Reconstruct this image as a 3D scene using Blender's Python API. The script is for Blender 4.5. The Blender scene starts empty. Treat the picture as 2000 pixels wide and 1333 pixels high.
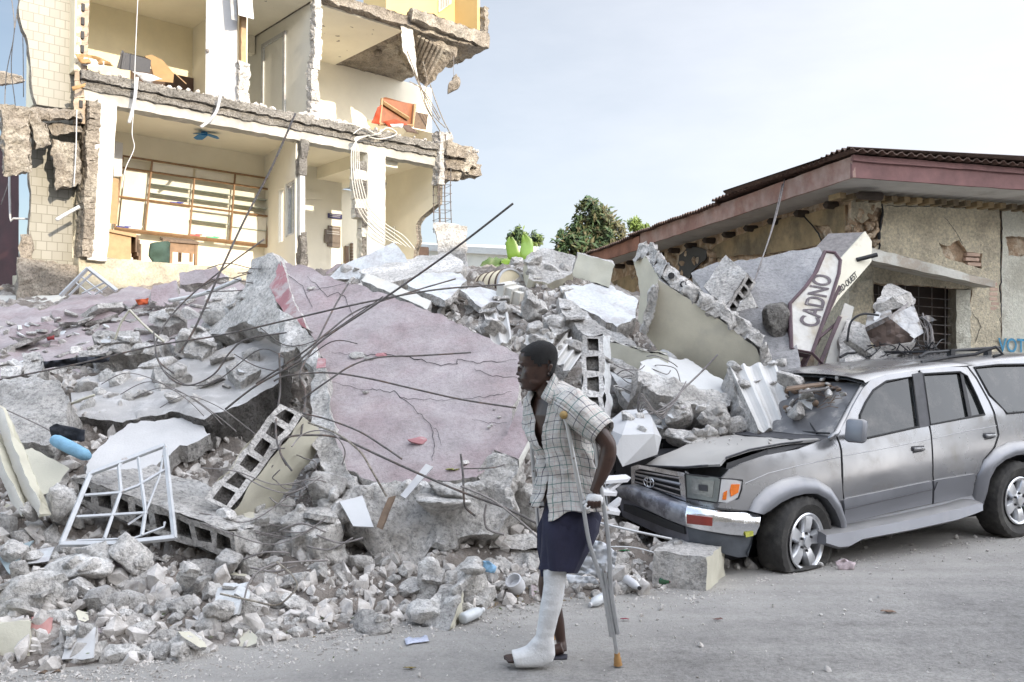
import bpy, bmesh, math, random
import numpy as np
from mathutils import Vector, Matrix, noise, geometry, Euler
R = math.radians
random.seed(7); RNG = np.random.default_rng(7)
scene = bpy.context.scene
col = scene.collection
# ---------------------------------------------------------------- camera
F, CX, CY, CZ = 1700.0, 1000.0, 666.5, 1.62
TH = math.atan(39.5/1700)
cam = bpy.data.cameras.new('camera'); camo = bpy.data.objects.new('camera', cam); col.objects.link(camo)
cam.sensor_width = 36; cam.lens = 36*F/2000; cam.clip_end = 4000; cam.clip_start = .05
camo.location = (0, 0, CZ); camo.rotation_euler = (math.pi/2+TH, 0, 0)
scene.camera = camo
# ---------------------------------------------------------------- light
SUN_EL, SUN_AZ = R(17), R(-38)      # azimuth of the light's travel measured from +Y towards +X
HAZE = (9.3, 9.5, 10.1, 1); DOME = (1.3, .38)
w = bpy.data.worlds.new('World'); scene.world = w; w.use_nodes = True
nt = w.node_tree; bg = nt.nodes['Background']
sky = nt.nodes.new('ShaderNodeTexSky'); sky.sky_type = 'NISHITA'; sky.sun_disc = False
sky.sun_elevation = SUN_EL; sky.sun_rotation = math.pi + SUN_AZ
sky.air_density = 1.0; sky.dust_density = 1.2; sky.ozone_density = 1.0
# thin high cloud mixed into the sky colour
tc = nt.nodes.new('ShaderNodeTexCoord'); mp = nt.nodes.new('ShaderNodeMapping'); mp.inputs['Scale'].default_value = (1, 1, 3.2)
nz = nt.nodes.new('ShaderNodeTexNoise'); nz.inputs['Scale'].default_value = 2.3; nz.inputs['Detail'].default_value = 7; nz.inputs['Roughness'].default_value = .6
rp = nt.nodes.new('ShaderNodeValToRGB'); rp.color_ramp.elements[0].position = .45; rp.color_ramp.elements[1].position = .75
mx = nt.nodes.new('ShaderNodeMix'); mx.data_type = 'RGBA'; mx.inputs[7].default_value = (12.5, 12.7, 13.2, 1)
ml = nt.nodes.new('ShaderNodeMath'); ml.operation = 'MULTIPLY'; ml.inputs[1].default_value = .12
L = nt.links.new
L(tc.outputs['Generated'], mp.inputs[0]); L(mp.outputs[0], nz.inputs['Vector']); L(nz.outputs[0], rp.inputs[0]); L(rp.outputs[0], ml.inputs[0])
# haze thickens towards the right; sky dimmed ahead, boosted elsewhere to fill the foreground
sx = nt.nodes.new('ShaderNodeSeparateXYZ'); L(tc.outputs['Generated'], sx.inputs[0])
hzr = nt.nodes.new('ShaderNodeMapRange'); hzr.inputs[1].default_value = -.5; hzr.inputs[2].default_value = .5; hzr.inputs[3].default_value = .12; hzr.inputs[4].default_value = .78; L(sx.outputs[0], hzr.inputs[0])
ad = nt.nodes.new('ShaderNodeMath'); ad.operation = 'ADD'; ad.use_clamp = True; L(ml.outputs[0], ad.inputs[0]); L(hzr.outputs[0], ad.inputs[1])
L(ad.outputs[0], mx.inputs[0]); L(sky.outputs[0], mx.inputs[6]); mx.inputs[7].default_value = HAZE
dm = nt.nodes.new('ShaderNodeMapRange'); dm.interpolation_type = 'SMOOTHSTEP'; dm.inputs[1].default_value = .25; dm.inputs[2].default_value = .8; dm.inputs[3].default_value = DOME[0]; dm.inputs[4].default_value = DOME[1]; L(sx.outputs[1], dm.inputs[0])
vs = nt.nodes.new('ShaderNodeVectorMath'); vs.operation = 'SCALE'; L(mx.outputs[2], vs.inputs[0]); L(dm.outputs[0], vs.inputs['Scale']); L(vs.outputs[0], bg.inputs[0]); bg.inputs[1].default_value = .15
sl = bpy.data.lights.new('sun', 'SUN'); sl.energy = 2.5; sl.angle = R(.5); sl.color = (1, .87, .68)
so = bpy.data.objects.new('sun', sl); col.objects.link(so); so.location = (0, -20, 30)
sd = Vector((math.sin(SUN_AZ)*math.cos(SUN_EL), math.cos(SUN_AZ)*math.cos(SUN_EL), -math.sin(SUN_EL)))
so.rotation_euler = sd.to_track_quat('-Z', 'Y').to_euler()
scene.view_settings.view_transform = 'Standard'; scene.view_settings.look = 'None'
scene.view_settings.exposure = 1.2; scene.view_settings.gamma = 1
scene.cycles.max_bounces = 8; scene.cycles.use_denoising = True
# ---------------------------------------------------------------- picture <-> place
_c, _s = math.cos(TH), math.sin(TH)
def ray(px, py):
    vx = (px-CX)/F; vz = -(py-CY)/F
    return Vector((vx, _c-vz*_s, _s+vz*_c))
def P(px, py, d):
    r = ray(px, py); return Vector((0, 0, CZ)) + r*(d/r.y)
def G(px, py, z=0.0):
    r = ray(px, py); k = (z-CZ)/r.z; return Vector((0, 0, CZ)) + r*k
def onpl(px, py, o, n):
    r = ray(px, py); c0 = Vector((0, 0, CZ)); k = (Vector(o)-c0).dot(n)/r.dot(n); return c0 + r*k
# ---------------------------------------------------------------- mesh helpers
class MB:
    def __init__(s): s.v = []; s.f = []; s.m = []
    def add(s, v, f, m=0):
        o = len(s.v); s.v += [tuple(p) for p in v]; s.f += [tuple(i+o for i in q) for q in f]; s.m += [m]*len(f); return s
    def box(s, c, size, rot=None, m=0, bev=0.0):
        hx, hy, hz = size[0]/2, size[1]/2, size[2]/2
        c = Vector(c); M = rot.to_matrix() if isinstance(rot, Euler) else (rot or Matrix.Identity(3))
        if bev <= 0:
            v = [c+M@Vector((x*hx, y*hy, z*hz)) for x in (-1, 1) for y in (-1, 1) for z in (-1, 1)]
            f = [(0, 1, 3, 2), (4, 6, 7, 5), (0, 4, 5, 1), (2, 3, 7, 6), (0, 2, 6, 4), (1, 5, 7, 3)]
            return s.add(v, f, m)
        bm = bmesh.new(); bmesh.ops.create_cube(bm, size=1)
        for q in bm.verts: q.co = Vector((q.co.x*size[0], q.co.y*size[1], q.co.z*size[2]))
        bmesh.ops.bevel(bm, geom=bm.edges[:], offset=bev, segments=2, affect='EDGES', profile=.5)
        s.bm(bm, Matrix.Translation(c)@M.to_4x4(), m); bm.free(); return s
    def bm(s, bm, M=Matrix.Identity(4), m=0):
        bm.verts.index_update()
        return s.add([M@q.co for q in bm.verts], [[q.index for q in f.verts] for f in bm.faces], m)
    def tube(s, pts, r, n=8, m=0, cap=True, closed=False):
        pts = [Vector(p) for p in pts]; k = len(pts); rs = r if isinstance(r, (list, tuple)) else [r]*k
        t0 = (pts[1]-pts[0]).normalized(); up = Vector((0, 0, 1)) if abs(t0.z) < .9 else Vector((1, 0, 0))
        u = t0.cross(up).normalized(); V = []; Fc = []
        for i in range(k):
            a = pts[max(i-1, 0)]; b = pts[min(i+1, k-1)]
            if closed: a = pts[(i-1) % k]; b = pts[(i+1) % k]
            t = (b-a).normalized()
            if t.length < .5: t = t0
            u = (u - t*u.dot(t)).normalized(); w2 = t.cross(u)
            for j in range(n):
                an = 2*math.pi*j/n; V.append(pts[i]+(u*math.cos(an)+w2*math.sin(an))*rs[i])
        for i in range(k if closed else k-1):
            for j in range(n):
                a = i*n+j; b = i*n+(j+1) % n; c = ((i+1) % k)*n
                Fc.append((a, b, c+(j+1) % n, c+j))
        if cap and not closed: Fc += [tuple(range(n))[::-1], tuple((k-1)*n+j for j in range(n))]
        return s.add(V, Fc, m)
    def lathe(s, prof, o, ax, n=24, m=0, cap=True):
        ax = Vector(ax).normalized(); u = ax.orthogonal().normalized(); w2 = ax.cross(u); o = Vector(o); V = []; Fc = []
        for (rr, h) in prof:
            for j in range(n):
                an = 2*math.pi*j/n; V.append(o+ax*h+(u*math.cos(an)+w2*math.sin(an))*rr)
        for i in range(len(prof)-1):
            for j in range(n):
                Fc.append((i*n+j, i*n+(j+1) % n, (i+1)*n+(j+1) % n, (i+1)*n+j))
        if cap: Fc += [tuple(range(n))[::-1], tuple((len(prof)-1)*n+j for j in range(n))]
        return s.add(V, Fc, m)
    def loft(s, rings, m=0, cap=True, closed=True):
        n = len(rings[0]); V = [p for r_ in rings for p in r_]; Fc = []
        for i in range(len(rings)-1):
            for j in range(n if closed else n-1):
                Fc.append((i*n+j, i*n+(j+1) % n, (i+1)*n+(j+1) % n, (i+1)*n+j))
        if cap: Fc += [tuple(range(n))[::-1], tuple((len(rings)-1)*n+j for j in range(n))]
        return s.add(V, Fc, m)
    def prism(s, poly, off, m=0, m2=None):
        n = len(poly); off = Vector(off); V = [Vector(p) for p in poly]+[Vector(p)+off for p in poly]
        s.add(V, [tuple(range(n))], m); k = len(s.v)-2*n
        s.f += [tuple(k+n+j for j in range(n))[::-1]]; s.m.append(m if m2 is None else m2)
        for j in range(n):
            s.f.append((k+j, k+(j+1) % n, k+n+(j+1) % n, k+n+j)); s.m.append(m if m2 is None else m2)
        return s
def mk(name, mb, mats, parent=None, origin=None, smooth=False, recalc=True):
    """links the mesh builder as ONE object"""
    mats = mats if isinstance(mats, (list, tuple)) else [mats]
    if parent is not None: origin = parent_world(parent)
    elif origin is None:
        a = np.array(mb.v); origin = Vector((a[:, 0].mean(), a[:, 1].mean(), a[:, 2].min()))
    origin = Vector(origin); me = bpy.data.meshes.new(name)
    me.from_pydata([Vector(p)-origin for p in mb.v], [], mb.f)
    for m_ in mats: me.materials.append(m_)
    if len(mats) > 1: me.polygons.foreach_set('material_index', mb.m)
    if recalc:
        bm = bmesh.new(); bm.from_mesh(me); bmesh.ops.recalc_face_normals(bm, faces=bm.faces); bm.to_mesh(me); bm.free()
    if smooth is True: me.polygons.foreach_set('use_smooth', [True]*len(me.polygons))
    elif smooth:
        me.polygons.foreach_set('use_smooth', [True]*len(me.polygons))
        me.set_sharp_from_angle(angle=R(smooth))
    me.update(); o = bpy.data.objects.new(name, me); col.objects.link(o)
    if parent is None: o.location = origin
    else: o.parent = parent
    return o
def parent_world(o):
    l = Vector((0, 0, 0))
    while o is not None: l = l+o.location; o = o.parent
    return l
def root(name, loc, label, cat, group=None):
    o = bpy.data.objects.new(name, None); o.empty_display_size = .1; col.objects.link(o); o.location = Vector(loc); return tag(o, label, cat, group)
def tag(o, label, cat, group=None):
    o['label'] = label; o['category'] = cat; o['kind'] = 'thing'
    if group: o['group'] = group
    return o
def kind(o, k): o['kind'] = k; return o
def fbm(p, sc=1.0, oc=4):
    return noise.fractal(Vector(p)*sc, 1.0, 2.1, oc)
# ---------------------------------------------------------------- materials
def lin(c):
    return tuple(((x/255)/12.92 if x/255 <= .04045 else ((x/255+.055)/1.055)**2.4) for x in c)
def mat(name, c, rough=.8, var=.25, sc=3.0, bump=.3, bsc=40., metal=0., c2=None, c2sc=1.2, c2pos=(.5, .6), rnd=0., coat=0., spec=.5, dist=.01, big=None, obj=False, dust=0., trans=0., alpha=1., wave=None, rvar=0., fine=0., fsc=28.):
    """one procedural surface: mottled base colour, optional second colour in blotches, bump"""
    m = bpy.data.materials.new(name); m.use_nodes = True; n = m.node_tree; b = n.nodes['Principled BSDF']; L = n.links.new
    def N(t, **k):
        q = n.nodes.new(t)
        for a, v in k.items(): q.inputs[a].default_value = v
        return q
    if obj: src = N('ShaderNodeTexCoord').outputs['Object']
    else: src = N('ShaderNodeNewGeometry').outputs['Position']
    t1 = N('ShaderNodeTexNoise', Scale=sc, Detail=6, Roughness=.62); L(src, t1.inputs['Vector'])
    mr = N('ShaderNodeMapRange'); mr.inputs[1].default_value = .3; mr.inputs[2].default_value = .7; mr.inputs[3].default_value = 1-var; mr.inputs[4].default_value = 1+var
    L(t1.outputs[0], mr.inputs[0])
    base = N('ShaderNodeRGB'); base.outputs[0].default_value = (*c, 1); cur = base.outputs[0]
    if c2 is not None:
        t2 = N('ShaderNodeTexNoise', Scale=c2sc, Detail=7, Roughness=.65); L(src, t2.inputs['Vector'])
        r2 = n.nodes.new('ShaderNodeValToRGB'); r2.color_ramp.elements[0].position = c2pos[0]; r2.color_ramp.elements[1].position = c2pos[1]
        L(t2.outputs[0], r2.inputs[0]); m2 = n.nodes.new('ShaderNodeMix'); m2.data_type = 'RGBA'
        L(r2.outputs[0], m2.inputs[0]); L(cur, m2.inputs[6]); m2.inputs[7].default_value = (*c2, 1); cur = m2.outputs[2]
    if dust:
        g = N('ShaderNodeNewGeometry'); sp = N('ShaderNodeSeparateXYZ'); L(g.outputs['Normal'], sp.inputs[0])
        dn = N('ShaderNodeTexNoise', Scale=6., Detail=6); L(src, dn.inputs['Vector'])
        ad = N('ShaderNodeMath'); ad.operation = 'ADD'; L(sp.outputs[2], ad.inputs[0]); L(dn.outputs[0], ad.inputs[1])
        dr = N('ShaderNodeMapRange'); dr.inputs[1].default_value = .8; dr.inputs[2].default_value = 1.4; dr.inputs[4].default_value = dust; L(ad.outputs[0], dr.inputs[0])
        md = n.nodes.new('ShaderNodeMix'); md.data_type = 'RGBA'; L(dr.outputs[0], md.inputs[0]); L(cur, md.inputs[6]); md.inputs[7].default_value = (.44, .42, .39, 1); cur = md.outputs[2]
    vm = N('ShaderNodeVectorMath'); vm.operation = 'SCALE'; L(cur, vm.inputs[0]); L(mr.outputs[0], vm.inputs['Scale']); cur = vm.outputs[0]
    if fine:       # pits, grit and grain
        tf_ = N('ShaderNodeTexNoise', Scale=fsc, Detail=4, Roughness=.75); L(src, tf_.inputs['Vector']); mf = N('ShaderNodeMapRange'); mf.inputs[1].default_value = .36; mf.inputs[2].default_value = .54; mf.inputs[3].default_value = 1-fine*1.3; mf.inputs[4].default_value = 1+fine*.75; L(tf_.outputs[0], mf.inputs[0])
        vf = N('ShaderNodeVectorMath'); vf.operation = 'SCALE'; L(cur, vf.inputs[0]); L(mf.outputs[0], vf.inputs['Scale']); cur = vf.outputs[0]
    if rnd:
        oi = N('ShaderNodeObjectInfo'); r3 = N('ShaderNodeMapRange'); r3.inputs[3].default_value = 1-rnd; r3.inputs[4].default_value = 1+rnd*.6; L(oi.outputs['Random'], r3.inputs[0])
        v3 = N('ShaderNodeVectorMath'); v3.operation = 'SCALE'; L(cur, v3.inputs[0]); L(r3.outputs[0], v3.inputs['Scale']); cur = v3.outputs[0]
    L(cur, b.inputs['Base Color']); b.inputs['Roughness'].default_value = rough; b.inputs['Metallic'].default_value = metal
    if rvar:
        rr = N('ShaderNodeMapRange'); rr.inputs[1].default_value = .3; rr.inputs[2].default_value = .7; rr.inputs[3].default_value = max(rough-rvar, .02); rr.inputs[4].default_value = rough+rvar
        L(t1.outputs[0], rr.inputs[0]); L(rr.outputs[0], b.inputs['Roughness'])
    b.inputs['Specular IOR Level'].default_value = spec
    if coat: b.inputs['Coat Weight'].default_value = coat; b.inputs['Coat Roughness'].default_value = .08
    if trans: b.inputs['Transmission Weight'].default_value = trans
    if bump:
        t3 = N('ShaderNodeTexNoise', Scale=bsc, Detail=5, Roughness=.7); L(src, t3.inputs['Vector'])
        bp = N('ShaderNodeBump', Strength=bump, Distance=dist); L(t3.outputs[0], bp.inputs['Height']); last = bp
        if big:
            t4 = N('ShaderNodeTexNoise', Scale=big[0], Detail=6, Roughness=.65); L(src, t4.inputs['Vector'])
            b4 = N('ShaderNodeBump', Strength=big[1], Distance=big[2]); L(t4.outputs[0], b4.inputs['Height']); L(bp.outputs[0], b4.inputs['Normal']); last = b4
        L(last.outputs[0], b.inputs['Normal'])
    return m
M_ = {}
def defmat(k, *a, **kw): M_[k] = mat(k, *a, **kw); return M_[k]
CON = (.52, .495, .465)
defmat('concrete', CON, .95, .3, 3., 1., 40., c2=(.62, .60, .575), c2sc=2.5, big=(11., 1., .05), rnd=.16, dist=.03, fine=.28)
defmat('concrete_chunk', (.53, .505, .475), .93, .25, 5., 1., 45., c2=(.66, .64, .61), c2sc=4., big=(16., 1., .035), rnd=.26, dist=.025, fine=.25)
defmat('concrete_dark', (.27, .25, .23), .95, .35, 4., 1., 40., c2=(.36, .34, .31), big=(10., 1., .08), dist=.03, fine=.3)
defmat('slab_edge', (.38, .355, .32), .95, .35, 4., 1., 40., c2=(.44, .41, .37), c2sc=3., big=(10., 1., .08), dist=.03, fine=.3)  # darker than plain concrete: the facade's shade is put into this colour
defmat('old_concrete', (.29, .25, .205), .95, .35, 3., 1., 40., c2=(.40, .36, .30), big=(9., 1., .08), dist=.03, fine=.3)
defmat('cream_paint', (.52, .495, .40), .75, .12, 3., .3, 60., c2=(.4, .38, .32), c2sc=1.5, c2pos=(.55, .72))
defmat('green_paint', (.57, .53, .42), .75, .14, 2., .3, 60., c2=(.48, .45, .37), c2sc=2.5, c2pos=(.5, .7))
defmat('grey_paint', (.52, .53, .53), .75, .12, 2.5, .3, 60., c2=(.43, .42, .42), c2sc=4., rnd=.1, fine=.1)
defmat('pink_slab', (.27, .20, .21), .88, .18, 3.5, .9, 50., fine=.07, c2=(.325, .28, .29), c2sc=1.6, c2pos=(.38, .6), dust=.25, big=(7., .3, .02))
defmat('pink_edge', (.36, .17, .18), .85, .2, 5., .4, 60., c2=(.45, .38, .37), c2sc=4.)
defmat('room_cream', (.85, .80, .66), .8, .05, 1.5, .05, 60., c2=(.8, .74, .6), c2sc=.8, c2pos=(.5, .8))
defmat('room_white', (.76, .74, .66), .8, .05, 1.5, .08, 60., c2=(.72, .69, .6), c2sc=1.5, c2pos=(.55, .75))
defmat('room_yellow', (.58, .43, .2), .8, .05, 1.5, .05)
defmat('plaster_white', (.55, .535, .49), .85, .12, 4., .4, 60., c2=(.55, .5, .42), c2sc=3., c2pos=(.58, .66))
defmat('brown_dado', (.09, .055, .04), .7, .2)
defmat('wood', (.23, .135, .07), .55, .25, 8., .1)
defmat('wood_pale', (.38, .24, .12), .6, .15, 8., .1)
defmat('wood_old', (.16, .11, .075), .8, .3, 12., .4)
defmat('cardboard', (.32, .195, .085), .8, .12, 6., .1)
defmat('rusty_bar', (.12, .11, .105), .85, .4, 20., .9, 160., c2=(.16, .12, .1), c2sc=8.)
defmat('grey_bar', (.22, .2, .19), .75, .3, 20., .4, 200.)
defmat('black', (.015, .015, .017), .6, .2)
defmat('white_metal', (.48, .49, .50), .55, .12, 9., .2, c2=(.35, .3, .27), c2sc=18., c2pos=(.62, .68))
defmat('white_plastic', (.54, .54, .55), .45, .05, 9., .05)
defmat('dust_ground', (.40, .385, .37), .95, .22, 2.2, .8, 90., c2=(.48, .465, .45), c2sc=5., big=(16., .5, .02))
# ---------------------------------------------------------------- polygon plates
def pip(x, y, poly):
    c = False; j = len(poly)-1
    for i in range(len(poly)):
        xi, yi = poly[i]; xj, yj = poly[j]
        if (yi > y) != (yj > y) and x < (xj-xi)*(y-yi)/(yj-yi)+xi: c = not c
        j = i
    return c
def densify(poly, step, jag=0., seed=0.):
    out = []
    n = len(poly)
    for i in range(n):
        a = Vector(poly[i][:2]); b = Vector(poly[(i+1) % n][:2]); l = (b-a).length; k = max(1, int(round(l/step)))
        nrm = Vector((-(b-a).y, (b-a).x))/max(l, 1e-9)
        for j in range(k):
            p = a.lerp(b, j/k)
            if jag and (j or True):
                q = noise.fractal(Vector((p.x, p.y, seed))/(step*4.), .8, 2.2, 3)
                p = p+nrm*q*jag
            out.append((p.x, p.y))
    return out
def cdt(outer, holes, step):
    vs = []; es = []
    for lp in [outer]+holes:
        k = len(vs); n = len(lp); vs += [Vector(p) for p in lp]; es += [(k+i, k+(i+1) % n) for i in range(n)]
    xs = [p[0] for p in outer]; ys = [p[1] for p in outer]
    allb = np.array([p[:] for p in vs])
    x = min(xs)+step/2; row = 0
    while x < max(xs):
        y = min(ys)+step/2*(1+(row % 2)*.9)
        while y < max(ys):
            if pip(x, y, outer) and not any(pip(x, y, h) for h in holes) and np.min((allb[:, 0]-x)**2+(allb[:, 1]-y)**2) > (step*.45)**2:
                vs.append(Vector((x+RNG.uniform(-.12, .12)*step, y+RNG.uniform(-.12, .12)*step)))
            y += step
        x += step; row += 1
    r = geometry.delaunay_2d_cdt(vs, es, [], 0, 1e-7)
    v2 = [(p.x, p.y) for p in r[0]]; tr = []
    for t in r[2]:
        cx = sum(v2[i][0] for i in t)/3; cy = sum(v2[i][1] for i in t)/3
        if pip(cx, cy, outer) and not any(pip(cx, cy, h) for h in holes): tr.append(tuple(t))
    ed = {}
    for t in tr:
        for i in range(3): ed[(t[i], t[(i+1) % 3])] = 1
    bd = [e for e in ed if (e[1], e[0]) not in ed]
    return v2, tr, bd
def plate(mb, v2, tr, bd, top, off, mt=0, ms=1, mbk=1, rings=1, amp=0., sc=6., back=True, tamp=0., seed=0.):
    """top(x,y)->point, off(x,y)->thickness vector"""
    T = [top(*p) for p in v2]; O = [off(*p) for p in v2]
    onb = set(i for e in bd for i in e); k0 = len(mb.v)
    sv = Vector((seed, seed*.7, 1.3))
    def nv(p, a): return noise.noise_vector(p*sc+sv)*a + noise.noise_vector(p*sc*3.1+sv)*a*.45
    if tamp: T = [t if i in onb else t+O[i].normalized()*noise.fractal(t*sc*.5+sv, 1, 2, 4)*tamp for i, t in enumerate(T)]
    if not back and rings == 0:
        mb.add(T, tr, mt); return
    mb.add(T, tr, mt)
    k1 = len(mb.v)
    Bk = [T[i]+O[i]+(nv(T[i]+O[i], amp)) for i in range(len(T))]
    if back:
        mb.add(Bk, [t[::-1] for t in tr], mbk)
    else:
        mb.add(Bk, [], mbk)
    prev = {i: k0+i for i in onb}
    for r in range(1, rings+1):
        if r == rings: cur = {i: k1+i for i in onb}
        else:
            cur = {}
            for i in onb:
                p = T[i]+O[i]*(r/rings); cur[i] = len(mb.v); mb.v.append(tuple(p+nv(p, amp*1.1)))
        for a, b in bd:
            mb.f.append((prev[b], prev[a], cur[a], cur[b])); mb.m.append(ms)
        prev = cur
def fitdepth(pts, quad=False):
    A_ = []; y_ = []
    for (px, py, d) in pts:
        x = (px-1000)/1000; y = (py-700)/1000; A_.append([1, x, y]+([x*x, x*y, y*y] if quad else [])); y_.append(1/d)
    s = np.linalg.lstsq(np.array(A_), np.array(y_), rcond=None)[0]
    def f(px, py):
        x = (px-1000)/1000; y = (py-700)/1000; q = [1, x, y]+([x*x, x*y, y*y] if quad else [])
        return 1/float(np.dot(s, q))
    return f
def slabmesh(mb, pts, thick, step=14, jag=5., amp=.03, rings=3, quad=False, mt=0, ms=1, mbk=1, tamp=.006, holes=(), seed=None, sc=6.):
    """a broken slab: outline read off the photo, own distance per corner (px,py,depth), real thickness"""
    seed = random.random()*50 if seed is None else seed
    f = fitdepth(pts, quad)
    outer = densify([(p[0], p[1]) for p in pts], step*.6, jag, seed); hs = [densify(h, step*.6, jag*.5, seed+3) for h in holes]
    v2, tr, bd = cdt(outer, hs, step)
    def top(x, y): return P(x, y, f(x, y))
    cx = sum(p[0] for p in pts)/len(pts); cy = sum(p[1] for p in pts)/len(pts)
    def nrm(x, y):
        a = top(x, y); n_ = (top(x+4, y)-a).cross(top(x, y+4)-a).normalized()
        if n_.dot(a-Vector((0, 0, CZ))) < 0: n_ = -n_
        return n_
    n0 = nrm(cx, cy)
    off = (lambda x, y: nrm(x, y)*thick) if quad else (lambda x, y: n0*thick)
    plate(mb, v2, tr, bd, top, off, mt, ms, mbk, rings, amp, sc, True, tamp, seed)
    return top, n0
def hexc(c, size, rot=None):
    c = Vector(c); M = rot.to_matrix() if isinstance(rot, Euler) else (rot or Matrix.Identity(3))
    return [c+M@Vector((x*size[0]/2, y*size[1]/2, z*size[2]/2)) for x in (-1, 1) for y in (-1, 1) for z in (-1, 1)]
def rhex(mb, c8, res=.12, amp=.02, sc=5., m=0, fm=None, seed=None, jag=1.0, skip=()):
    """rough broken block from 8 corners [x][y][z]; fm = {face: material}"""
    seed = random.random()*60 if seed is None else seed; sv = Vector((seed, 3.1, seed*.3))
    quads = {'x-': (0, 1, 3, 2), 'x+': (4, 6, 7, 5), 'y-': (0, 4, 5, 1), 'y+': (2, 3, 7, 6), 'z-': (0, 2, 6, 4), 'z+': (1, 5, 7, 3)}
    cache = {}
    for nm, q in quads.items():
        if nm in skip: continue
        a, b, c, d = [Vector(c8[i]) for i in q]
        nu = max(1, int(((b-a).length+(c-d).length)/2/res)); nv = max(1, int(((d-a).length+(c-b).length)/2/res))
        mm = (fm or {}).get(nm, m); idx = {}
        for i in range(nu+1):
            for j in range(nv+1):
                u, v = i/nu, j/nv
                p = a*(1-u)*(1-v)+b*u*(1-v)+c*u*v+d*(1-u)*v
                key = (round(p.x, 4), round(p.y, 4), round(p.z, 4))
                if key not in cache:
                    dv = noise.noise_vector(p*sc+sv)*amp+noise.noise_vector(p*sc*3.3+sv)*amp*.5*jag+noise.noise_vector(p*sc*8+sv)*amp*.35*jag
                    cache[key] = len(mb.v); mb.v.append(tuple(p+dv))
                idx[i, j] = cache[key]
        for i in range(nu):
            for j in range(nv):
                mb.f.append((idx[i, j], idx[i+1, j], idx[i+1, j+1], idx[i, j+1])); mb.m.append(mm)
_ico = {}
def ico(sub):
    if sub not in _ico:
        bm = bmesh.new(); bmesh.ops.create_icosphere(bm, subdivisions=sub, radius=1)
        bm.verts.index_update(); _ico[sub] = (np.array([v.co[:] for v in bm.verts]), [tuple(v.index for v in f.verts) for f in bm.faces]); bm.free()
    return _ico[sub]
def rock_verts(sub, seed, facets=11, rough=.05, rsc=3.):
    """angular broken lump: an uneven polytope with a crumbly skin"""
    rg = np.random.default_rng(seed); V, Fc = ico(sub)
    nn = rg.normal(size=(facets, 3)); nn /= np.linalg.norm(nn, axis=1)[:, None]; dd = rg.uniform(.55, 1.0, facets)
    nn = np.vstack([nn, -nn[:4]]); dd = np.concatenate([dd, rg.uniform(.6, .95, 4)])
    dt = V@nn.T; r = np.min(np.where(dt > .05, dd/np.maximum(dt, .05), 9), axis=1); r = np.minimum(r, 1.25)
    out = V*r[:, None]
    if rough:
        for i in range(len(out)):
            p = Vector(out[i])*rsc+Vector((seed*1.7 % 90, 0, 0)); q = noise.fractal(p, .9, 2.1, 4)
            out[i] *= 1+q*rough*1.6
    return out, Fc
def add_rock(mb, c, size, rot, sub=3, seed=0, m=0, facets=11, rough=.05):
    v, f = rock_verts(sub, seed, facets, rough); M = rot.to_matrix(); c = Vector(c)
    mb.add([c+M@Vector((p[0]*size[0], p[1]*size[1], p[2]*size[2])) for p in v], f, m)
def cellwall(mb, o, U, V, W, ncell, m=0, mh=1, ppu=.12, res=.06, amp=.01, cut=.8, seed=1, mtop=None, flute=0):
    """a run of hollow blocks: length U, thickness V, height W (vectors from corner o). The open cells show in the U-V face at W=0"""
    o, U, V, W = map(Vector, (o, U, V, W)); lu, lv = U.length, V.length; rim = .028; sv = Vector((seed*7.1, 1, 2))
    def jit(p, a=amp): return p+noise.noise_vector(p*9+sv)*a+noise.noise_vector(p*27+sv)*a*.6
    cw = 1/ncell
    fu = []
    for i in range(ncell):
        a = i*cw+cw*.16; b = (i+1)*cw-cw*.16; fu.append((a, b))
    vs = [.24, .76]
    us = [0]
    for a, b in fu: us += [a, b]
    us.append(1)
    vv = [0, vs[0], vs[1], 1]
    idx = {}
    for i, u in enumerate(us):
        for j, v in enumerate(vv):
            idx[i, j] = len(mb.v); mb.v.append(tuple(jit(o+U*u+V*v+W*(.0))))
    for i in range(len(us)-1):
        for j in range(3):
            if j == 1 and i % 2 == 1:
                k = [idx[i, j], idx[i+1, j], idx[i+1, j+1], idx[i, j+1]]; dp = W*min(cut, .9)*(.14+.4*abs(noise.noise(Vector((i, seed, .4)))))
                nb = []
                for q in k:
                    nb.append(len(mb.v)); mb.v.append(tuple(Vector(mb.v[q])+dp))
                for q in range(4): mb.f.append((k[q], k[(q+1) % 4], nb[(q+1) % 4], nb[q])); mb.m.append(mh)  # cell insides take the darker material, painting their shade
                mb.f.append(tuple(nb)); mb.m.append(mh)
            else: mb.f.append((idx[i, j], idx[i+1, j], idx[i+1, j+1], idx[i, j+1])); mb.m.append(m)
    # outer skin: four sides and the far end
    c8 = [o+U*x+V*y+W*z for x in (0, 1) for y in (0, 1) for z in (.012, 1)]
    sub = MB(); rhex(sub, c8, res, amp*1.2, 7., m, {'y-': mtop if mtop is not None else m, 'y+': mtop if mtop is not None else m}, seed, 1., ('z-',))
    keep = range(len(sub.f))
    mb.add(sub.v, [], 0); k0 = len(mb.v)-len(sub.v)
    for i in keep: mb.f.append(tuple(q+k0 for q in sub.f[i])); mb.m.append(sub.m[i])
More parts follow.
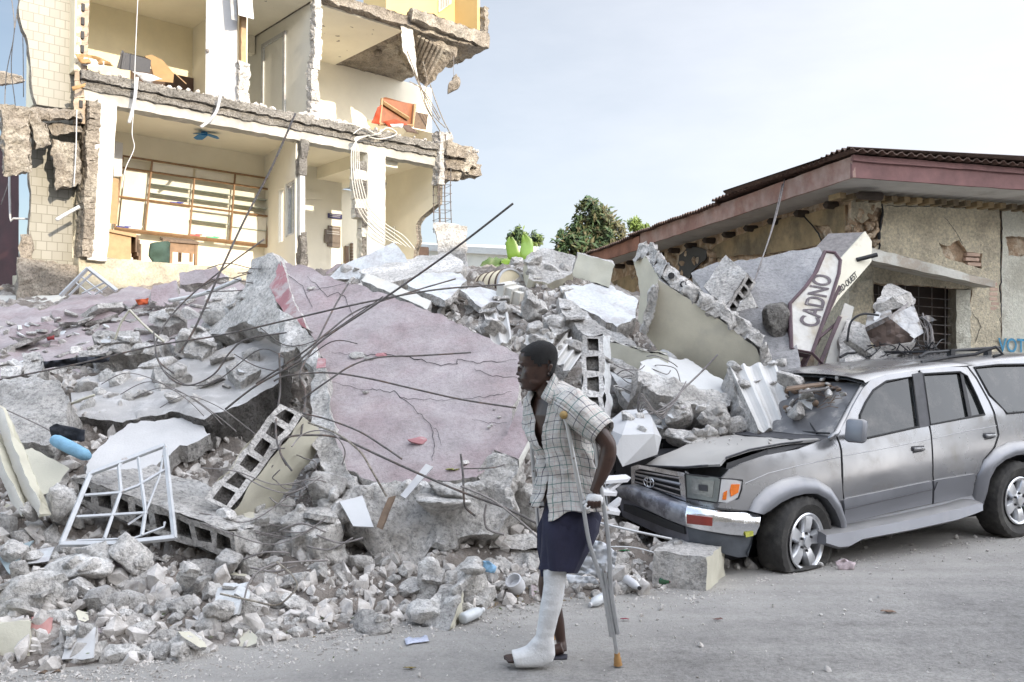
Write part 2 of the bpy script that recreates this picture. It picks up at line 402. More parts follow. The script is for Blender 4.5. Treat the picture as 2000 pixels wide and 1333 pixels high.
# ================================================================ setting
def ground():
    mb = MB(); xs = [-600, -60, -25, -12]+[x*.5 for x in range(-20, 31)]+[18, 30, 80, 600]; ys = [-120, -40, -20, -8]+[y*.5 for y in range(-6, 41)]+[26, 40, 90, 900]
    for j, y in enumerate(ys):
        for i, x in enumerate(xs): mb.v.append((x, y, .012*noise.noise(Vector((x*.4, y*.4, 0)))+.006*noise.noise(Vector((x*1.7, y*1.7, 3))) if abs(x) < 14 and -3 < y < 20 else 0))
    n = len(xs)
    for j in range(len(ys)-1):
        for i in range(n-1): mb.f.append((j*n+i, j*n+i+1, (j+1)*n+i+1, (j+1)*n+i)); mb.m.append(0)
    m = mat('road_asphalt', (.225, .215, .205), .95, .2, 45., 1., 70., c2=(.33, .315, .295), c2sc=.7, c2pos=(.35, .65), big=(9., .5, .03), dist=.02, spec=.2, fine=.12, fsc=14.)
    n = m.node_tree; Ln = n.links.new; b = n.nodes['Principled BSDF']; old = b.inputs['Base Color'].links[0].from_socket
    g = n.nodes.new('ShaderNodeNewGeometry'); dt = n.nodes.new('ShaderNodeVectorMath'); dt.operation = 'DOT_PRODUCT'; dt.inputs[1].default_value = (-.482, .876, 0); Ln(g.outputs['Position'], dt.inputs[0])
    nz_ = n.nodes.new('ShaderNodeTexNoise'); nz_.inputs['Scale'].default_value = 1.6; nz_.inputs['Detail'].default_value = 8; Ln(g.outputs['Position'], nz_.inputs['Vector'])
    a1 = n.nodes.new('ShaderNodeMath'); a1.operation = 'MULTIPLY_ADD'; a1.inputs[1].default_value = 2.2; Ln(nz_.outputs[0], a1.inputs[0]); Ln(dt.outputs['Value'], a1.inputs[2])
    r1 = n.nodes.new('ShaderNodeMapRange'); r1.inputs[1].default_value = 4.6; r1.inputs[2].default_value = 6.1; r1.inputs[4].default_value = .8; Ln(a1.outputs[0], r1.inputs[0])
    m1 = n.nodes.new('ShaderNodeMix'); m1.data_type = 'RGBA'; m1.inputs[7].default_value = (.44, .42, .39, 1); Ln(r1.outputs[0], m1.inputs[0]); Ln(old, m1.inputs[6])
    # worn streaks along the street
    mp_ = n.nodes.new('ShaderNodeMapping'); mp_.inputs['Rotation'].default_value = (0, 0, -R(28.8)); mp_.inputs['Scale'].default_value = (.25, 5., 1); mp_.vector_type = 'TEXTURE' if False else 'POINT'; Ln(g.outputs['Position'], mp_.inputs[0])
    n2 = n.nodes.new('ShaderNodeTexNoise'); n2.inputs['Scale'].default_value = 1.; n2.inputs['Detail'].default_value = 5; Ln(mp_.outputs[0], n2.inputs['Vector'])
    r2 = n.nodes.new('ShaderNodeMapRange'); r2.inputs[1].default_value = .3; r2.inputs[2].default_value = .7; r2.inputs[3].default_value = .9; r2.inputs[4].default_value = 1.08; Ln(n2.outputs[0], r2.inputs[0])
    v2_ = n.nodes.new('ShaderNodeVectorMath'); v2_.operation = 'SCALE'; Ln(m1.outputs[2], v2_.inputs[0]); Ln(r2.outputs[0], v2_.inputs['Scale']); Ln(v2_.outputs[0], b.inputs['Base Color'])
    kind(mk('road', mb, m, origin=(0, 0, 0), smooth=True), 'structure')
ground()
# building row on the other side of the street (behind the photographer): it is what keeps the street in shade
def row():
    z = MB(); z.box((14, -15.5, 6.55), (84, 8, 13.1)); 
    r_ = root('street_building', (2, -11.5, 0), 'long pale four storey building on the other side of the street behind the viewer', 'building')
    mk('wall', z, mat('far_wall', (.5, .44, .36), .9, .15), r_)
    g = mat('dark_glass', (.04, .05, .06), .2, .1, bump=0)
    for k in range(3):
        for i in range(-7, 8):
            q = MB(); q.box((2+i*4, -11.46, 2.4+k*3.1), (1.6, .08, 1.5)); mk('window', q, g, r_)
row()
# ================================================================ ruined building on the left
A0 = Vector((-6.74, 14.8, 0)); BU = Vector((.745, .667, 0)); BN = Vector((-.667, .745, 0)); ZV = Vector((0, 0, 1))
def B(s, n, z): return A0+BU*s+BN*n+ZV*z
def PB(px, py, n=0.): return onpl(px, py, A0+BN*n, BN)
def hexB(s0, s1, n0, n1, z0, z1, ds=0., dn=0.):
    return [B(s+(ds if z == z1 else 0), n, z) for s in (s0, s1) for n in (n0, n1) for z in (z0, z1)]
def rotB(): return Matrix((BU, BN, ZV)).transposed()
bl = root('ruined_building', B(3, 1, 0), 'tall cream building torn open to show its empty rooms above the rubble', 'building')
mc, mo, mw, mcr = M_['concrete'], M_['old_concrete'], M_['room_white'], M_['room_cream']
def hx(name, args, mats, res=.2, amp=.02, fm=None, sc=5., m=0, parent=bl, smooth=False, **k):
    mb = MB(); 
    for a in (args if isinstance(args, list) else [args]): rhex(mb, hexB(*a), res, amp, sc, m, fm)
    return mk(name, mb, mats, parent, smooth=smooth)
# floors and beams
hx('floor_slab', [(-.6, 7.0, -.02, 4.6, 2.2, 3.36)], [mat('base_plaster', (.42, .38, .29), .9, .15, 3., .7, 50., c2=(.3, .27, .22), c2sc=2.2, c2pos=(.5, .65), fine=.15)], .1, .018)
hx('ceiling_beam', [(-.55, 6.9, 0, .28, 5.98, 6.17)], [mat('beam_grey', (.38, .37, .34), .85, .2, 3., .5, c2=(.5, .48, .44), c2sc=2.)], .12, .02)
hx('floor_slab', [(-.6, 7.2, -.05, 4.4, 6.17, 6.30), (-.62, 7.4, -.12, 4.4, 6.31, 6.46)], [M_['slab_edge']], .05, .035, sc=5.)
hx('ceiling', [(-.4, 3.6, .28, 2.4, 6.13, 6.165), (3.6, 7.0, .28, 4.5, 6.13, 6.165)], [mcr], .4, .0)
hx('ceiling', [(-.6, 2.3, .0, 3.2, 8.86, 8.9), (2.3, 3.7, .0, 4.6, 8.86, 8.9), (3.9, 6.0, .15, 3.2, 8.86, 8.9)], [mcr], .4, .0)
fl_ = mat('bounce_floor', (.6, .56, .49), .6, .12, 3., .1)  # pale floor sheet added to bounce sunlight up to the ceilings
hx('bounce_floor', [(-.4, 3.7, .3, 3.1, 6.462, 6.475), (3.9, 6.8, .3, 3.1, 6.462, 6.475)], [fl_], .6, 0)
hx('bounce_floor', [(-.15, 6.8, .25, 4.4, 3.362, 3.375)], [fl_], .6, 0)
# room one: back wall and side walls
hx('back_wall', [(-.5, 4.0, 2.3, 2.4, 3.36, 6.13)], [mcr], .5, .0)
hx('side_wall', [(-.62, -.5, .3, 2.4, 3.36, 6.13)], [mcr], .5, .0)
# left pillar with its torn plaster edge
mb = MB(); rhex(mb, hexB(-.5, -.19, -.14, .3, 3.3, 6.0, ds=.13), .1, .012, 6, 0, {'x-': 1}); 
for i in range(26):
    z = 3.35+i*.1; s_ = -.58+.06*noise.noise(Vector((z*2.2, 1, 1)))+.005*i*.5
    rhex(mb, hexB(s_, -.42+.004*i, -.16+.02*noise.noise(Vector((z*4, 3, 1))), .26, z, z+.1), .05, .025, 12, 1)
mk('pillar', mb, [M_['plaster_white'], mo], bl)
# the slanting partition between room one and the hall, with its window frame and doorway
def seg(s0, n0, s1, n1, z0, z1, t=.1):
    a = B(s0, n0, 0); b = B(s1, n1, 0); d = (b-a).normalized(); p = Vector((-d.y, d.x, 0))*t
    return [q+ZV*z for q in (a, b) for z in (z0, z1)], p
def segbox(mb, s0, n0, s1, n1, z0, z1, t=.1, m=0):
    (a0, a1, b0, b1), p = seg(s0, n0, s1, n1, z0, z1, t)
    mb.prism([a0, b0, b1, a1], p, m)
mb = MB(); segbox(mb, 3.9, 2.3, 3.72, 1.25, 3.36, 6.13, -.1); segbox(mb, 3.72, 1.25, 3.66, .9, 3.36, 4.1, -.1); segbox(mb, 3.72, 1.25, 3.66, .9, 5.2, 6.13, -.1); segbox(mb, 3.66, .9, 3.5, .1, 3.36, 4.15, -.1); segbox(mb, 3.66, .9, 3.64, .8, 4.15, 6.13, -.1); segbox(mb, 3.52, .2, 3.5, .1, 4.15, 6.13, -.1); segbox(mb, 3.64, .8, 3.52, .2, 5.25, 6.13, -.1)
mk('partition', mb, [mw], bl)
wf = MB()
for a, b in ((.8, .75), (.5, .45), (.25, .2)):
    segbox(wf, 3.5+.2*a-.02, a, 3.5+.2*b-.02, b, 4.15, 5.25, -.05)
segbox(wf, 3.62, .8, 3.5, .2, 4.15, 4.2, -.06); segbox(wf, 3.62, .8, 3.5, .2, 5.2, 5.25, -.06)
wo = mk('window', wf, [M_['grey_paint']], bl)
wf = MB(); segbox(wf, 3.64, .75, 3.54, .25, 4.2, 5.2, -.012); mk('pane', wf, mat('old_glass', (.35, .4, .38), .15, .1, bump=0, spec=.8), wo)
df = MB(); segbox(df, 3.84, 1.95, 3.83, 1.88, 3.36, 5.4, .03); segbox(df, 3.74, 1.35, 3.73, 1.28, 3.36, 5.4, .03); segbox(df, 3.84, 1.95, 3.73, 1.28, 5.35, 5.42, .03)
segbox(df, 3.83, 1.88, 3.74, 1.35, 4.75, 4.8, .03); mk('door_frame', df, [M_['wood_old']], bl)
# broken brick end of the partition
mb = MB(); zz = 3.4; k = 0
for (z0, z1, w_) in ((3.3, 3.75, .16), (3.75, 4.15, .12), (5.3, 5.62, .16), (5.62, 5.8, .12), (5.8, 6.0, .17)):
    o_ = .03*math.sin(k*2.3); rhex(mb, hexB(3.42+o_, 3.42+o_+w_, -.06, .1, z0, z1), .05, .022, 9, 0); k += 1
mk('broken_brick', mb, [M_['concrete_dark']], bl)
mb = MB(); rhex(mb, hexB(3.42, 3.53, -.03, .06, 4.1, 5.34), .1, .004, 3, 0); mk('door_post', mb, [M_['white_metal']], bl)
# hall: back wall with plaques, side of the corridor, the second column
hx('back_wall', [(3.66, 5.86, 2.5, 2.6, 3.2, 6.13)], [mw], .5, .0)
hx('back_wall', [(5.0, 7.6, 4.4, 4.5, 3.2, 6.13)], [mcr], .5, .0)
hx('side_wall', [(5.8, 5.86, 2.6, 4.4, 3.2, 6.13)], [mcr], .5, .0)
hx('ceiling_beam', [(5.2, 5.95, .3, 2.6, 5.85, 6.13)], [mcr], .5, .0)
mb = MB(); rhex(mb, hexB(4.98, 5.42, -.02, .4, 3.0, 6.0), .08, .012, 6, 0, {'x+': 1, 'x-': 1})
mk('column', mb, [M_['plaster_white'], mw], bl)
mb = MB()
for i in range(14):
    z = 3.0+i*.2; a_ = 4.72+.1*noise.noise(Vector((z, 4, 1)))+(.16 if z < 4.6 else 0)
    rhex(mb, hexB(a_, 4.99, .02, .2, z, z+.2), .06, .025, 9, 0, {'y-': 1 if i % 3 else 0})
mk('broken_brick', mb, [M_['plaster_white'], M_['concrete_dark']], bl)
# right room side wall, torn, with the hole the sky shows through
def BW(n, z): return B(6.95, n, z)
def nz_(px, py):
    q = onpl(px, py, B(6.95, 0, 0), BU); return ((q-A0).dot(BN), q.z)
outer = [nz_(700, 230), nz_(700, 560), nz_(800, 560), nz_(808, 490), nz_(815, 470), nz_(813, 440), nz_(822, 425), nz_(846, 405), nz_(853, 400), nz_(856, 330), nz_(850, 262)]
mb = MB(); o2 = densify(outer, .1, .035, 3); v2, tr, bd = cdt(o2, [], .3)
plate(mb, v2, tr, bd, lambda x, y: BW(x, y), lambda x, y: BU*.15, 0, 1, 0, 3, .02, 9.); mk('side_wall', mb, [mcr, mo], bl)
mb = MB(); q = [nz_(743, 452), nz_(773, 442), nz_(773, 500), nz_(743, 500)]
mb.prism([BW(*p)-BU*.02 for p in q], -BU*.02); wo = mk('window', mb, [mw], bl)
mb = MB(); q = [nz_(747, 456), nz_(751, 455), nz_(751, 500), nz_(747, 500)]
for k in range(8): 
    a = nz_(748, 460+k*6); mb.box(BW(*a)-BU*.06, (.03, .16, .05), rotB())
mk('louvre', mb, [M_['wood_old']], wo)
mb = MB(); mb.prism([PB(x, y, 4.38) for x, y in ((667, 485), (688, 472), (688, 560), (667, 560))], -BN*.03); wo = mk('window', mb, [mw], bl)
mb = MB()
for k in range(9): mb.box(PB(677, 484+k*6, 4.3), (.1, .05, .08), rotB()); mb.box(PB(687, 478+k*6, 4.3), (.06, .05, .07), rotB())
mk('louvre', mb, [M_['wood_old']], wo)
# jutting broken slab end on the right
mb = MB()
for (s0, s1, n0, n1, z0, z1) in ((6.9, 7.5, -.25, .5, 6.2, 6.5), (7.2, 7.9, -.1, .8, 6.1, 6.4), (7.5, 8.1, 0, .7, 5.95, 6.2), (7.0, 7.7, -.1, 1.2, 5.95, 6.2), (7.3, 7.95, .1, .5, 6.35, 6.6), (7.0, 7.45, .0, .9, 5.75, 5.95)):
    rhex(mb, hexB(s0, s1, n0, n1, z0, z1), .07, .07, 6)
mk('broken_slab_end', mb, [mo], bl)
# rebar cage column
mb = MB()
for (s_, n_) in ((6.78, -.1), (6.95, -.1), (7.12, -.1), (6.82, .15), (7.15, .15), (7.0, .15)):
    mb.tube([B(s_+.03*noise.noise(Vector((z, s_, n_))), n_, z) for z in np.linspace(4.5, 6.7, 12)], .011, 5)
for z in np.arange(4.6, 6.6, .19):
    mb.tube([B(6.78, -.11, z), B(7.13, -.11, z+.03), B(7.15, .16, z), B(6.8, .16, z-.02)], .007, 4, closed=True)
mk('rebar_cage', mb, [M_['rusty_bar']], bl)
mb = MB(); rhex(mb, hexB(6.76, 6.9, -.15, .12, 5.55, 6.7), .05, .035, 9); rhex(mb, hexB(6.8, 7.15, -.1, .18, 6.2, 6.75), .06, .05, 8); mk('column_stub', mb, [M_['concrete']], bl)
# upper floor
hx('back_wall', [(-.7, 2.6, 3.1, 3.2, 6.46, 8.86)], [mat('room_beige', (.78, .71, .52), .85, .05)], .5, .0)
hx('dado', [(1.2, 2.6, 3.03, 3.09, 6.46, 7.75)], [M_['brown_dado']], .5, .0)
hx('side_wall', [(-.7, -.6, 0.0, 3.1, 6.46, 8.86)], [mat('room_beige2', (.76, .69, .52), .85, .05)], .5, .0)
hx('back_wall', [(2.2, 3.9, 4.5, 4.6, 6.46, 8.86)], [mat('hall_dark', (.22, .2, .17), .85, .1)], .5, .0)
hx('side_wall', [(2.5, 2.6, .6, 4.5, 6.46, 8.86)], [mw], .5, .0)
hx('ceiling_beam', [(2.6, 3.7, 2.6, 2.8, 8.45, 8.86)], [mcr], .5, .0)
hx('partition', [(3.74, 3.86, .1, 3.1, 6.46, 8.86)], [mw], .5, .0)
hx('door_frame', [(3.70, 3.735, 1.2, 1.3, 6.46, 8.5), (3.70, 3.735, 2.2, 2.3, 6.46, 8.5), (3.70, 3.735, 1.2, 2.3, 8.5, 8.58)], [M_['grey_paint']], .5, .0)
hx('back_wall', [(3.86, 8.95, 3.1, 3.2, 6.3, 8.9)], [mcr], .5, .0)
mb = MB(); rhex(mb, hexB(2.14, 2.34, -.05, .12, 6.4, 7.25), .05, .04, 9); rhex(mb, hexB(2.2, 2.3, -.0, .1, 7.2, 8.9), .1, .01, 9, 1); mk('column', mb, [mc, M_['wood_pale']], bl)
mb = MB()
for i in range(12):
    z = 6.4+i*.21; s_ = 3.62+.13*i/12+.05*noise.noise(Vector((z*2, 8, 1)))
    rhex(mb, hexB(s_, s_+.15+.05*noise.noise(Vector((z*3, 2, 1))), -.06, .15, z, z+.21), .05, .03, 10, 0, {'y-': 1} if i in (6, 7, 8) else None)
mk('broken_brick', mb, [M_['concrete'], mw], bl)
# top slab, yellow room above, hanging soffit
hx('floor_slab', [(2.4, 8.0, -.05, 3.3, 8.9, 9.12)], [mo], .07, .06, sc=4)
mb = MB(); rhex(mb, [B(s, n, z) for (s, n, z) in ((5.95, -.25, 9.0), (5.95, -.25, 9.22), (6.4, 1.6, 9.0), (6.4, 1.6, 9.22), (8.25, -.1, 8.95), (8.25, -.1, 9.3), (8.4, 1.6, 8.95), (8.4, 1.6, 9.3))], .09, .05, 6); mk('floor_slab', mb, [mo], bl)
hx('back_wall', [(5.6, 8.0, .9, 1.0, 9.2, 11.5)], [M_['room_yellow']], .5, .0)
hx('side_wall', [(8.0, 8.08, .05, 1.0, 9.25, 11.5)], [M_['room_yellow']], .3, .0)
hx('side_wall', [(5.5, 5.6, .1, 1.0, 9.15, 11.5)], [M_['room_yellow']], .3, .0)
mb = MB(); mb.prism([PB(x, y, .88) for x, y in ((856, -30), (880, -30), (880, 8), (856, 25))], -BN*.03); wo = mk('window', mb, [mw], bl)
mb = MB()
for k in range(4): mb.tube([PB(862+k*5, -30, .8), PB(862+k*5, 18-k*3, .8)], .012, 5)
mk('window_bar', mb, [M_['grey_bar']], wo)
mb = MB(); rhex(mb, hexB(8.1, 8.22, -.1, .1, 9.2, 9.9), .06, .05, 9); mk('broken_brick', mb, [mo], bl)
# ribbed hanging soffit
mb = MB(); a, b, c, d = PB(808, 60, .1), PB(893, 108, .1), PB(842, 168, .5), PB(800, 100, .9)
rhex(mb, [a, a+BN*.0+ZV*.12, d+BN*.5, d+BN*.5+ZV*.1, b, b+ZV*.14, c+BN*.2, c+BN*.2+ZV*.12], .07, .05, 6)
for k in range(7):
    t = .15+k*.11; p = a.lerp(b, t*.8)+ZV*-.05; q = d.lerp(c, t)+ZV*-.02
    mb.tube([p, q], .045, 5)
mk('hanging_soffit', mb, [mo], bl)
mb = MB(); rhex(mb, [PB(x, y, n) for (x, y, n) in ((786, 95, 0), (783, 45, 0), (786, 95, .15), (783, 45, .15), (815, 152, 0), (806, 55, 0), (815, 152, .15), (806, 55, .15))], .05, .025, 9); mk('hanging_pillar', mb, [M_['plaster_white']], bl)
# tiled bathroom wall on the far left, with the broken slab between its storeys
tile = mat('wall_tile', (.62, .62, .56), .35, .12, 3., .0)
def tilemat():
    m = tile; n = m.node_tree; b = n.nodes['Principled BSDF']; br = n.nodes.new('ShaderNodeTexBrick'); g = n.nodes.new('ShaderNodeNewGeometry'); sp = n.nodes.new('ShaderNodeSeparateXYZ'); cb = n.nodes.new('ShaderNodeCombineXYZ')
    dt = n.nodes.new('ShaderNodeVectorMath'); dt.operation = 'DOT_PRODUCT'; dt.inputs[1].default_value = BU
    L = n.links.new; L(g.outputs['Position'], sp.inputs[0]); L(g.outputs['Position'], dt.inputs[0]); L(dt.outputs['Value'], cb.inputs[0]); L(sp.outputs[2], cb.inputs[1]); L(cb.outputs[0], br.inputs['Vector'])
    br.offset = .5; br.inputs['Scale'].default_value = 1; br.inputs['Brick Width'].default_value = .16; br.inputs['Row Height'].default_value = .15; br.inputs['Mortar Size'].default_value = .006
    br.inputs['Color1'].default_value = (.28, .27, .235, 1); br.inputs['Color2'].default_value = (.23, .22, .185, 1); br.inputs['Mortar'].default_value = (.15, .14, .11, 1)  # tile tones lowered: the shade over this wall is put into them
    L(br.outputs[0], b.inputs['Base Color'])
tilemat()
def sz(px, py, n=.3):
    q = PB(px, py, n); return ((q-A0).dot(BU), q.z)
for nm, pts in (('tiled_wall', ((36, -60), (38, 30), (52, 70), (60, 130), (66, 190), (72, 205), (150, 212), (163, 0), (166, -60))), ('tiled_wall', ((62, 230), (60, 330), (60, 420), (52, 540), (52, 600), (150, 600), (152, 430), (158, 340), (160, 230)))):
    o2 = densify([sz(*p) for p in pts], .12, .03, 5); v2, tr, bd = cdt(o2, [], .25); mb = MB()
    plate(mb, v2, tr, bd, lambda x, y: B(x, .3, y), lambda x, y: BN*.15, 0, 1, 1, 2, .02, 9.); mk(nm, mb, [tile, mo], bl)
mb = MB()
for i in range(16):
    y0 = -30+i*17; rhex(mb, [PB(x, y, n) for x, y, n in ((150-i*.5, y0+17, .0), (152-i*.5, y0, 0), (150-i*.5, y0+17, .3), (152-i*.5, y0, .3), (174-i*.6, y0+17, 0), (176-i*.6, y0, 0), (174-i*.6, y0+17, .3), (176-i*.6, y0, .3))], .05, .018, 11, 0)
mk('broken_brick', mb, [mat('hollow_brick', (.42, .33, .25), .9, .3, 6., .6)], bl)
mb = MB()
for i in range(9):
    if i in (4, 6): continue
    mb.box(PB(162-i*.6, 15+i*27, -.015), (.05, .05, .12), rotB())
mk('brick_hole_dark', mb, [M_['black']], bl)  # black boxes painted for the dark inside the brick cells
mb = MB()
for (x0, y0, x1, y1, n0) in ((0, 205, 60, 345, -.5), (10, 210, 160, 240, -.3), (60, 235, 95, 290, -.4), (90, 240, 160, 265, -.15), (100, 275, 158, 370, -.2), (35, 210, 80, 250, -.35)):
    rhex(mb, [PB(x, y, n) for x, y, n in ((x0+10, y1, n0), (x0, y0, n0), (x0+10, y1, n0+.4), (x0, y0, n0+.4), (x1, y1-10, n0), (x1-5, y0+8, n0), (x1, y1-10, n0+.4), (x1-5, y0+8, n0+.4))], .05, .05, 7)
mk('hanging_concrete', mb, [mo], bl)
# lower left base in shade and the dark neighbouring wall
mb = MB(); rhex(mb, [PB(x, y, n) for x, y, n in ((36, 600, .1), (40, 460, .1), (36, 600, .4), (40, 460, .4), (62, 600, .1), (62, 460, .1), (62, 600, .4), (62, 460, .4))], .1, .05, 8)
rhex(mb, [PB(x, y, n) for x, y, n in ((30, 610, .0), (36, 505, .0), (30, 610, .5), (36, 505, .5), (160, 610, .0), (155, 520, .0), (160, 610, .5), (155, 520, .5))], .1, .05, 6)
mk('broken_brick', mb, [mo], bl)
db = root('dark_shed', P(0, 560, 20), 'dark maroon sheet-metal wall behind the far left edge of the torn building', 'building')
mb = MB(); rhex(mb, [P(-300, 620, 22), P(-300, 255, 22), P(-300, 620, 26), P(-300, 255, 26), P(36, 620, 19), P(36, 268, 19), P(36, 620, 24), P(36, 268, 24)], .5, .02, 3); mk('wall', mb, [mat('maroon_sheet', (.045, .012, .015), .7, .3)], db)
mb = MB(); rhex(mb, [P(-40, 172, 24), P(-40, 132, 24), P(-40, 172, 26), P(-40, 132, 26), P(46, 160, 24), P(40, 150, 24), P(46, 160, 26), P(40, 150, 26)], .15, .07, 3)
tag(mk('broken_slab', mb, [mo]), 'broken end of a neighbour roof slab jutting in above the dark shed wall', 'slab')
# --- contents of the rooms
def pb(n): return lambda x, y: PB(x, y, n)
cb = root('wall_cabinet', B(1.8, 2.1, 4.4), 'long wooden framed wall cabinet with empty glass shelves in the open lower room', 'cabinet')
q = pb(2.05); mb = MB()
TL, TR, BL, BR = q(240, 305), q(530, 350), q(224, 447), q(521, 481)
def cp(u, v): return (TL.lerp(TR, u)).lerp(BL.lerp(BR, u), v)
fr = []
us = [0, .18, .46, .735, 1]
bars = [((0, 0), (1, 0)), ((0, 1), (1, 1))]+[((u, 0), (u, 1)) for u in us if u != .46]+[((.46, .16), (.46, 1))]+[((0, .16), (1, .16)), ((0, .56), (1, .56))]
for (a, b) in bars: mb.tube([cp(*a), cp(*b)], .022 if a[1] != 1 else .04, 4)
mk('frame', mb, M_['wood'], cb)
mb = MB(); mb.prism([cp(0, 0)+BN*.2, cp(1, 0)+BN*.2, cp(1, 1)+BN*.2, cp(0, 1)+BN*.2], BN*.02); mk('back_panel', mb, mat('cab_back', (.7, .66, .55), .7, .08), cb)
for (u0, u1, v) in ((.18, .46, .32), (.18, .46, .45), (.46, .735, .32), (.46, .735, .45), (.735, 1, .32), (.735, 1, .45), (.46, .735, .75), (.735, 1, .78)):
    mb = MB(); mb.prism([cp(u0+.01, v), cp(u1-.01, v), cp(u1-.01, v)+BN*.18, cp(u0+.01, v)+BN*.18], ZV*.012); mk('shelf', mb, mat('shelf_glass', (.35, .4, .36), .15, .1, bump=0, spec=.8) if v == .32 and u0 < .2 else bpy.data.materials['shelf_glass'], cb)
for (u0, u1, v0, v1) in ((.18, .46, .57, .99), (.735, 1, .57, .97), (.02, .17, .17, .55), (.02, .17, .57, .95), (.18, .46, .02, .15), (.46, .72, .02, .15)):
    mb = MB(); mb.prism([cp(u0+.008, v0)+BN*.04, cp(u1-.008, v0)+BN*.04, cp(u1-.008, v1)+BN*.04, cp(u0+.008, v1)+BN*.04], BN*.015); mk('panel', mb, bpy.data.materials['cab_back'], cb)
for i, (u, v, c) in enumerate(((.05, .97, (.02, .03, .25)), (.36, .545, (.02, .03, .3)), (.5, .965, (.6, .1, .1)), (.62, .968, (.1, .5, .3)), (.12, .95, (.7, .7, .7)))):
    mb = MB(); mb.box(cp(u, v)+BN*.08, (.22, .08, .05), rotB()); mb.box(cp(u+.03, v)+BN*.06+ZV*.03, (.12, .06, .02), rotB())
    tag(mk('bottle_litter', mb, mat('litter%d' % i, c, .5, .1)), ['dark blue packets at the left end of the cabinet bottom', 'dark blue packet on the middle shelf of the cabinet', 'red packet on the cabinet bottom', 'green packet on the cabinet bottom', 'white round packet at the left end of the cabinet'][i], 'packet')
# cupboards at left of the room
sd_ = root('side_cupboard', B(.1, 1, 3.36), 'pale wooden cupboard standing behind the left pillar in the lower room', 'cupboard')
mb = MB(); c8 = [PB(x, y, n) for x, y, n in ((200, 502, .5), (200, 450, .5), (200, 502, 1.1), (200, 450, 1.1), (256, 510, .5), (256, 462, .5), (256, 510, 1.1), (256, 462, 1.1))]; rhex(mb, c8, .5, 0); mk('body', mb, M_['wood_pale'], sd_)
mb = MB(); rhex(mb, [p+ZV*.0 for p in [PB(x, y, n) for x, y, n in ((198, 450, .45), (198, 445, .45), (198, 450, 1.15), (198, 445, 1.15), (266, 464, .45), (266, 457, .45), (266, 464, 1.15), (266, 457, 1.15))]], .5, 0); mk('top', mb, M_['wood_pale'], sd_)
mb = MB(); 
for k in range(3): mb.box(PB(262+k*3, 478+8*k, .8), (.05, .3, .3), rotB())
mk('drawer', mb, M_['wood_old'], sd_)
mb = MB(); rhex(mb, [PB(x, y, n) for x, y, n in ((208, 436, 1.3), (212, 345, 1.3), (208, 436, 1.6), (212, 345, 1.6), (229, 438, 1.3), (232, 350, 1.3), (229, 438, 1.6), (232, 350, 1.6))], .5, 0)
tag(mk('tall_cupboard', mb, M_['wood_pale']), 'narrow pale wooden cupboard against the left end of the wall cabinet', 'cupboard')
mb = MB(); rhex(mb, [PB(x, y, n) for x, y, n in ((222, 345, 1.7), (222, 275, 1.7), (222, 345, 1.9), (222, 275, 1.9), (238, 345, 1.7), (240, 280, 1.7), (238, 345, 1.9), (240, 280, 1.9))], .5, 0)
tag(mk('white_board', mb, M_['white_plastic']), 'white board leaning above the narrow cupboard in the lower room', 'board')
tb = root('small_table', B(1.6, 1, 3.36), 'small wooden table standing at the edge of the open lower room', 'table')
mb = MB(); rhex(mb, [PB(x, y, n) for x, y, n in ((318, 472, .3), (318, 467, .3), (312, 468, 1), (312, 463, 1), (388, 478, .3), (388, 473, .3), (372, 472, 1), (372, 467, 1))], .3, .01); mk('tabletop', mb, M_['wood_old'], tb)
mb = MB(); rhex(mb, [PB(x, y, n) for x, y, n in ((332, 492, .34), (332, 472, .34), (332, 490, .4), (332, 472, .4), (384, 497, .34), (384, 477, .34), (384, 497, .4), (384, 477, .4))], .3, 0); mk('apron', mb, M_['wood'], tb)
for (x, n) in ((334, .35), (383, .35), (352, .9), (374, .9)):
    mb = MB(); mb.tube([PB(x, 474, n), PB(x-1, 521 if n < .5 else 512, n)], .035, 4); mk('leg', mb, M_['wood'], tb)
mb = MB(); v2, tr, bd = cdt(densify([(295, 476), (326, 470), (333, 476), (330, 520), (316, 512), (305, 522), (292, 500)], 6, 2), [], 7)
plate(mb, v2, tr, bd, lambda x, y: PB(x, y, .25+.12*noise.noise(Vector((x*.09, y*.05, 0)))), lambda x, y: BN*.05, 0, 0, 0, 1)
tag(mk('green_cloth', mb, mat('green_cloth', (.04, .07, .055), .9, .3), smooth=True), 'dark green garment hanging beside the small table', 'cloth')
# ceiling fan
fn = root('ceiling_fan', PB(398, 250, 1.2), 'small bright blue ceiling fan hanging in the open lower room', 'fan'); c = PB(399, 262, 1.2)
mb = MB(); mb.tube([c, c+ZV*.3], .02, 8); mk('rod', mb, M_['black'], fn); blue = mat('fan_blue', (.03, .2, .45), .5, .1)
for a in (20, 140, 260):
    d = Vector((math.cos(R(a)), math.sin(R(a)), -.25)); e = Vector((-d.y, d.x, 0)); mb = MB()
    ol = [(0, -.04), (.1, -.1), (.24, -.1), (.28, 0), (.24, .09), (.1, .08), (0, .04)]; mb.prism([c+d*x+e*y for x, y in ol], ZV*.012); mk('blade', mb, blue, fn)
mb = MB(); mb.lathe([(.001, -.05), (.06, -.04), (.06, .04), (.001, .05)], c, ZV, 12); mk('motor', mb, blue, fn)
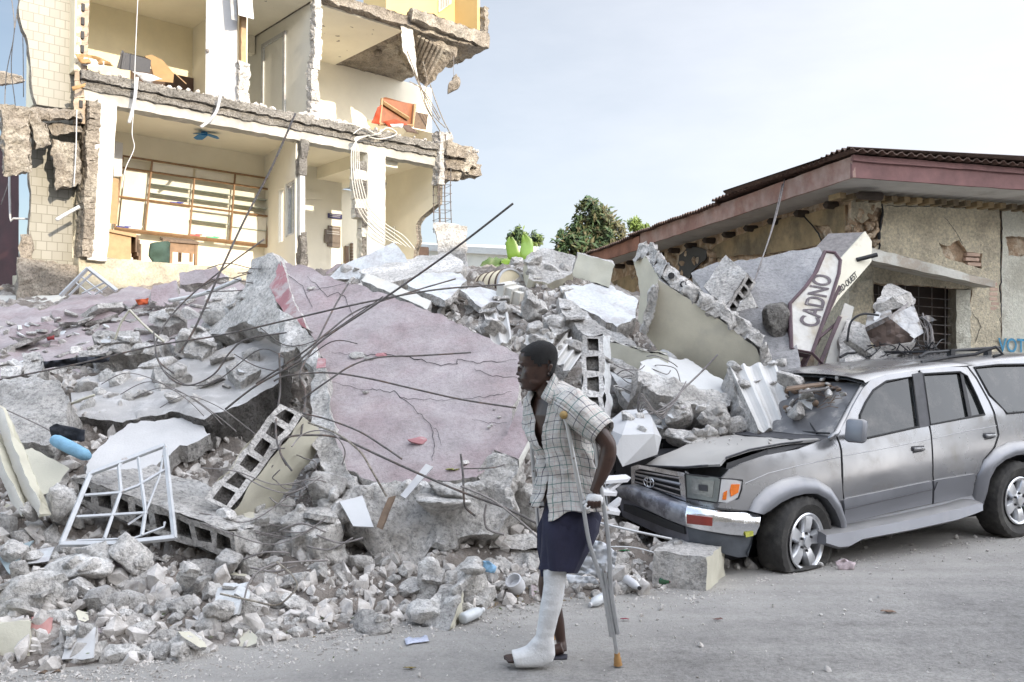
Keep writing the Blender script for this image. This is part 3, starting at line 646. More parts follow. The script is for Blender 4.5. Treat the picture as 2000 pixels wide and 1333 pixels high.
# door and air conditioner upstairs
dr = root('open_door', PB(460, 180, 0), 'white interior door standing ajar on the open upper floor', 'door')
a, b = PB(462, 190, .1), P(401, 190, 16.3); a.z = b.z = 6.47; mb = MB(); nrm_ = (b-a).cross(ZV).normalized()
mb.prism([a, b, b+ZV*2.2, a+ZV*2.1], nrm_*.04); mk('panel', mb, M_['white_plastic'], dr)
mb = MB(); mb.lathe([(.001, 0), (.03, .01), (.035, .04), (.001, .06)], a.lerp(b, .93)+ZV*1.0, -nrm_, 12); mb.lathe([(.001, 0), (.03, .01), (.035, .04), (.001, .06)], a.lerp(b, .93)+ZV*1.0, nrm_, 12); mk('handle', mb, M_['grey_bar'], dr)
ac = root('air_conditioner', PB(470, 30, -.1), 'white split air conditioner hanging off its bracket at the top of the torn wall', 'air conditioner')
mb = MB(); rhex(mb, [PB(x, y, n) for x, y, n in ((466, 30, -.3), (462, -30, -.3), (466, 30, 0), (462, -30, 0), (496, 38, -.3), (490, -30, -.3), (496, 38, 0), (490, -30, 0))], .5, 0); mk('body', mb, M_['white_plastic'], ac)
mb = MB(); rhex(mb, [PB(x, y, n) for x, y, n in ((452, 38, -.1), (448, -30, -.1), (452, 38, .05), (448, -30, .05), (464, 42, -.1), (459, -30, -.1), (464, 42, .05), (459, -30, .05))], .5, 0); mk('cover', mb, M_['grey_paint'], ac)
for (x, y, lb) in ((738, 90, 'round ceiling lamp in the upper right room'), (332, -3, 'round ceiling lamp in the upper left room')):
    p = PB(x, y, 1.6); p.z = 8.86; mb = MB(); mb.lathe([(.1, 0), (.11, -.02), (.1, -.06), (.07, -.09), (.001, -.1)], p, ZV, 16); tag(mk('ceiling_lamp', mb, M_['old_concrete']), lb, 'ceiling lamp')
p = PB(748, 361, 1.0); mb = MB(); mb.lathe([(.07, 0), (.08, -.03), (.05, -.1), (.001, -.1)], p+ZV*.05, ZV, 12); tag(mk('ceiling_lamp', mb, M_['black']), 'small dark ceiling lamp in the lower right room', 'ceiling lamp')
# furniture and litter on the upper slab
wd = root('broken_drawer_unit', PB(775, 245, .3), 'overturned orange wooden drawer unit on the upper slab edge', 'furniture')
c8 = [PB(x, y, n) for x, y, n in ((741, 244, .1), (746, 193, .1), (734, 242, .7), (752, 190, .7), (806, 247, .1), (811, 204, .1), (808, 246, .7), (811, 206, .7))]
wr = mat('red_wood', (.25, .085, .03), .45, .2, 8., .1); mb = MB(); rhex(mb, c8, .5, 0, m=0); mk('body', mb, wr, wd)
mb = MB(); mb.tube([PB(748, 200, .05), PB(798, 232, .05)], .045, 4); mb.tube([PB(741, 246, .04), PB(746, 193, .04)], .03, 4); mb.tube([PB(806, 247, .04), PB(810, 204, .04)], .03, 4); mb.tube([PB(741, 243, .04), PB(806, 246, .04)], .03, 4); mk('frame', mb, M_['wood_pale'], wd)
mb = MB(); rhex(mb, [PB(x, y, n) for x, y, n in ((808, 250, .2), (812, 220, .2), (808, 250, .6), (812, 220, .6), (832, 254, .2), (836, 224, .2), (832, 254, .6), (836, 224, .6))], .5, .01); tag(mk('brown_box', mb, M_['wood_old']), 'brown cushion beside the overturned drawer unit', 'cushion')
def sheet(name, pts, n, m, label, cat, jag=1.5, wob=.08, step=6, th=.01):
    mb = MB(); v2, tr, bd = cdt(densify(pts, step, jag), [], step)
    nf = n if callable(n) else (lambda x, y: n); plate(mb, v2, tr, bd, lambda x, y: PB(x, y, nf(x, y)+wob*noise.noise(Vector((x*.07, y*.07, n if not callable(n) else 0)))), lambda x, y: BN*th, 0, 0, 0, 1)
    return tag(mk(name, mb, m, smooth=True), label, cat)
orange = mat('orange_cloth', (.4, .06, .02), .8, .2)
sheet('red_cloth', [(726, 240), (738, 210), (745, 205), (742, 243)], .0, orange, 'orange red cloth caught at the left of the drawer unit', 'cloth')
sheet('red_cloth', [(748, 238), (770, 232), (790, 240), (800, 247), (760, 248)], -.05, orange, 'orange red cloth crumpled under the drawer unit', 'cloth')
sheet('green_book', [(786, 246), (800, 244), (818, 262), (795, 258)], -.15, M_['brown_dado'], 'dark green book fallen open on the slab edge', 'book')
sheet('paper', [(762, 243), (788, 242), (786, 250), (766, 249)], -.17, M_['white_plastic'], 'white papers on the slab edge under the drawer unit', 'paper')
sheet('cardboard_sheet', [(146, 105), (190, 110), (215, 122), (222, 130), (200, 126), (158, 124)], -.1, M_['cardboard'], 'flattened brown cardboard on the left end of the upper slab', 'cardboard', wob=.15)
sheet('cardboard_sheet', [(140, 170), (168, 162), (166, 170), (143, 178)], -.25, M_['cardboard'], 'scrap of brown cardboard stuck in the torn brick edge', 'cardboard', wob=.1)
mb = MB(); rhex(mb, [PB(x, y, n) for x, y, n in ((162, 128, -.1), (164, 112, -.1), (162, 128, .3), (164, 112, .3), (203, 131, -.1), (204, 120, -.1), (203, 131, .3), (204, 120, .3))], .3, .01); tag(mk('white_box', mb, M_['white_plastic']), 'low white box under the cardboard on the slab end', 'box')
mb = MB(); rhex(mb, [PB(x, y, n) for x, y, n in ((236, 136, .05), (241, 102, .05), (236, 136, .5), (241, 102, .5), (293, 143, .05), (295, 118, .05), (293, 143, .5), (285, 112, .5))], .3, 0); rhex(mb, [PB(x, y, n) for x, y, n in ((228, 133, .1), (238, 98, .1), (228, 133, .6), (238, 98, .6), (236, 136, .1), (242, 100, .1), (236, 136, .6), (242, 100, .6))], .3, 0)
tag(mk('black_box', mb, mat('black_case', (.008, .008, .014), .4, .2)), 'black plastic case standing on the upper slab beside the cardboard box', 'box')
bx_ = root('cardboard_box', PB(320, 155, .1), 'open brown cardboard box with raised flap on the upper slab', 'box')
mb = MB(); v2, tr, bd = cdt(densify([(283, 110), (296, 107), (318, 118), (332, 135), (340, 145), (300, 148), (294, 125)], 5), [], 8); plate(mb, v2, tr, bd, lambda x, y: PB(x, y, .35), lambda x, y: BN*.02, 0, 0, 0, 1); mk('flap', mb, M_['cardboard'], bx_)
mb = MB(); rhex(mb, [PB(x, y, n) for x, y, n in ((300, 158, .0), (300, 146, .0), (300, 158, .4), (300, 146, .4), (338, 162, .0), (340, 144, .0), (338, 162, .4), (340, 144, .4))], .3, 0); mk('body', mb, M_['cardboard'], bx_)
mb = MB(); mb.prism([PB(340, 143, .0), PB(364, 165, .0), PB(364, 165, .3), PB(340, 143, .3)], ZV*.015); mk('side_flap', mb, M_['wood_pale'], bx_)
sheet('white_cloth', [(258, 140), (296, 145), (318, 155), (290, 160), (280, 158)], -.15, M_['white_plastic'], 'white rag draped over the upper slab edge', 'cloth')
# plaques
nav = mat('plaque_navy', (.02, .02, .1), .5, .1); gr = mat('plaque_grey', (.16, .13, .11), .5, .2)
def lettering(parent, name, txt, p, ux, uy, h, m, ext=.002, bold=0.):
    cu = bpy.data.curves.new(name, 'FONT'); cu.body = txt; cu.size = 1; cu.extrude = ext; cu.align_x = 'LEFT'; cu.offset = bold
    o = bpy.data.objects.new('tmp', cu); col.objects.link(o); dg = bpy.context.evaluated_depsgraph_get(); me = bpy.data.meshes.new_from_object(o.evaluated_get(dg)); bpy.data.objects.remove(o)
    co = np.array([v.co[:] for v in me.vertices]); x0, x1, y0, y1 = co[:, 0].min(), co[:, 0].max(), co[:, 1].min(), co[:, 1].max()
    W_ = Vector(ux); n_ = W_.cross(Vector(uy)).normalized()
    mb = MB(); mb.add([Vector(p)+W_*((q[0]-x0)/(x1-x0))+Vector(uy)*((q[1]-y0)/(y1-y0))+n_*q[2] for q in co], [tuple(f.vertices) for f in me.polygons]); bpy.data.meshes.remove(me)
    return mk(name, mb, m, parent)
for i, (x0, y0, x1, y1, m, lb, tx) in enumerate(((640, 417, 667, 426, nav, 'topmost plaque, navy blue with white lettering, on the hall wall', 2), (640, 441, 664, 448, gr, 'small grey plaque second from the top on the hall wall', 1), (634, 448, 664, 460, gr, 'grey plaque with two lines of lettering on the hall wall', 2), (633, 459, 664, 474, gr, 'tallest plaque, plain brown grey, on the hall wall', 0), (639, 473, 664, 482, gr, 'lowest plaque, narrow and grey, on the hall wall', 0))):
    rt = root('wall_plaque', PB((x0+x1)/2, y1, 2.48), lb, 'plaque', 'plaques on the hall wall')
    sl_ = .1*(x1-x0); a, b, c, d = PB(x0, y1, 2.48), PB(x1, y1+sl_, 2.48), PB(x1, y0+sl_, 2.48), PB(x0, y0, 2.48)
    mb = MB(); mb.prism([a, b, c, d], -BN*.03); mk('board', mb, m, rt)
    for t in range(tx):      # rows of engraving too worn and small to read
        mb = MB(); p0 = a+(d-a)*(.3+.35*t)-BN*.033; x_ = .1
        while x_ < .86: w_ = random.uniform(.03, .07); mb.prism([p0+(b-a)*x_, p0+(b-a)*(x_+w_), p0+(b-a)*(x_+w_)+(d-a)*.12, p0+(b-a)*x_+(d-a)*.12], -BN*.004); x_ += w_+.025
        mk('engraving', mb, M_['white_plastic'], rt)
mb = MB(); mb.prism([PB(590, 371, 2.48), PB(630, 377, 2.48), PB(630, 391, 2.48), PB(590, 390, 2.48)], -BN*.03); tag(mk('duct_cover', mb, mw), 'blank white panel on the hall wall above the plaques', 'panel')
# crumbs along the slab edges
mb = MB()
for k in range(260):
    s_ = random.uniform(-.5, 8.0); z = 6.47; r_ = random.uniform(.015, .07)
    add_rock(mb, B(s_, random.uniform(-.12, .35), z+r_*.3), (r_, r_, r_*.7), Euler((random.random()*6, random.random()*6, 0)), 1, k, 0, 8, 0)
for k in range(40):
    r_ = random.uniform(.05, .13); s_ = random.choice([random.uniform(3.6, 4.8), random.uniform(2.4, 3.4)]); add_rock(mb, B(s_, random.uniform(-.05, .5), 6.48), (r_, r_, r_*.8), Euler((random.random()*6, 0, 0)), 2, k+300, 0, 8, .05)
kind(mk('crumbs', mb, M_['concrete_chunk']), 'stuff')
# dangling wires and strips
def wire(name, pts, r, m, label, cat='wire', n=5, grp=None, smooth_n=6):
    pts = [Vector(p) for p in pts]; sp = []
    for i in range(len(pts)-1):
        p0 = pts[max(i-1, 0)]; p1 = pts[i]; p2 = pts[i+1]; p3 = pts[min(i+2, len(pts)-1)]
        for k in range(smooth_n):
            t = k/smooth_n; sp.append(.5*((2*p1)+(p2-p0)*t+(2*p0-5*p1+4*p2-p3)*t*t+(3*p1-p0-3*p2+p3)*t**3))
    sp.append(pts[-1]); mb = MB(); mb.tube(sp, r, n)
    return tag(mk(name, mb, m, smooth=True), label, cat, grp)
wh = M_['white_plastic']
for pts, r_, lb in (([(270, -20), (264, 120), (262, 200), (258, 260), (262, 290), (245, 330), (238, 370)], .008, 'thin white cable hanging down from above past the cardboard box'),
                 ([(268, 152), (262, 200), (252, 241)], .03, 'pale plastic strip dangling under the left of the upper slab'),
                 ([(430, 186), (424, 215), (410, 235), (392, 249)], .03, 'curved pale plastic strip dangling in front of the blue fan'),
                 ([(150, 215), (148, 300), (144, 365)], .01, 'thin wire hanging down in front of the lower tiled wall'),
                 ([(110, 430), (130, 418), (155, 404)], .03, 'short pale strip lying against the lower tiled wall')):
    wire('dangling_strip' if r_ > .02 else 'dangling_wire', [PB(x, y, -.3) for x, y in pts], r_, wh, lb)
for k, (xs_) in enumerate(([(815, 150), (822, 180), (832, 210), (850, 240), (862, 262)], [(806, 140), (830, 190), (846, 225), (870, 250)], [(795, 100), (820, 165), (838, 200), (858, 235)], [(840, 165), (852, 200), (866, 235), (880, 262)], [(826, 120), (834, 160), (829, 195), (846, 232)], [(800, 160), (818, 170), (836, 190), (860, 232)])):
    wire('rebar', [PB(x, y, -.1) for x, y in xs_], .012, M_['old_concrete'], 'thin bent rebar hanging between the upper soffit and the broken slab end', 'rebar', grp='rebar hanging at the right of the ruin')
for k in range(5):
    wire('dangling_wire', [PB(x, y, -.25) for x, y in [(745-6*k, 262+k), (705-3*k, 270), (688+k*3, 290), (686+k*4, 330), (690+k*5, 370), (700+k*6, 410), (720+k*9, 440), (745+k*11, 462), (775+k*9, 476+k*3)]], .012, M_['plaster_white'], 'pale cable looping from the upper slab down past the white column', 'cable', grp='cables by the white column')
wire('dangling_wire', [PB(x, y, -.2) for x, y in ((690, 262), (710, 250), (735, 262), (757, 250), (775, 262), (745, 272), (720, 268))], .014, M_['plaster_white'], 'tangle of pale cable on the slab edge above the white column')
wire('dangling_wire', [PB(x, y, -.2) for x, y in ((886, 110), (886, 150))], .006, M_['grey_bar'], 'thin wire holding the hanging lump against the sky')
mb = MB(); add_rock(mb, PB(883, 168, -.2), (.13, .13, .2), Euler((.3, .5, .2)), 3, 5); add_rock(mb, PB(889, 152, -.2), (.07, .08, .1), Euler((1, .5, .2)), 3, 6); tag(mk('concrete_lump', mb, M_['old_concrete']), 'lump of concrete hanging by a wire against the sky', 'concrete lump')
for k, pts in enumerate(([(20, -20), (28, 60), (12, 150), (10, 260), (22, 330), (2, 400)], [(40, -20), (22, 120), (30, 220), (15, 300)], [(36, -20), (44, 60), (46, 190)])):
    wire('dangling_wire', [P(x, y, 15.5) for x, y in pts], .008, M_['grey_bar'], 'thin grey wire hanging at the far left against the sky', 'wire', grp='wires at the far left')
wire('pipe', [P(x, y, 14.6) for x, y in ((18, 318), (20, 425), (26, 427), (58, 428))], .018, wh, 'thin white bent pipe on the far left broken wall', 'pipe', smooth_n=2)
# --- white house and trees behind
hb = root('white_house', P(960, 520, 30), 'low white rendered house behind the rubble in the centre', 'house')
mb = MB(); a = [P(700, 560, 34), P(700, 478, 34), P(700, 560, 44), P(700, 478, 44), P(1010, 570, 26), P(1010, 498, 26), P(1050, 560, 34), P(1050, 492, 34)]; rhex(mb, a, 1., .0); mk('wall', mb, mat('render_white', (.75, .72, .64), .8, .06), hb)
mb = MB(); rhex(mb, [P(690, 482, 33.6), P(690, 470, 33.6), P(690, 482, 44), P(690, 470, 44), P(1014, 500, 25.7), P(1014, 487, 25.7), P(1052, 492, 34), P(1052, 482, 34)], 1., .0); mk('roof', mb, mat('roof_grey', (.6, .6, .58), .8, .06), hb)
mb = MB(); mb.prism([P(818, 482, 29), P(836, 483, 29), P(836, 502, 29), P(818, 502, 29)], (0, .3, 0)); mk('window', mb, M_['brown_dado'], hb)
leafd = mat('leaf_dark', (.05, .085, .035), .6, .35, 2., .0, c2=(.1, .1, .04), c2sc=1.2); leaf_lit = mat('leaf_sunlit', (.11, .10, .05), .6, .4, 2., .0); leafy = mat('leaf_yellow', (.13, .18, .04), .5, .3, 2., .0)
bark = mat('bark', (.09, .06, .04), .9, .3)
def tree(base, top, blobs, n, ls, m, label, m2=None, seed=0, nm='broad_tree'):
    rg = np.random.default_rng(seed); rt = root(nm, base, label, 'tree'); base = Vector(base); top = Vector(top)
    mb = MB(); mb.tube([base, base.lerp(top, .4)+Vector((.1, 0, 0)), top], [.28, .2, .05], 8)
    for (c, r_) in blobs: mb.tube([base.lerp(top, .55), base.lerp(Vector(c), .8), Vector(c)], [.1, .06, .02], 5)
    mk('trunk', mb, bark, rt); mb = MB()
    for (c, r_) in blobs:
        k = int(n*r_**2/ sum(b[1]**2 for b in blobs)); subs = rg.normal(size=(14, 3)); subs /= np.linalg.norm(subs, axis=1)[:, None]; subs *= rg.uniform(.3, 1, (14, 1))
        for i in range(k):
            sb = subs[rg.integers(14)]; q = rg.normal(size=3)*.2+sb
            p = Vector(c)+Vector(q)*r_*Vector((1, 1, .75)).length/1.6
            d = Vector(rg.normal(size=3)).normalized(); e = d.orthogonal().normalized(); l_ = ls*rg.uniform(.6, 1.4); dz = Vector((0, 0, -.3*l_))
            mb.add([p-d*l_, p+e*l_*.4, p+d*l_+dz, p-e*l_*.4], [(0, 1, 2, 3)], 1 if (m2 and rg.random() < (.55 if q[0] > .1 else .12)) else 0)  # second leaf colour gathers on the right: sunlit side painted in
    mk('crown', mb, [m, m2] if m2 else [m], rt, recalc=False)
def bp(lst, d): return [(P(x, y, d), r_) for x, y, r_ in lst]
tree(P(1190, 700, 32), P(1160, 400, 32), bp([(1148, 402, .32), (1155, 416, .5), (1170, 434, .6), (1192, 452, .5), (1128, 470, .6), (1102, 482, .42), (1190, 474, .55), (1150, 490, .7), (1132, 434, .3), (1205, 485, .4), (1098, 458, .2), (1122, 452, .35), (1160, 455, .5)], 32), 4300, .13, leafd, 'dark spreading tree against the sky between the ruin and the low house', leaf_lit, 3)
tree(P(1030, 700, 36), P(1020, 460, 36), bp([(1020, 460, .4), (1002, 466, .3), (1046, 470, .32), (1030, 480, .5), (1010, 480, .4)], 36), 3000, .1, leafd, 'small green tree just behind the banana plant', leafy, 5)
tree(P(1243, 700, 40), P(1243, 440, 40), bp([(1242, 440, .35), (1250, 447, .4)], 40), 900, .12, leafy, 'tip of a yellow green tree showing over the low roof', None, 6)
def banana():
    rt = root('banana_plant', P(1020, 560, 17), 'banana plant with two bright upright leaves behind the rubble', 'plant'); mb = MB()
    mb.tube([P(1012, 640, 17), P(1016, 560, 17), P(1018, 520, 17)], [.12, .09, .04], 8); mk('stem', mb, leafy, rt)
    gl = mat('banana_leaf', (.11, .2, .03), .4, .15, 3., .1); gd = mat('banana_leaf_dark', (.06, .11, .03), .5, .2)
    def leaf(pts, wd, m, tilt=.3):
        pts = [Vector(p) for p in pts]; n = 14; mb = MB(); rings = []
        for i in range(n+1):
            t = i/n*(len(pts)-1); k = min(int(t), len(pts)-2); p = pts[k].lerp(pts[k+1], t-k); d = (pts[k+1]-pts[k]).normalized(); sdv = d.cross(Vector((0, 1, 0))).normalized()
            u = i/n; w_ = wd*min(1, (u*3+.1))**.6*(1-u**5)+.004
            rings.append([p-sdv*w_+Vector((0, tilt*w_, .02*math.sin(i*2.6))), p-sdv*w_*.5+Vector((0, tilt*w_*.3, 0)), p+Vector((0, .03, 0)), p+sdv*w_*.5+Vector((0, tilt*w_*.3, 0)), p+sdv*w_+Vector((0, tilt*w_, .02*math.sin(i*2.1)))])
        mb.loft(rings, cap=False, closed=False); mk('leaf', mb, m, rt, smooth=True)
    leaf([P(1022, 535, 17), P(1028, 500, 16.9), P(1030, 475, 17), P(1022, 456, 17)], .13, gl); leaf([P(1012, 535, 17), P(1004, 500, 16.8), P(998, 475, 16.8), P(997, 462, 16.8)], .12, gl)
    leaf([P(1010, 530, 17), P(985, 520, 16.8), P(960, 515, 16.6), P(938, 518, 16.6)], .14, gd); leaf([P(1010, 535, 17), P(990, 530, 16.5), P(965, 530, 16.4), P(945, 540, 16.3)], .11, gd); leaf([P(1005, 530, 17), P(992, 515, 16.8), P(978, 512, 16.7)], .1, gl)
banana()
for i, (x, y, h) in enumerate(((27, 7, 5.5), (33, 12, 7), (38, 5, 6), (46, 14, 8))):     # further down the street, mirrored in the car windows
    tree((x, y, 0), (x, y, h-1), [((x+dx, y+dy, h-2+dz), 1.5) for dx, dy, dz in ((0, 0, 1), (1.4, .5, 0), (-1.4, 0, -.2), (0, 1.5, -.4), (.3, -1.5, -.2))], 1500, .3, leafd, ['first', 'second', 'third', 'fourth'][i]+' leafy street tree farther down the road outside the view', None, 20+i)
# ================================================================ low cracked house on the right
EC = P(1665, 347, 10.5); ZE = EC.z
def hitz(px, py, z): return G(px, py, z)
HR_ = (hitz(2000, 371, ZE)-EC).normalized(); HL_ = (hitz(1160, 512, ZE)-EC).normalized()
NR = Vector((-HR_.y, HR_.x, 0)); NL = Vector((HL_.y, -HL_.x, 0))      # inward normals of the two fronts
WR, WL = .85, .62
OR_ = Vector((EC.x, EC.y, 0))+NR*WR; OL_ = Vector((EC.x, EC.y, 0))+NL*WL
def PR(px, py, off=0.): return onpl(px, py, OR_-NR*off, NR)     # a point on the right front, off metres proud of it
def PL(px, py, off=0.): return onpl(px, py, OL_-NL*off, NL)
cw_ = OR_ + HR_*(((OL_-OR_).dot(NL))/HR_.dot(NL))              # wall corner
hs = root('low_house', cw_, 'low cracked plaster house with rusty red eaves and corrugated roof', 'house')
pl1 = mat('pebble_plaster', (.68, .61, .46), .92, .22, 26., 1., 34., c2=(.36, .31, .23), c2sc=1.9, c2pos=(.45, .7), dist=.05, fine=.14)
pl2 = mat('pale_plaster', (.66, .65, .56), .9, .16, 26., .9, 34., c2=(.5, .48, .40), c2sc=1.5, dist=.04)
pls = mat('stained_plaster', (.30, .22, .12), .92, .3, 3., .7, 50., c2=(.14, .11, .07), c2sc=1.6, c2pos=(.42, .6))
stn = mat('rubble_stone', (.42, .30, .2), .95, .35, 5., 1., 30., c2=(.6, .5, .38), c2sc=4., big=(9., 1., .06))
fas = mat('fascia_paler', (.27, .15, .12), .8, .2, 4., .3, 40., c2=(.38, .28, .24), c2sc=2.5, c2pos=(.4, .65)); fas2 = mat('fascia_darker', (.2, .105, .10), .8, .25, 4., .3, 40.)  # left fascia has the paler base colour, right fascia the darker
sof = mat('soffit_grey', (.48, .46, .43), .85, .12, 3., .2, c2=(.36, .33, .3), c2sc=2.5, c2pos=(.55, .7)); rust = mat('corrugated_rust', (.1, .06, .045), .7, .4, 6., .4)
# inner masonry
mb = MB(); far_r = 5.0; far_l = 12.5
c0 = cw_+NR*.06+NL*.06
wx0 = (PR(1700, 600)-c0).dot(HR_); wx1 = (PR(1898, 600)-c0).dot(HR_); wz1 = PR(1800, 556).z; wz0 = .85
for (xa, xb, za, zb) in ((0, wx0, 0, ZE+.15), (wx1, far_r, 0, ZE+.15), (wx0, wx1, wz1, ZE+.15), (wx0, wx1, 0, wz0)):
    rhex(mb, [c0+HR_*x+NR*y+ZV*z for x in (xa, xb) for y in (0, .3) for z in (za, zb)], .16, .035, 5., seed=4.)
mk('stone_wall', mb, [stn], hs)
mb = MB(); rhex(mb, [c0+HL_*x+NL*y+ZV*z for x in (0.02, far_l) for y in (0, .3) for z in (0, ZE+.12)], .16, .05, 5.); mk('stone_wall', mb, [stn], hs)
mb = MB(); mb.box(cw_+HR_*3+HL_*3+ZV*1.5, (.2, .2, 3)); 
# plaster coat of the right front
def p2(px, py):
    q = PR(px, py); return ((q-OR_).dot(HR_), q.z)
def p2l(px, py):
    q = PL(px, py); return ((q-OL_).dot(HL_), q.z)
cs = (cw_-OR_).dot(HR_)
def skin(nm, outer, holes, m, conv, O, D, Nn, parent, th=.05, jag=.02, step=.16, mi=stn):
    o2 = densify([conv(*p) for p in outer], .07, jag, 2); hh = [densify([conv(*p) for p in h], .06, .03, 5) for h in holes]
    v2, tr, bd = cdt(o2, hh, step); mb = MB()
    plate(mb, v2, tr, bd, lambda x, y: O+D*x+ZV*y-Nn*(.01+.01*noise.noise(Vector((x*1.5, y*1.5, 0)))), lambda x, y: Nn*th, 0, 1, 1, 1, .01)
    return mk(nm, mb, [m, mi], parent)
holes = [[(1668, 425), (1682, 436), (1700, 424), (1712, 405), (1722, 408), (1722, 440), (1716, 480), (1700, 490), (1678, 462)],
         [(1832, 474), (1855, 480), (1872, 470), (1887, 492), (1918, 496), (1916, 526), (1880, 517), (1846, 503)],
         [(1928, 460), (1950, 450), (1990, 462), (2030, 474), (2020, 498), (1968, 500), (1955, 528), (1930, 524)],
         [(1925, 553), (1948, 553), (1955, 600), (1951, 690), (1936, 684), (1931, 600)],
         [(1706, 552), (1896, 566), (1893, 730), (1706, 726)]]
skin('plaster', [(1662, 388), (1800, 388), (1952, 392), (1954, 760), (1700, 800), (1664, 800)], holes[:2]+holes[4:], pl1, p2, OR_, HR_, NR, hs)
skin('plaster', [(1956, 394), (2300, 408), (2300, 800), (1956, 780)], [holes[2][:0] or [(1962, 462), (1990, 462), (2030, 474), (2020, 498), (1968, 500)]], pl2, p2, OR_, HR_, NR, hs)
# bricks in the bare strip
mb = MB(); br = mat('pink_brick', (.5, .36, .28), .9, .25, 6., .5)
for (x0, x1, y0, y1) in ((1927, 1949, 456, 526), (1927, 1950, 556, 690), (1880, 1917, 498, 524)):
    y = y0
    while y < y1:
        mb = MB(); mb.box(PR((x0+x1)/2+random.uniform(-2, 2), y, -.02), ((x1-x0)*.0062, .06, .05), Matrix((HR_, NR, ZV)).transposed(), 0, .006); y += 9.5; mk('bare_brick', mb, [br], hs)
# eaves
def E_(l, r, z, o=0.): return EC+HL_*l+HR_*r+ZV*z
mb = MB(); LL = 12.6
def strip(a, b, hgt, th, nrm, m, name, z0=0., seg=14, par=hs):
    mb = MB(); rhex(mb, [q+nrm*t+ZV*(z0+h) for q in (a, b) for t in (0, th) for h in (0, hgt)], .25, .008, 4.); return mk(name, mb, [m], par)
eL = EC+HL_*LL; eR = EC+HR_*7
strip(EC+HL_*.0, EC+HL_*6.6, .26, .04, NL, fas, 'fascia'); strip(EC+HL_*6.64, eL, .26, .04, NL, mat('fascia_brown', (.26, .12, .08), .8, .3), 'fascia', -.04)
strip(EC, eR, .2, .04, NR, fas2, 'fascia'); strip(EC-NR*.03, eR-NR*.03, .07, .05, NR, fas2, 'fascia_cap', .2)
mb = MB(); pts = [EC+NL*.05+NR*.05, EC+HL_*LL+NL*.05, EC+HL_*LL+NL*1.2, EC+NL*1.2+NR*1.2, EC+HR_*7+NR*1.2, EC+HR_*7+NR*.05]
mb.prism([p+ZV*.01 for p in pts], ZV*.05); mk('soffit', mb, [sof], hs)
# corrugated sheet edges and roof planes
mb = MB()
def corr(a, b, inn, rise, n, th=.01, ph=0, k0=0):
    V = []; 
    for i in range(n+1):
        p = a.lerp(b, i/n); z = .022*math.sin(i*math.pi/2+.4)+.03*noise.noise(Vector((i*.05, k0, 0)))
        V += [p+ZV*z, p+inn*3.+ZV*(z+rise*.06), ]
    o = len(mb.v); mb.v += [tuple(q) for q in V]; mb.v += [tuple(q+ZV*.012) for q in V]
    m_ = len(V)
    for i in range(n):
        a_ = o+2*i; mb.f += [(a_, a_+1, a_+3, a_+2), (a_+m_, a_+2+m_, a_+3+m_, a_+1+m_), (a_, a_+2, a_+2+m_, a_+m_)]; mb.m += [0]*3
top = EC+ZV*.32
corr(top-NL*.12-HL_*.1, top-NL*.12+HL_*3.4+ZV*-.0, NL, .75, 130); corr(top-NL*.1+HL_*3.3-ZV*.06, top-NL*.1+HL_*7+ZV*-.05, NL, .75, 150, k0=3); corr(top-NL*.1+HL_*6.9-ZV*.10, top-NL*.1+HL_*LL-ZV*.12, NL, .75, 220, k0=5)
corr(top-NR*.12-HR_*.12-ZV*.02, top-NR*.12+HR_*7-ZV*.02, NR, .7, 200, k0=7)
mk('corrugated_roof', mb, [rust], hs, smooth=False)
# round beam ends on the left, rafter ends on the right
dk = mat('dark_wood', (.06, .045, .035), .85, .3)
for i in range(16):
    c = OL_+HL_*(.55+i*.72); c.z = ZE-.09; mb = MB(); mb.lathe([(.001, -.18), (.05, -.13), (.055, 0), (.055, .2)], c, NL, 12); mk('beam_end', mb, dk, hs)
for i in range(26):
    c = OR_+HR_*(.35+i*.2); c.z = ZE-.1; mb = MB(); mb.box(c-NR*.1+ZV*.02, (.09, .24, .07), Matrix((HR_, NR, ZV)).transposed()); mk('rafter_end', mb, pls, hs)
# left front plaster, mostly fallen
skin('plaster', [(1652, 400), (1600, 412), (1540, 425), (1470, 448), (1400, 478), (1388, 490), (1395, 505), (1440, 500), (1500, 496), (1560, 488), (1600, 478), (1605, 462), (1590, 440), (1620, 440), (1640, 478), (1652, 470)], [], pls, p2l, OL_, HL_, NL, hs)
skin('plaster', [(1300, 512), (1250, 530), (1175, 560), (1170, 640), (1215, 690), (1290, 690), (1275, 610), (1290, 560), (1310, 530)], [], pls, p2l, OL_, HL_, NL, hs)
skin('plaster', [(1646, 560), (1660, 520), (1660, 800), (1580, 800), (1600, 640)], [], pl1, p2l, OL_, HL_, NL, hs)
mb = MB(); v2, tr, bd = cdt(densify([p2l(*p) for p in ((1330, 500), (1352, 480), (1385, 490), (1382, 505), (1355, 530), (1345, 560), (1325, 550))], .06, .03), [], .2)
plate(mb, v2, tr, bd, lambda x, y: OL_+HL_*x+ZV*y-NL*.035, lambda x, y: NL*.02, 0, 0, 0, 1); mk('hole', mb, M_['black'], hs)  # flat black plate painted for the dark inside a hole
# loose stones where plaster fell
for k in range(90):
    mb = MB()
    if k < 60: px, py, f_, s_ = random.uniform(1230, 1400), random.uniform(495, 600), PL, .11
    else: px, py, f_, s_ = random.uniform(1655, 1715), random.uniform(405, 480), PR, .06
    add_rock(mb, f_(px, py, .0), (s_, s_*.6, s_*.7), Euler((random.random(), random.random()*6, 0)), 2, k+50, 0, 9, .05)
    mk('bare_stone', mb, [stn], hs)
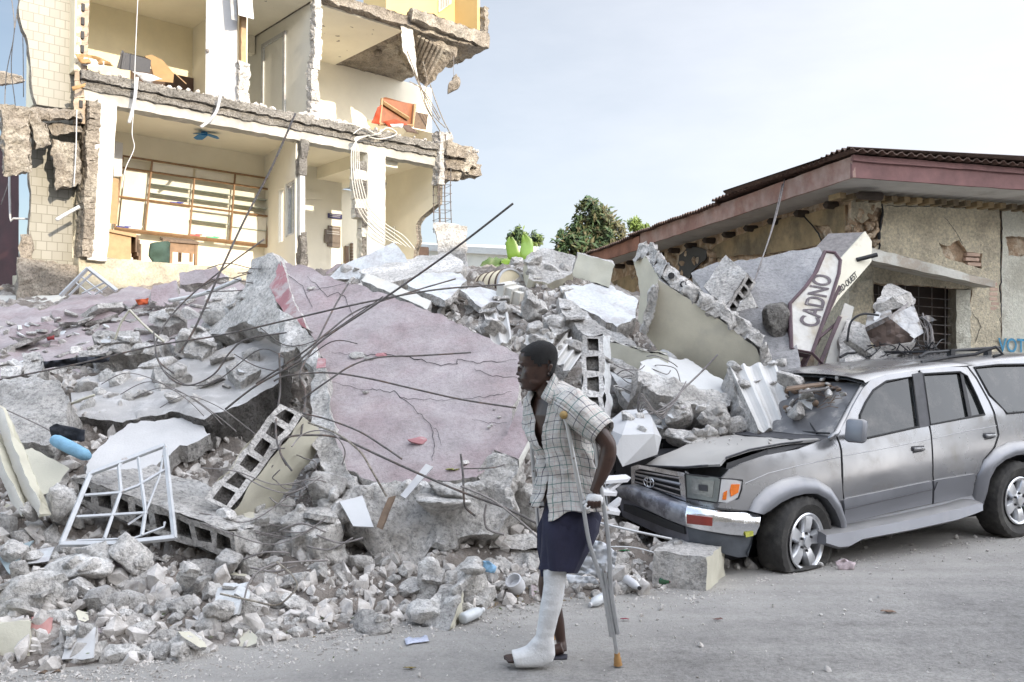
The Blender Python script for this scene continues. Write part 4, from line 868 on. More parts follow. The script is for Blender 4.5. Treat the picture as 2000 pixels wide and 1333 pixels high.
# cracks: thin dark gaps
def crack(pts, f_, parent, m=None, wd=.012, name='crack', th=.01, up=None, jag=3.):
    P3 = []
    for i in range(len(pts)-1):
        a, b = pts[i], pts[i+1]; n = max(2, int(math.dist(a, b)/7))
        for k in range(n):
            t = k/n; q = noise.noise_vector(Vector((a[0]*.1+k*.9, a[1]*.1, 2)))*jag; P3.append((a[0]+(b[0]-a[0])*t+q.x, a[1]+(b[1]-a[1])*t+q.y))
    P3.append(pts[-1]); mb = MB(); L3 = [f_(*p) for p in P3]; n = len(L3); rs = [wd*(.25+.75*abs(noise.noise(Vector((i*.37, len(P3), 0))))+.3)*math.sin(math.pi*(i+.6)/(n+.4))**.4 for i in range(n)]
    mb.tube(L3, rs, 4, cap=True); return mk(name, mb, m or M_['black'], parent)
crack([(1722, 392), (1724, 420), (1716, 450), (1718, 480), (1712, 490)], lambda x, y: PR(x, y, .012), hs, wd=.03)
crack([(1845, 425), (1865, 450), (1880, 478)], lambda x, y: PR(x, y, .018), hs, wd=.006); crack([(1900, 610), (1915, 640), (1905, 670)], lambda x, y: PR(x, y, .018), hs, wd=.007)
crack([(1955, 395), (1956, 470), (1954, 560), (1955, 690)], lambda x, y: PR(x, y, .01), hs, wd=.014); crack([(1565, 420), (1590, 445), (1605, 470), (1630, 480)], lambda x, y: PL(x, y, .015), hs, wd=.02)
crack([(1728, 403), (1800, 402), (1860, 406), (1930, 404)], lambda x, y: PR(x, y, .015), hs, wd=.01)
# window with bars
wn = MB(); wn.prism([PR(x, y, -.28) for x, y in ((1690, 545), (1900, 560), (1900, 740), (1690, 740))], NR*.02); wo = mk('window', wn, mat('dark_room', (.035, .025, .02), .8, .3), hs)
mb = MB(); rhex(mb, [PR(x, y, o) for x, y, o in ((1850, 740, -.3), (1850, 560, -.3), (1868, 740, -.02), (1868, 566, -.02), (1893, 740, -.3), (1893, 560, -.3), (1896, 740, .02), (1896, 566, .02))], .08, .02, 8); mk('reveal', mb, pl2, wo)
for k in range(9):
    mb = MB(); mb.tube([PR(1706, 575+k*17, .0), PR(1780, 580+k*17, .03), PR(1856, 586+k*17, .0)], .006, 5); mk('bar', mb, M_['rusty_bar'], wo)
for k in range(6):
    mb = MB(); mb.tube([PR(1716+k*26, 560, .01), PR(1716+k*26, 735, .01)], .007, 5); mk('bar', mb, M_['rusty_bar'], wo)
# canopy slab over the window
mb = MB(); rhex(mb, [PR(1700, 508, .9), PR(1702, 484, .9), PR(1700, 520, 0), PR(1704, 488, 0), PR(1944, 562, .75), PR(1944, 550, .75), PR(1905, 562, 0), PR(1905, 540, 0)], .12, .012, 5., 0); mk('canopy', mb, [mat('canopy_concrete', (.5, .49, .44), .9, .2, 4., .6, c2=(.32, .28, .23), c2sc=2.)], hs)
mb = MB(); rhex(mb, [PR(x, y, o) for x, y, o in ((1646, 780, .1), (1660, 560, .1), (1646, 780, -.2), (1660, 560, -.2), (1702, 780, .1), (1704, 545, .1), (1702, 780, -.2), (1704, 545, -.2))], .1, .025, 6); mk('pier', mb, [pl1], hs)
lettering(hs, 'graffiti', 'VOTE', PR(1950, 688, .035), PR(2014, 690, .035)-PR(1950, 688, .035), ZV*.2, .005, mat('blue_spray', (.05, .22, .36), .8, .3, 8.), bold=.015)
# wires from the fascia
for k, (a, b) in enumerate((((1533, 350), (1480, 530)), ((1528, 360), (1470, 560)))):
    pa = PL(*a, .62); pb_ = P(b[0], b[1], 9.6); wire('hanging_wire', [pa, pa.lerp(pb_, .5)+Vector((.03, 0, 0)), pb_], .008, M_['grey_bar'], 'thin wire hanging from the red fascia down to the leaning slab', 'wire', grp='wires off the red fascia')
# ================================================================ fallen sign, frame and junk between house and car
sgw = mat('sign_white', (.60, .58, .54), .6, .14, 8., .2, c2=(.44, .38, .29), c2sc=3.5, c2pos=(.5, .72)); sgd = mat('sign_dark', (.10, .06, .07), .6, .3, 8., .1); ltr = mat('sign_letter', (.12, .10, .11), .7, .3, 14., .1, c2=(.4, .37, .35), c2sc=22., c2pos=(.58, .66))
HX = [(1611, 492, 9.6), (1630, 494, 9.6), (1641, 509, 9.58), (1638, 535, 9.5), (1622, 587, 9.38), (1586, 690, 9.1), (1546, 682, 9.1), (1543, 593, 9.3), (1573, 561, 9.4), (1595, 530, 9.5)]
fd = fitdepth(HX); hp = [P(x, y, fd(x, y)) for x, y, _ in HX]; nn = (hp[5]-hp[0]).cross(hp[2]-hp[0]).normalized()
if nn.y < 0: nn = -nn
sg = root('fallen_sign', P(1586, 700, 9.1), 'white hexagonal CADNO sign board hanging tilted with dark border', 'sign')
mb = MB(); mb.prism(hp, nn*.04); mk('board', mb, sgw, sg)
mb = MB(); mb.tube([p-nn*.0 for p in hp], .022, 6, closed=True); mb.prism([p+nn*.045 for p in hp], nn*.10); mk('border', mb, sgd, sg)
def sp(x, y, o=.006): return P(x, y, fd(x, y))-nn*o
lettering(sg, 'lettering', 'CADNO', sp(1598, 641), sp(1626, 541)-sp(1598, 641), sp(1559, 634)-sp(1598, 641), 1, ltr, .001, .02)
s2 = root('sign_box', P(1640, 590, 9.9), 'long white sign box reading NORD-OUEST wedged against the house corner', 'sign')
F4 = [(1690, 452, 10.25), (1703, 472, 10.2), (1702, 512, 10.1), (1640, 583, 9.75), (1600, 640, 9.6), (1600, 560, 9.7), (1640, 508, 9.9)]
f4 = fitdepth(F4); q4 = [P(x, y, f4(x, y)) for x, y, _ in F4]; n4 = (q4[3]-q4[0]).cross(q4[1]-q4[0]).normalized()
if n4.y < 0: n4 = -n4
mb = MB(); mb.prism(q4, n4*.03); mk('face', mb, mat('sign_cream', (.72, .68, .55), .6, .08, 4., .1, c2=(.5, .45, .36), c2sc=2.5, c2pos=(.6, .75)), s2)
mb = MB(); mb.prism([q+n4*.031 for q in (q4[0], q4[6])]+[q4[6]+n4*.031+Vector((-.32, .25, .02)), q4[0]+n4*.031+Vector((-.32, .25, .02))], Vector((0, 0, -.04))); mb.prism([q4[0]+n4*.034, q4[0]+n4*.034+Vector((-.32, .25, .0)), q4[0]+n4*.034+Vector((-.32, .25, -.3)), q4[0]+n4*.034+Vector((0, 0, -.3))], n4*.02); mk('housing', mb, M_['grey_bar'], s2)
def s4(x, y, o=.005): return P(x, y, f4(x, y))-n4*o
lettering(s2, 'lettering', 'ORD-OUEST', s4(1637, 578), s4(1675, 541)-s4(1637, 578), s4(1632, 567)-s4(1637, 578), 1, mat('black_letter', (.03, .03, .03), .6, .1), .001, .01)
mb = MB(); mb.tube([s4(1673, 508, .0), s4(1698, 505, .12)], .025, 8); mk('bolt', mb, M_['black'], s2)
fr_ = root('steel_sign_frame', P(1590, 730, 9.3), 'dark brown steel frame legs leaning under the fallen sign boards', 'frame')
for a, b, r_ in (((1610, 560, 9.6), (1525, 735, 9.3), .02), ((1640, 560, 9.7), (1560, 740, 9.3), .025), ((1640, 620, 9.6), (1590, 740, 9.3), .03), ((1550, 680, 9.2), (1572, 745, 9.1), .018), ((1586, 690, 9.1), (1610, 715, 9.2), .018), ((1645, 640, 9.8), (1612, 745, 9.4), .03), ((1660, 610, 9.8), (1600, 660, 9.5), .02), ((1600, 660, 9.4), (1545, 745, 9.3), .03)):
    mb = MB(); mb.tube([P(*a), P(*b)], r_, 4); mk('strut', mb, sgd, fr_)
def oneslab(name, pts, th, mats, label, cat='slab', grp=None, **k):
    mb = MB(); slabmesh(mb, pts, th, **k); return tag(mk(name, mb, mats, smooth=35), label, cat, grp)
oneslab('cream_board', [(1650, 592, 9.7), (1668, 600, 9.7), (1642, 722, 9.3), (1606, 726, 9.3)], .06, [M_['plaster_white'], M_['concrete']], 'narrow cream board leaning beside the steel frame', 'board', jag=1, step=9, amp=.004)
oneslab('leaning_slab', [(1400, 512, 10.4), (1500, 500, 10.2), (1600, 482, 10.0), (1610, 500, 9.9), (1580, 570, 9.6), (1555, 640, 9.3), (1560, 720, 9.0), (1500, 740, 8.9), (1430, 660, 9.2), (1365, 560, 9.9), (1350, 535, 10.2)], .12, [mat('smooth_grey', (.27, .265, .27), .88, .2, 3., .6, c2=(.20, .20, .205), c2sc=2., c2pos=(.5, .62), dust=.2, fine=.15, big=(6., .6, .05)), M_['concrete']], 'smooth grey slab leaning on the side of the low house behind the sign', step=14, jag=5, tamp=.02)
mb = MB(); add_rock(mb, P(1515, 620, 9.35), (.24, .12, .24), Euler((0, .4, .2)), 4, 77, 0, 9, .06); tag(mk('concrete_chunk', mb, M_['concrete_dark']), 'round dark patch of concrete clinging to the smooth leaning slab', 'concrete chunk')
# hollow block piece on the leaning slab
mb = MB(); cellwall(mb, P(1418, 600, 9.2), P(1460, 535, 9.5)-P(1418, 600, 9.2), Vector((.12, .1, -.1)), P(1375, 560, 9.6)-P(1418, 600, 9.2), 4, seed=3, amp=.012); tag(mk('block_wall_piece', mb, [M_['concrete'], M_['concrete_dark']]), 'hollow block wall piece on the smooth leaning slab with four open cells', 'block wall')
mb = MB(); cellwall(mb, P(1395, 625, 9.1), P(1428, 612, 9.1)-P(1395, 625, 9.1), Vector((.05, .05, -.12)), Vector((-.1, .25, .1)), 2, seed=5); tag(mk('block_wall_piece', mb, [M_['concrete'], M_['concrete_dark']]), 'small broken hollow block under the block piece on the leaning slab', 'block wall')
mb = MB(); rhex(mb, [P(*p) for p in ((1440, 610, 9.0), (1445, 590, 9.0), (1440, 605, 9.3), (1450, 588, 9.3), (1476, 600, 9.0), (1466, 572, 9.0), (1480, 602, 9.3), (1470, 580, 9.3))], .05, .02, 9); tag(mk('concrete_chunk', mb, M_['concrete']), 'small pale block beside the hollow block piece on the leaning slab', 'concrete chunk')
# crumpled metal box and block above the car roof
jk = root('crumpled_metal_box', P(1740, 690, 9.2), 'crumpled silver sheet metal cabinet on the rubble behind the car roof', 'metal cabinet')
steel = mat('sheet_steel', (.36, .36, .36), .5, .3, 6., .6, 14., metal=.7, dist=.04, c2=(.24, .22, .2), c2sc=5.)
def crump(pts, m, nm, seed, thick=.012, amp=.05, step=9):
    f = fitdepth(pts); v2, tr, bd = cdt(densify([(p[0], p[1]) for p in pts], step*.8, 1), [], step); mb = MB(); sv = Vector((seed, 0, 0))
    plate(mb, v2, tr, bd, lambda x, y: P(x, y, f(x, y)+amp*noise.noise(Vector((x*.06, y*.06, seed)))), lambda x, y: Vector((0, thick, 0)), 0, 0, 0, 1); return mk(nm, mb, m, jk)
crump([(1745, 615, 9.1), (1785, 596, 9.2), (1804, 650, 9.0), (1786, 662, 8.9), (1742, 628, 9.0)], steel, 'side', 1); crump([(1690, 640, 8.95), (1742, 625, 8.95), (1786, 660, 8.9), (1780, 668, 8.95), (1712, 678, 9.0), (1700, 665, 9.0)], mat('brown_sheet', (.12, .085, .07), .6, .3), 'front', 2)
crump([(1735, 620, 9.0), (1775, 590, 9.4), (1772, 600, 9.3), (1745, 628, 9.0)], M_['grey_bar'], 'flap', 3); crump([(1695, 615, 9.3), (1740, 605, 9.4), (1745, 622, 9.0), (1705, 632, 9.0), (1690, 642, 9.0)], steel, 'top', 4); crump([(1712, 608, 9.2), (1722, 612, 9.2), (1712, 632, 9.1), (1706, 624, 9.1)], M_['white_metal'], 'bracket', 5)
crump([(1690, 640, 8.93), (1735, 618, 8.93), (1738, 626, 8.93), (1693, 648, 8.93)], M_['rusty_bar'], 'rail', 6)
mb = MB(); rhex(mb, [P(*p) for p in ((1712, 612, 9.5), (1706, 600, 9.5), (1722, 600, 10.), (1733, 552, 10.), (1768, 600, 9.5), (1745, 580, 9.5), (1788, 596, 10.), (1778, 572, 9.9))], .06, .025, 8); tag(mk('concrete_block', mb, M_['concrete']), 'pale broken block resting on top of the crumpled metal cabinet', 'concrete block')
oneslab('broken_slab', [(1650, 700, 8.8), (1700, 680, 9.1), (1785, 655, 9.3), (1790, 668, 9.2), (1760, 690, 9.0), (1690, 728, 8.7), (1655, 735, 8.6)], .14, [M_['concrete'], M_['concrete']], 'rough grey slab under the crumpled metal cabinet behind the car roof', step=9, jag=3, tamp=.03)
oneslab('broken_slab', [(1655, 620, 9.6), (1700, 640, 9.4), (1700, 690, 9.3), (1640, 730, 9.1), (1640, 660, 9.4)], .2, [M_['concrete'], M_['concrete']], 'rough grey slab piece between cream board and metal cabinet', step=10, jag=4, tamp=.04)
crmp2 = [(1648, 668, 8.9), (1655, 662, 8.9), (1698, 690, 8.9), (1692, 700, 8.9)]
mb = MB(); mb.prism([P(*p) for p in crmp2], (0, .03, 0)); tag(mk('dark_plank', mb, M_['concrete_dark']), 'short dark plank lying left of the crumpled metal cabinet', 'plank')
wire('hose', [P(1655, 668, 8.9), P(1662, 630, 8.9), P(1685, 614, 8.9), P(1716, 616, 8.95)], .012, M_['black'], 'black hose arching left of the crumpled metal cabinet', 'hose')
for k in range(16):
    a = Vector((random.uniform(1700, 1830), random.uniform(670, 700), 0)); pts = [P(a.x+i*random.uniform(-2, 12)-10, a.y+random.uniform(-14, 12), 9.0+random.uniform(-.2, .2)) for i in range(5)]
    wire('wire', pts, .006, M_['black'], 'thin black wire in the tangle behind the car roof', 'wire', grp='wires tangled behind the car roof')
for k in range(9):
    pts = [P(1800+random.uniform(-8, 10), 620+random.uniform(-10, 30), 9.2), P(1812+random.uniform(-10, 15), 650+random.uniform(-10, 20), 9.1), P(1820+random.uniform(-20, 20), 700, 9.0)]
    wire('wire', pts, .007, M_['grey_bar'], 'thin bent wire hanging right of the crumpled metal cabinet', 'wire', grp='wires right of the metal cabinet')
crump([(1795, 620, 9.2), (1815, 616, 9.2), (1830, 626, 9.2), (1812, 630, 9.2)], steel, 'torn_strip', 9)
# ================================================================ rubble mound (height field through points read off the photo)
ctl = []
BASE = [(-500, 1350), (-200, 1345), (0, 1336), (150, 1322), (300, 1303), (450, 1285), (600, 1255), (700, 1238), (900, 1200), (1100, 1175), (1300, 1150), (1400, 1148), (1500, 1130), (1700, 1095), (2000, 1047), (2300, 1000)]
for x, y in BASE: g = G(x, y); ctl.append((g.x, g.y, -.03)); ctl.append((g.x-.2*.3, g.y-.6, -.15))
for (x, y, d) in [(-300, 1080, 6.0), (100, 1080, 6.0), (100, 980, 6.6), (100, 900, 7.2), (100, 800, 8.0), (100, 730, 9.2), (100, 660, 11), (100, 590, 13.5), (-300, 900, 7.4), (-300, 700, 10), (-300, 600, 13.5),
                  (400, 1120, 5.9), (400, 1000, 6.7), (400, 900, 7.4), (400, 820, 8.1), (400, 750, 9.2), (400, 690, 10.6), (400, 600, 12.6), (400, 575, 14),
                  (700, 1110, 6.1), (700, 1020, 6.7), (700, 900, 8.), (700, 760, 9.4), (700, 600, 11.3), (700, 545, 12.6), (700, 530, 14),
                  (900, 1090, 6.3), (900, 1000, 7.0), (900, 860, 8.2), (900, 720, 9.6), (900, 600, 11.2), (900, 540, 12.8), (900, 530, 14.5),
                  (1100, 1090, 6.4), (1100, 1000, 7.0), (1100, 890, 7.9), (1100, 760, 9.0), (1100, 660, 10.2), (1100, 580, 11.4), (1100, 520, 13), (1100, 530, 14.5),
                  (1250, 950, 7.8), (1250, 840, 8.5), (1250, 720, 9.6), (1250, 640, 11.), (1250, 600, 12.5), (1400, 800, 8.8), (1400, 730, 9.7), (1400, 690, 10.6), (1550, 770, 9.3), (1550, 720, 10.2), (1700, 735, 9.6), (1700, 700, 10.5), (1850, 745, 9.9), (1850, 720, 10.8)]:
    p = P(x, y, d); ctl.append(tuple(p))
CAo, CUo, CNo = Vector((2.22, 6.83, 0)), Vector((.888, .461, 0)), Vector((-.461, .888, 0))
for a in (-.4, .5, 1.5, 2.5, 3.5):
    for b, z in ((0, -.04), (.6, .0), (1.2, .05), (1.75, .4 if a > -.2 else .2)): q = CAo+CUo*a+CNo*b; ctl.append((q.x, q.y, z))
for a in (3.5, 5): q = CAo+CUo*a+CNo*2.4; ctl.append((q.x, q.y, .6))
C = np.array(ctl)
def _tps(r2): return .5*r2*np.log(r2+1e-9)
_n = len(C); _K = _tps(((C[:, None, :2]-C[None, :, :2])**2).sum(-1))+np.eye(_n)*.25
_Pm = np.hstack([np.ones((_n, 1)), C[:, :2]]); _A = np.block([[_K, _Pm], [_Pm.T, np.zeros((3, 3))]])
_w = np.linalg.solve(_A, np.concatenate([C[:, 2], np.zeros(3)]))
def hbase(X, Y):
    X = np.atleast_1d(np.asarray(X, float)); Y = np.atleast_1d(np.asarray(Y, float))
    r2 = (X[:, None]-C[None, :, 0])**2+(Y[:, None]-C[None, :, 1])**2
    return _tps(r2)@_w[:_n]+_w[_n]+_w[_n+1]*X+_w[_n+2]*Y
GX, GY = np.arange(-9.5, 8.6, .045), np.arange(3.6, 15.5, .045)
GZ = np.array([hbase(GX, np.full_like(GX, y)) for y in GY])
GZ = np.minimum(GZ, 3.1)
def rough(x, y, z):
    p = Vector((x, y, 0)); k = min(1, max(0, (z+.05)/.25))
    c = noise.cell_vector(p*3.1+noise.noise_vector(p*2)*.4)
    return k*(.10*noise.fractal(p*1.6, .9, 2.1, 4)+.07*noise.fractal(p*6, .7, 2.2, 4)+.07*(c[0]-.5)+.025*(c[1]-.5))
for j, y in enumerate(GY):
    for i, x in enumerate(GX): GZ[j, i] += rough(x, y, GZ[j, i])
def hz(x, y):
    i = (x-GX[0])/.045; j = (y-GY[0])/.045
    if i < 0 or j < 0 or i >= len(GX)-1 or j >= len(GY)-1: return -.1
    i0, j0 = int(i), int(j); u, v = i-i0, j-j0
    return GZ[j0, i0]*(1-u)*(1-v)+GZ[j0, i0+1]*u*(1-v)+GZ[j0+1, i0]*(1-u)*v+GZ[j0+1, i0+1]*u*v
def onmound(px, py):
    r = ray(px, py); d = 4.0
    while d < 15.3:
        p = Vector((0, 0, CZ))+r*(d/r.y)
        if p.z <= max(hz(p.x, p.y), 0.0): return p
        d += .03
    return None
for j, y in enumerate(GY):      # the car stands on the flat road
    for i, x in enumerate(GX):
        a_ = (x-2.22)*.888+(y-6.83)*.461; b_ = -(x-2.22)*.461+(y-6.83)*.888
        if a_ > -1.5 and b_ < 1.9:
            lim = -.08 if b_ < 1.1 else -.08+(b_-1.1)*.5
            if a_ < -.7: lim = lim+(-.7-a_)*.9
            if lim < GZ[j, i]: GZ[j, i] = lim
mb = MB(); nx, ny = len(GX), len(GY)
V = np.zeros((ny, nx, 3)); V[:, :, 0] = GX[None]; V[:, :, 1] = GY[:, None]; V[:, :, 2] = GZ
V[:, :, 0] += RNG.uniform(-.014, .014, (ny, nx)); V[:, :, 1] += RNG.uniform(-.014, .014, (ny, nx))
ok = GZ > -.06
me = bpy.data.meshes.new('rubble_mound'); fs = []
for j in range(ny-1):
    for i in range(nx-1):
        if ok[j, i] or ok[j+1, i] or ok[j, i+1] or ok[j+1, i+1]: fs.append((j*nx+i, j*nx+i+1, (j+1)*nx+i+1, (j+1)*nx+i))
me.from_pydata(V.reshape(-1, 3).tolist(), [], fs); me.materials.append(mat('rubble_gap_dark', (.22, .19, .165), .96, .35, 4., 1., 60., c2=(.42, .39, .36), c2sc=2.5, big=(12., 1., .06)))  # dark base colour paints the shade in gaps between stones
me.polygons.foreach_set('use_smooth', [True]*len(fs)); o = bpy.data.objects.new('rubble_mound', me); col.objects.link(o); kind(o, 'stuff'); o['label'] = 'heap of crushed grey concrete rubble and dust'
# small stones, far too many to count
def scatter_small():
    pv, pf = [], []
    for i in range(14):
        bm = bmesh.new(); rg = np.random.default_rng(i+70)
        for q in rg.normal(size=(13, 3)): bm.verts.new(q/np.linalg.norm(q)*rg.uniform(.72, 1.05)*np.array([1, .9, .8]))
        h = bmesh.ops.convex_hull(bm, input=bm.verts[:]); bmesh.ops.delete(bm, geom=[v for v in bm.verts if not v.link_faces], context='VERTS'); bmesh.ops.triangulate(bm, faces=bm.faces[:]); bmesh.ops.recalc_face_normals(bm, faces=bm.faces[:]); bm.verts.index_update()
        pv.append(np.array([v.co[:] for v in bm.verts])); pf.append(np.array([[v.index for v in f.verts] for f in bm.faces])); bm.free()
    N_ = 46000; VV = []; FF = []; base = 0
    xs = RNG.uniform(GX[0]+.3, GX[-1]-.3, N_); ys = 3.8+8.7*RNG.uniform(0, 1, N_)**1.35; cnt = 0
    for x, y in zip(xs, ys):
        z = hz(x, y)
        if z < -.02 : 
            # a thin skirt of crumbs on the road
            zb = hz(x, y+.5)
            if RNG.random() < (.35 if zb > 0 else .93): continue
            z = 0.003; s = RNG.uniform(.003, .014) if RNG.random() < .93 else RNG.uniform(.012, .028)
        else: s = min(.12, RNG.lognormal(-3.45, .6))
        if y > 9 and RNG.random() < .35: continue
        q = Euler((RNG.uniform(0, 6), RNG.uniform(0, 6), RNG.uniform(0, 6))).to_matrix(); Mx = np.array(q)
        k_ = int(RNG.integers(14)); v = (pv[k_]*np.array([1, RNG.uniform(.6, 1), RNG.uniform(.45, .9)])*s)@Mx.T+np.array([x, y, z+s*.2]); VV.append(v); FF.append(pf[k_]+base); base += len(v); cnt += 1
    for k in range(5200):      # grit thinning out over the road
        t = RNG.uniform(0, len(BASE)-1.01); i0 = int(t); q0, q1 = G(*BASE[i0]), G(*BASE[i0+1]); p = q0.lerp(q1, t-i0)+Vector((.25, -.45, 0))*(RNG.exponential(.45)-.2)
        s = min(.02, RNG.lognormal(-5.3, .45)); k_ = int(RNG.integers(14)); v = pv[k_]*s+np.array([p.x, p.y, s*.3]); VV.append(v); FF.append(pf[k_]+base); base += len(v)
    VV = np.concatenate(VV); Fc = np.concatenate(FF)
    me = bpy.data.meshes.new('small_stones'); me.vertices.add(len(VV)); me.vertices.foreach_set('co', VV.ravel()); nf = len(Fc)
    me.loops.add(nf*3); me.loops.foreach_set('vertex_index', Fc.ravel().astype(np.int32)); me.polygons.add(nf); me.polygons.foreach_set('loop_start', np.arange(0, nf*3, 3, dtype=np.int32))
    me.update(calc_edges=True); me.shade_flat(); me.materials.append(mat('stone_mix', (.52, .49, .46), .95, .42, 9., .6, 80., c2=(.3, .27, .24), c2sc=7., c2pos=(.5, .7)))
    o = bpy.data.objects.new('small_stones', me); col.objects.link(o); kind(o, 'stuff'); o['label'] = 'countless small broken concrete stones over the heap'
scatter_small()
# ---------------------------------------------------------------- big broken slabs
cc, cd_, pk, pe, gp = M_['concrete'], M_['concrete_dark'], M_['pink_slab'], M_['pink_edge'], M_['grey_paint']
ps = root('pink_floor_slab', P(800, 940, 6.5), 'large cracked pink floor slab tilted up in the middle of the rubble', 'slab')
PK = [(548, 512, 9.3), (590, 514, 9.2), (640, 540, 9.0), (700, 557, 8.9), (850, 610, 8.4), (1012, 692, 7.7), (1014, 775, 7.2), (985, 860, 6.8), (962, 915, 6.5), (930, 935, 6.42), (850, 943, 6.4), (740, 948, 6.5), (668, 915, 6.75), (648, 850, 7.0), (636, 760, 7.5), (628, 700, 7.9), (600, 640, 8.2), (575, 590, 8.6)]
mb = MB(); slabmesh(mb, PK, .2, step=13, jag=7, amp=.035, tamp=.008, seed=3.); mk('slab', mb, [pk, cc, cc], ps, smooth=35)
fpk = fitdepth(PK)
mb = MB(); slabmesh(mb, [(528, 562, 9.1), (548, 510, 9.35), (574, 588, 8.62), (602, 645, 8.15), (560, 620, 8.6), (540, 590, 8.8)], .15, step=9, jag=4); mk('bent_edge', mb, [pe, cc, cc], ps, smooth=35)
mb = MB(); slabmesh(mb, [(545, 600, 8.35), (600, 640, 8.0), (632, 710, 7.7), (645, 800, 7.15), (655, 860, 6.85), (690, 935, 6.5), (700, 965, 6.4), (650, 945, 6.5), (610, 870, 6.9), (606, 775, 7.4), (615, 735, 7.6), (580, 680, 7.9), (545, 690, 8.0)], .25, step=11, jag=7, amp=.05, tamp=.06); mk('broken_edge', mb, [cc, cc, cc], ps, smooth=35)
def SPK(x, y): return P(x, y, fpk(x, y)-.012)
for k, pts in enumerate(([(640, 745), (700, 760), (770, 765), (790, 780), (870, 782), (900, 778)], [(770, 765), (800, 790), (822, 812), (840, 830), (850, 870), (845, 900)], [(840, 830), (855, 845), (862, 870)], [(648, 690), (690, 694), (750, 692), (790, 695), (800, 698), (860, 715), (892, 712), (895, 702), (930, 708), (975, 706), (1010, 702)], [(600, 540), (640, 580), (660, 570), (672, 580), (690, 620)], [(555, 530), (590, 560), (610, 600)], [(900, 780), (950, 775), (1000, 765)], [(920, 820), (960, 826), (990, 826)], [(600, 572), (620, 566), (660, 556), (690, 555)], [(925, 720), (960, 735), (1010, 738)])):
    crack(pts, SPK, ps, wd=.0045 if k in (1, 3, 4, 5) else .003, jag=4)
for c in ((818, 860, .09, .03), (700, 695, .1, .015), (745, 693, .06, .012), (720, 700, .05, .01), (608, 563, .05, .02), (910, 903, .05, .02), (715, 767, .03, .02), (960, 830, .02, .01), (975, 815, .02, .01), (965, 800, .015, .01), (955, 835, .02, .01)):
    mb = MB(); add_rock(mb, SPK(c[0], c[1]), (c[2], c[2]*.6, c[3]), Euler((.5, 0, random.random())), 2, int(c[0]), 0, 8, .05)
    tag(mk('slab_crumb', mb, pe if c[0] in (818, 745) else M_['concrete_chunk']), 'dark red flake lying low on the pink slab' if c[0] == 818 else ('red flake on the upper crack of the pink slab' if c[0] == 745 else 'small crumb lying on the big pink slab'), 'crumb', None if c[0] in (818, 745) else 'crumbs on the pink slab')
mb = MB(); slabmesh(mb, [(1016, 782, 6.95), (1038, 850, 6.65), (1013, 897, 6.5), (964, 878, 6.6), (990, 850, 6.75)], .05, step=9, jag=1, amp=.004, tamp=.0); 
a = [P(1038, 850, 6.65), P(1038, 868, 6.62), P(983, 985, 6.45), P(1014, 914, 6.5), P(1013, 897, 6.5)]; mb.prism(a, Vector((.02, .15, .02)), 3)  # pale prism side: sunlight on the edge is put into its colour
e = root('pink_slab_corner', P(1010, 985, 6.5), 'pale pink slab corner with sunlight coloured into its edge right of the large pink slab', 'slab'); mk('corner', mb, [pk, cc, cc, M_['plaster_white']], e)
mb = MB(); slabmesh(mb, [(962, 880, 6.62), (1012, 897, 6.5), (1014, 914, 6.48), (990, 960, 6.4), (960, 960, 6.4), (930, 925, 6.5)], .2, step=8, jag=5, amp=.04, tamp=.05); mk('broken_core', mb, [cc, cc, cc], e)
S = []
def SL(name, label, pts, th, mats=None, cat='slab', **k):
    k.setdefault('amp', .03); o = oneslab(name, pts, th, mats or [cc, cc, cc], label, cat, **k); S.append(o); return o
SL('concrete_mass', 'wide lump of rough concrete beneath the lower edge of the pink slab', [(655, 960, 6.5), (700, 945, 6.5), (800, 940, 6.45), (960, 942, 6.35), (1000, 962, 6.3), (1000, 1000, 6.3), (960, 1045, 6.3), (900, 1052, 6.3), (870, 1075, 6.25), (845, 1072, 6.2), (815, 1108, 6.15), (775, 1106, 6.15), (720, 1078, 6.25), (670, 1040, 6.35), (660, 1000, 6.4)], .5, step=12, jag=9, amp=.06, tamp=.12, cat='concrete lump')
SL('broken_slab', 'rough tilted slab directly left of the top of the pink slab', [(492, 508, 9.6), (530, 496, 9.5), (552, 514, 9.3), (532, 560, 9.0), (545, 605, 8.75), (545, 655, 8.55), (505, 648, 8.7), (480, 625, 8.9), (430, 655, 9.2), (392, 648, 9.5), (402, 618, 9.8), (445, 590, 10), (475, 560, 9.9)], .3, step=12, jag=7, tamp=.06, amp=.05)
SL('pink_roof_slab', 'long flat slab with pink surface lying at the left below the torn building', [(-120, 625, 11), (0, 605, 11.4), (100, 590, 12.3), (230, 572, 13), (330, 560, 13), (440, 548, 12.6), (520, 560, 11.6), (470, 600, 10.6), (440, 640, 10.0), (430, 662, 9.75), (300, 682, 9.5), (160, 700, 9.3), (60, 722, 9.1), (0, 742, 8.9), (-120, 755, 8.8)], .3, [pk, cc, cc], step=14, jag=14, tamp=.05, amp=.10)
SL('white_sill', 'pale flat ledge at the far left edge in front of the dark shed', [(-100, 590, 14), (0, 577, 14), (140, 577, 14), (110, 590, 13.6), (0, 606, 13.3), (-100, 612, 13.3)], .12, [M_['plaster_white'], cc, cc], step=16, jag=2, amp=.02)
SL('fallen_slab', 'dusty grey slab sloping down under the pink roof slab with a dark broken edge', [(135, 745, 8.5), (300, 715, 8.9), (440, 680, 9.3), (545, 655, 9.4), (556, 700, 8.6), (545, 750, 8.1), (470, 790, 7.7), (400, 818, 7.55), (335, 805, 7.6), (240, 826, 7.55), (140, 812, 7.8)], .38, [M_['dust_ground'], cd_, cd_], step=12, jag=6, tamp=.05, amp=.07)
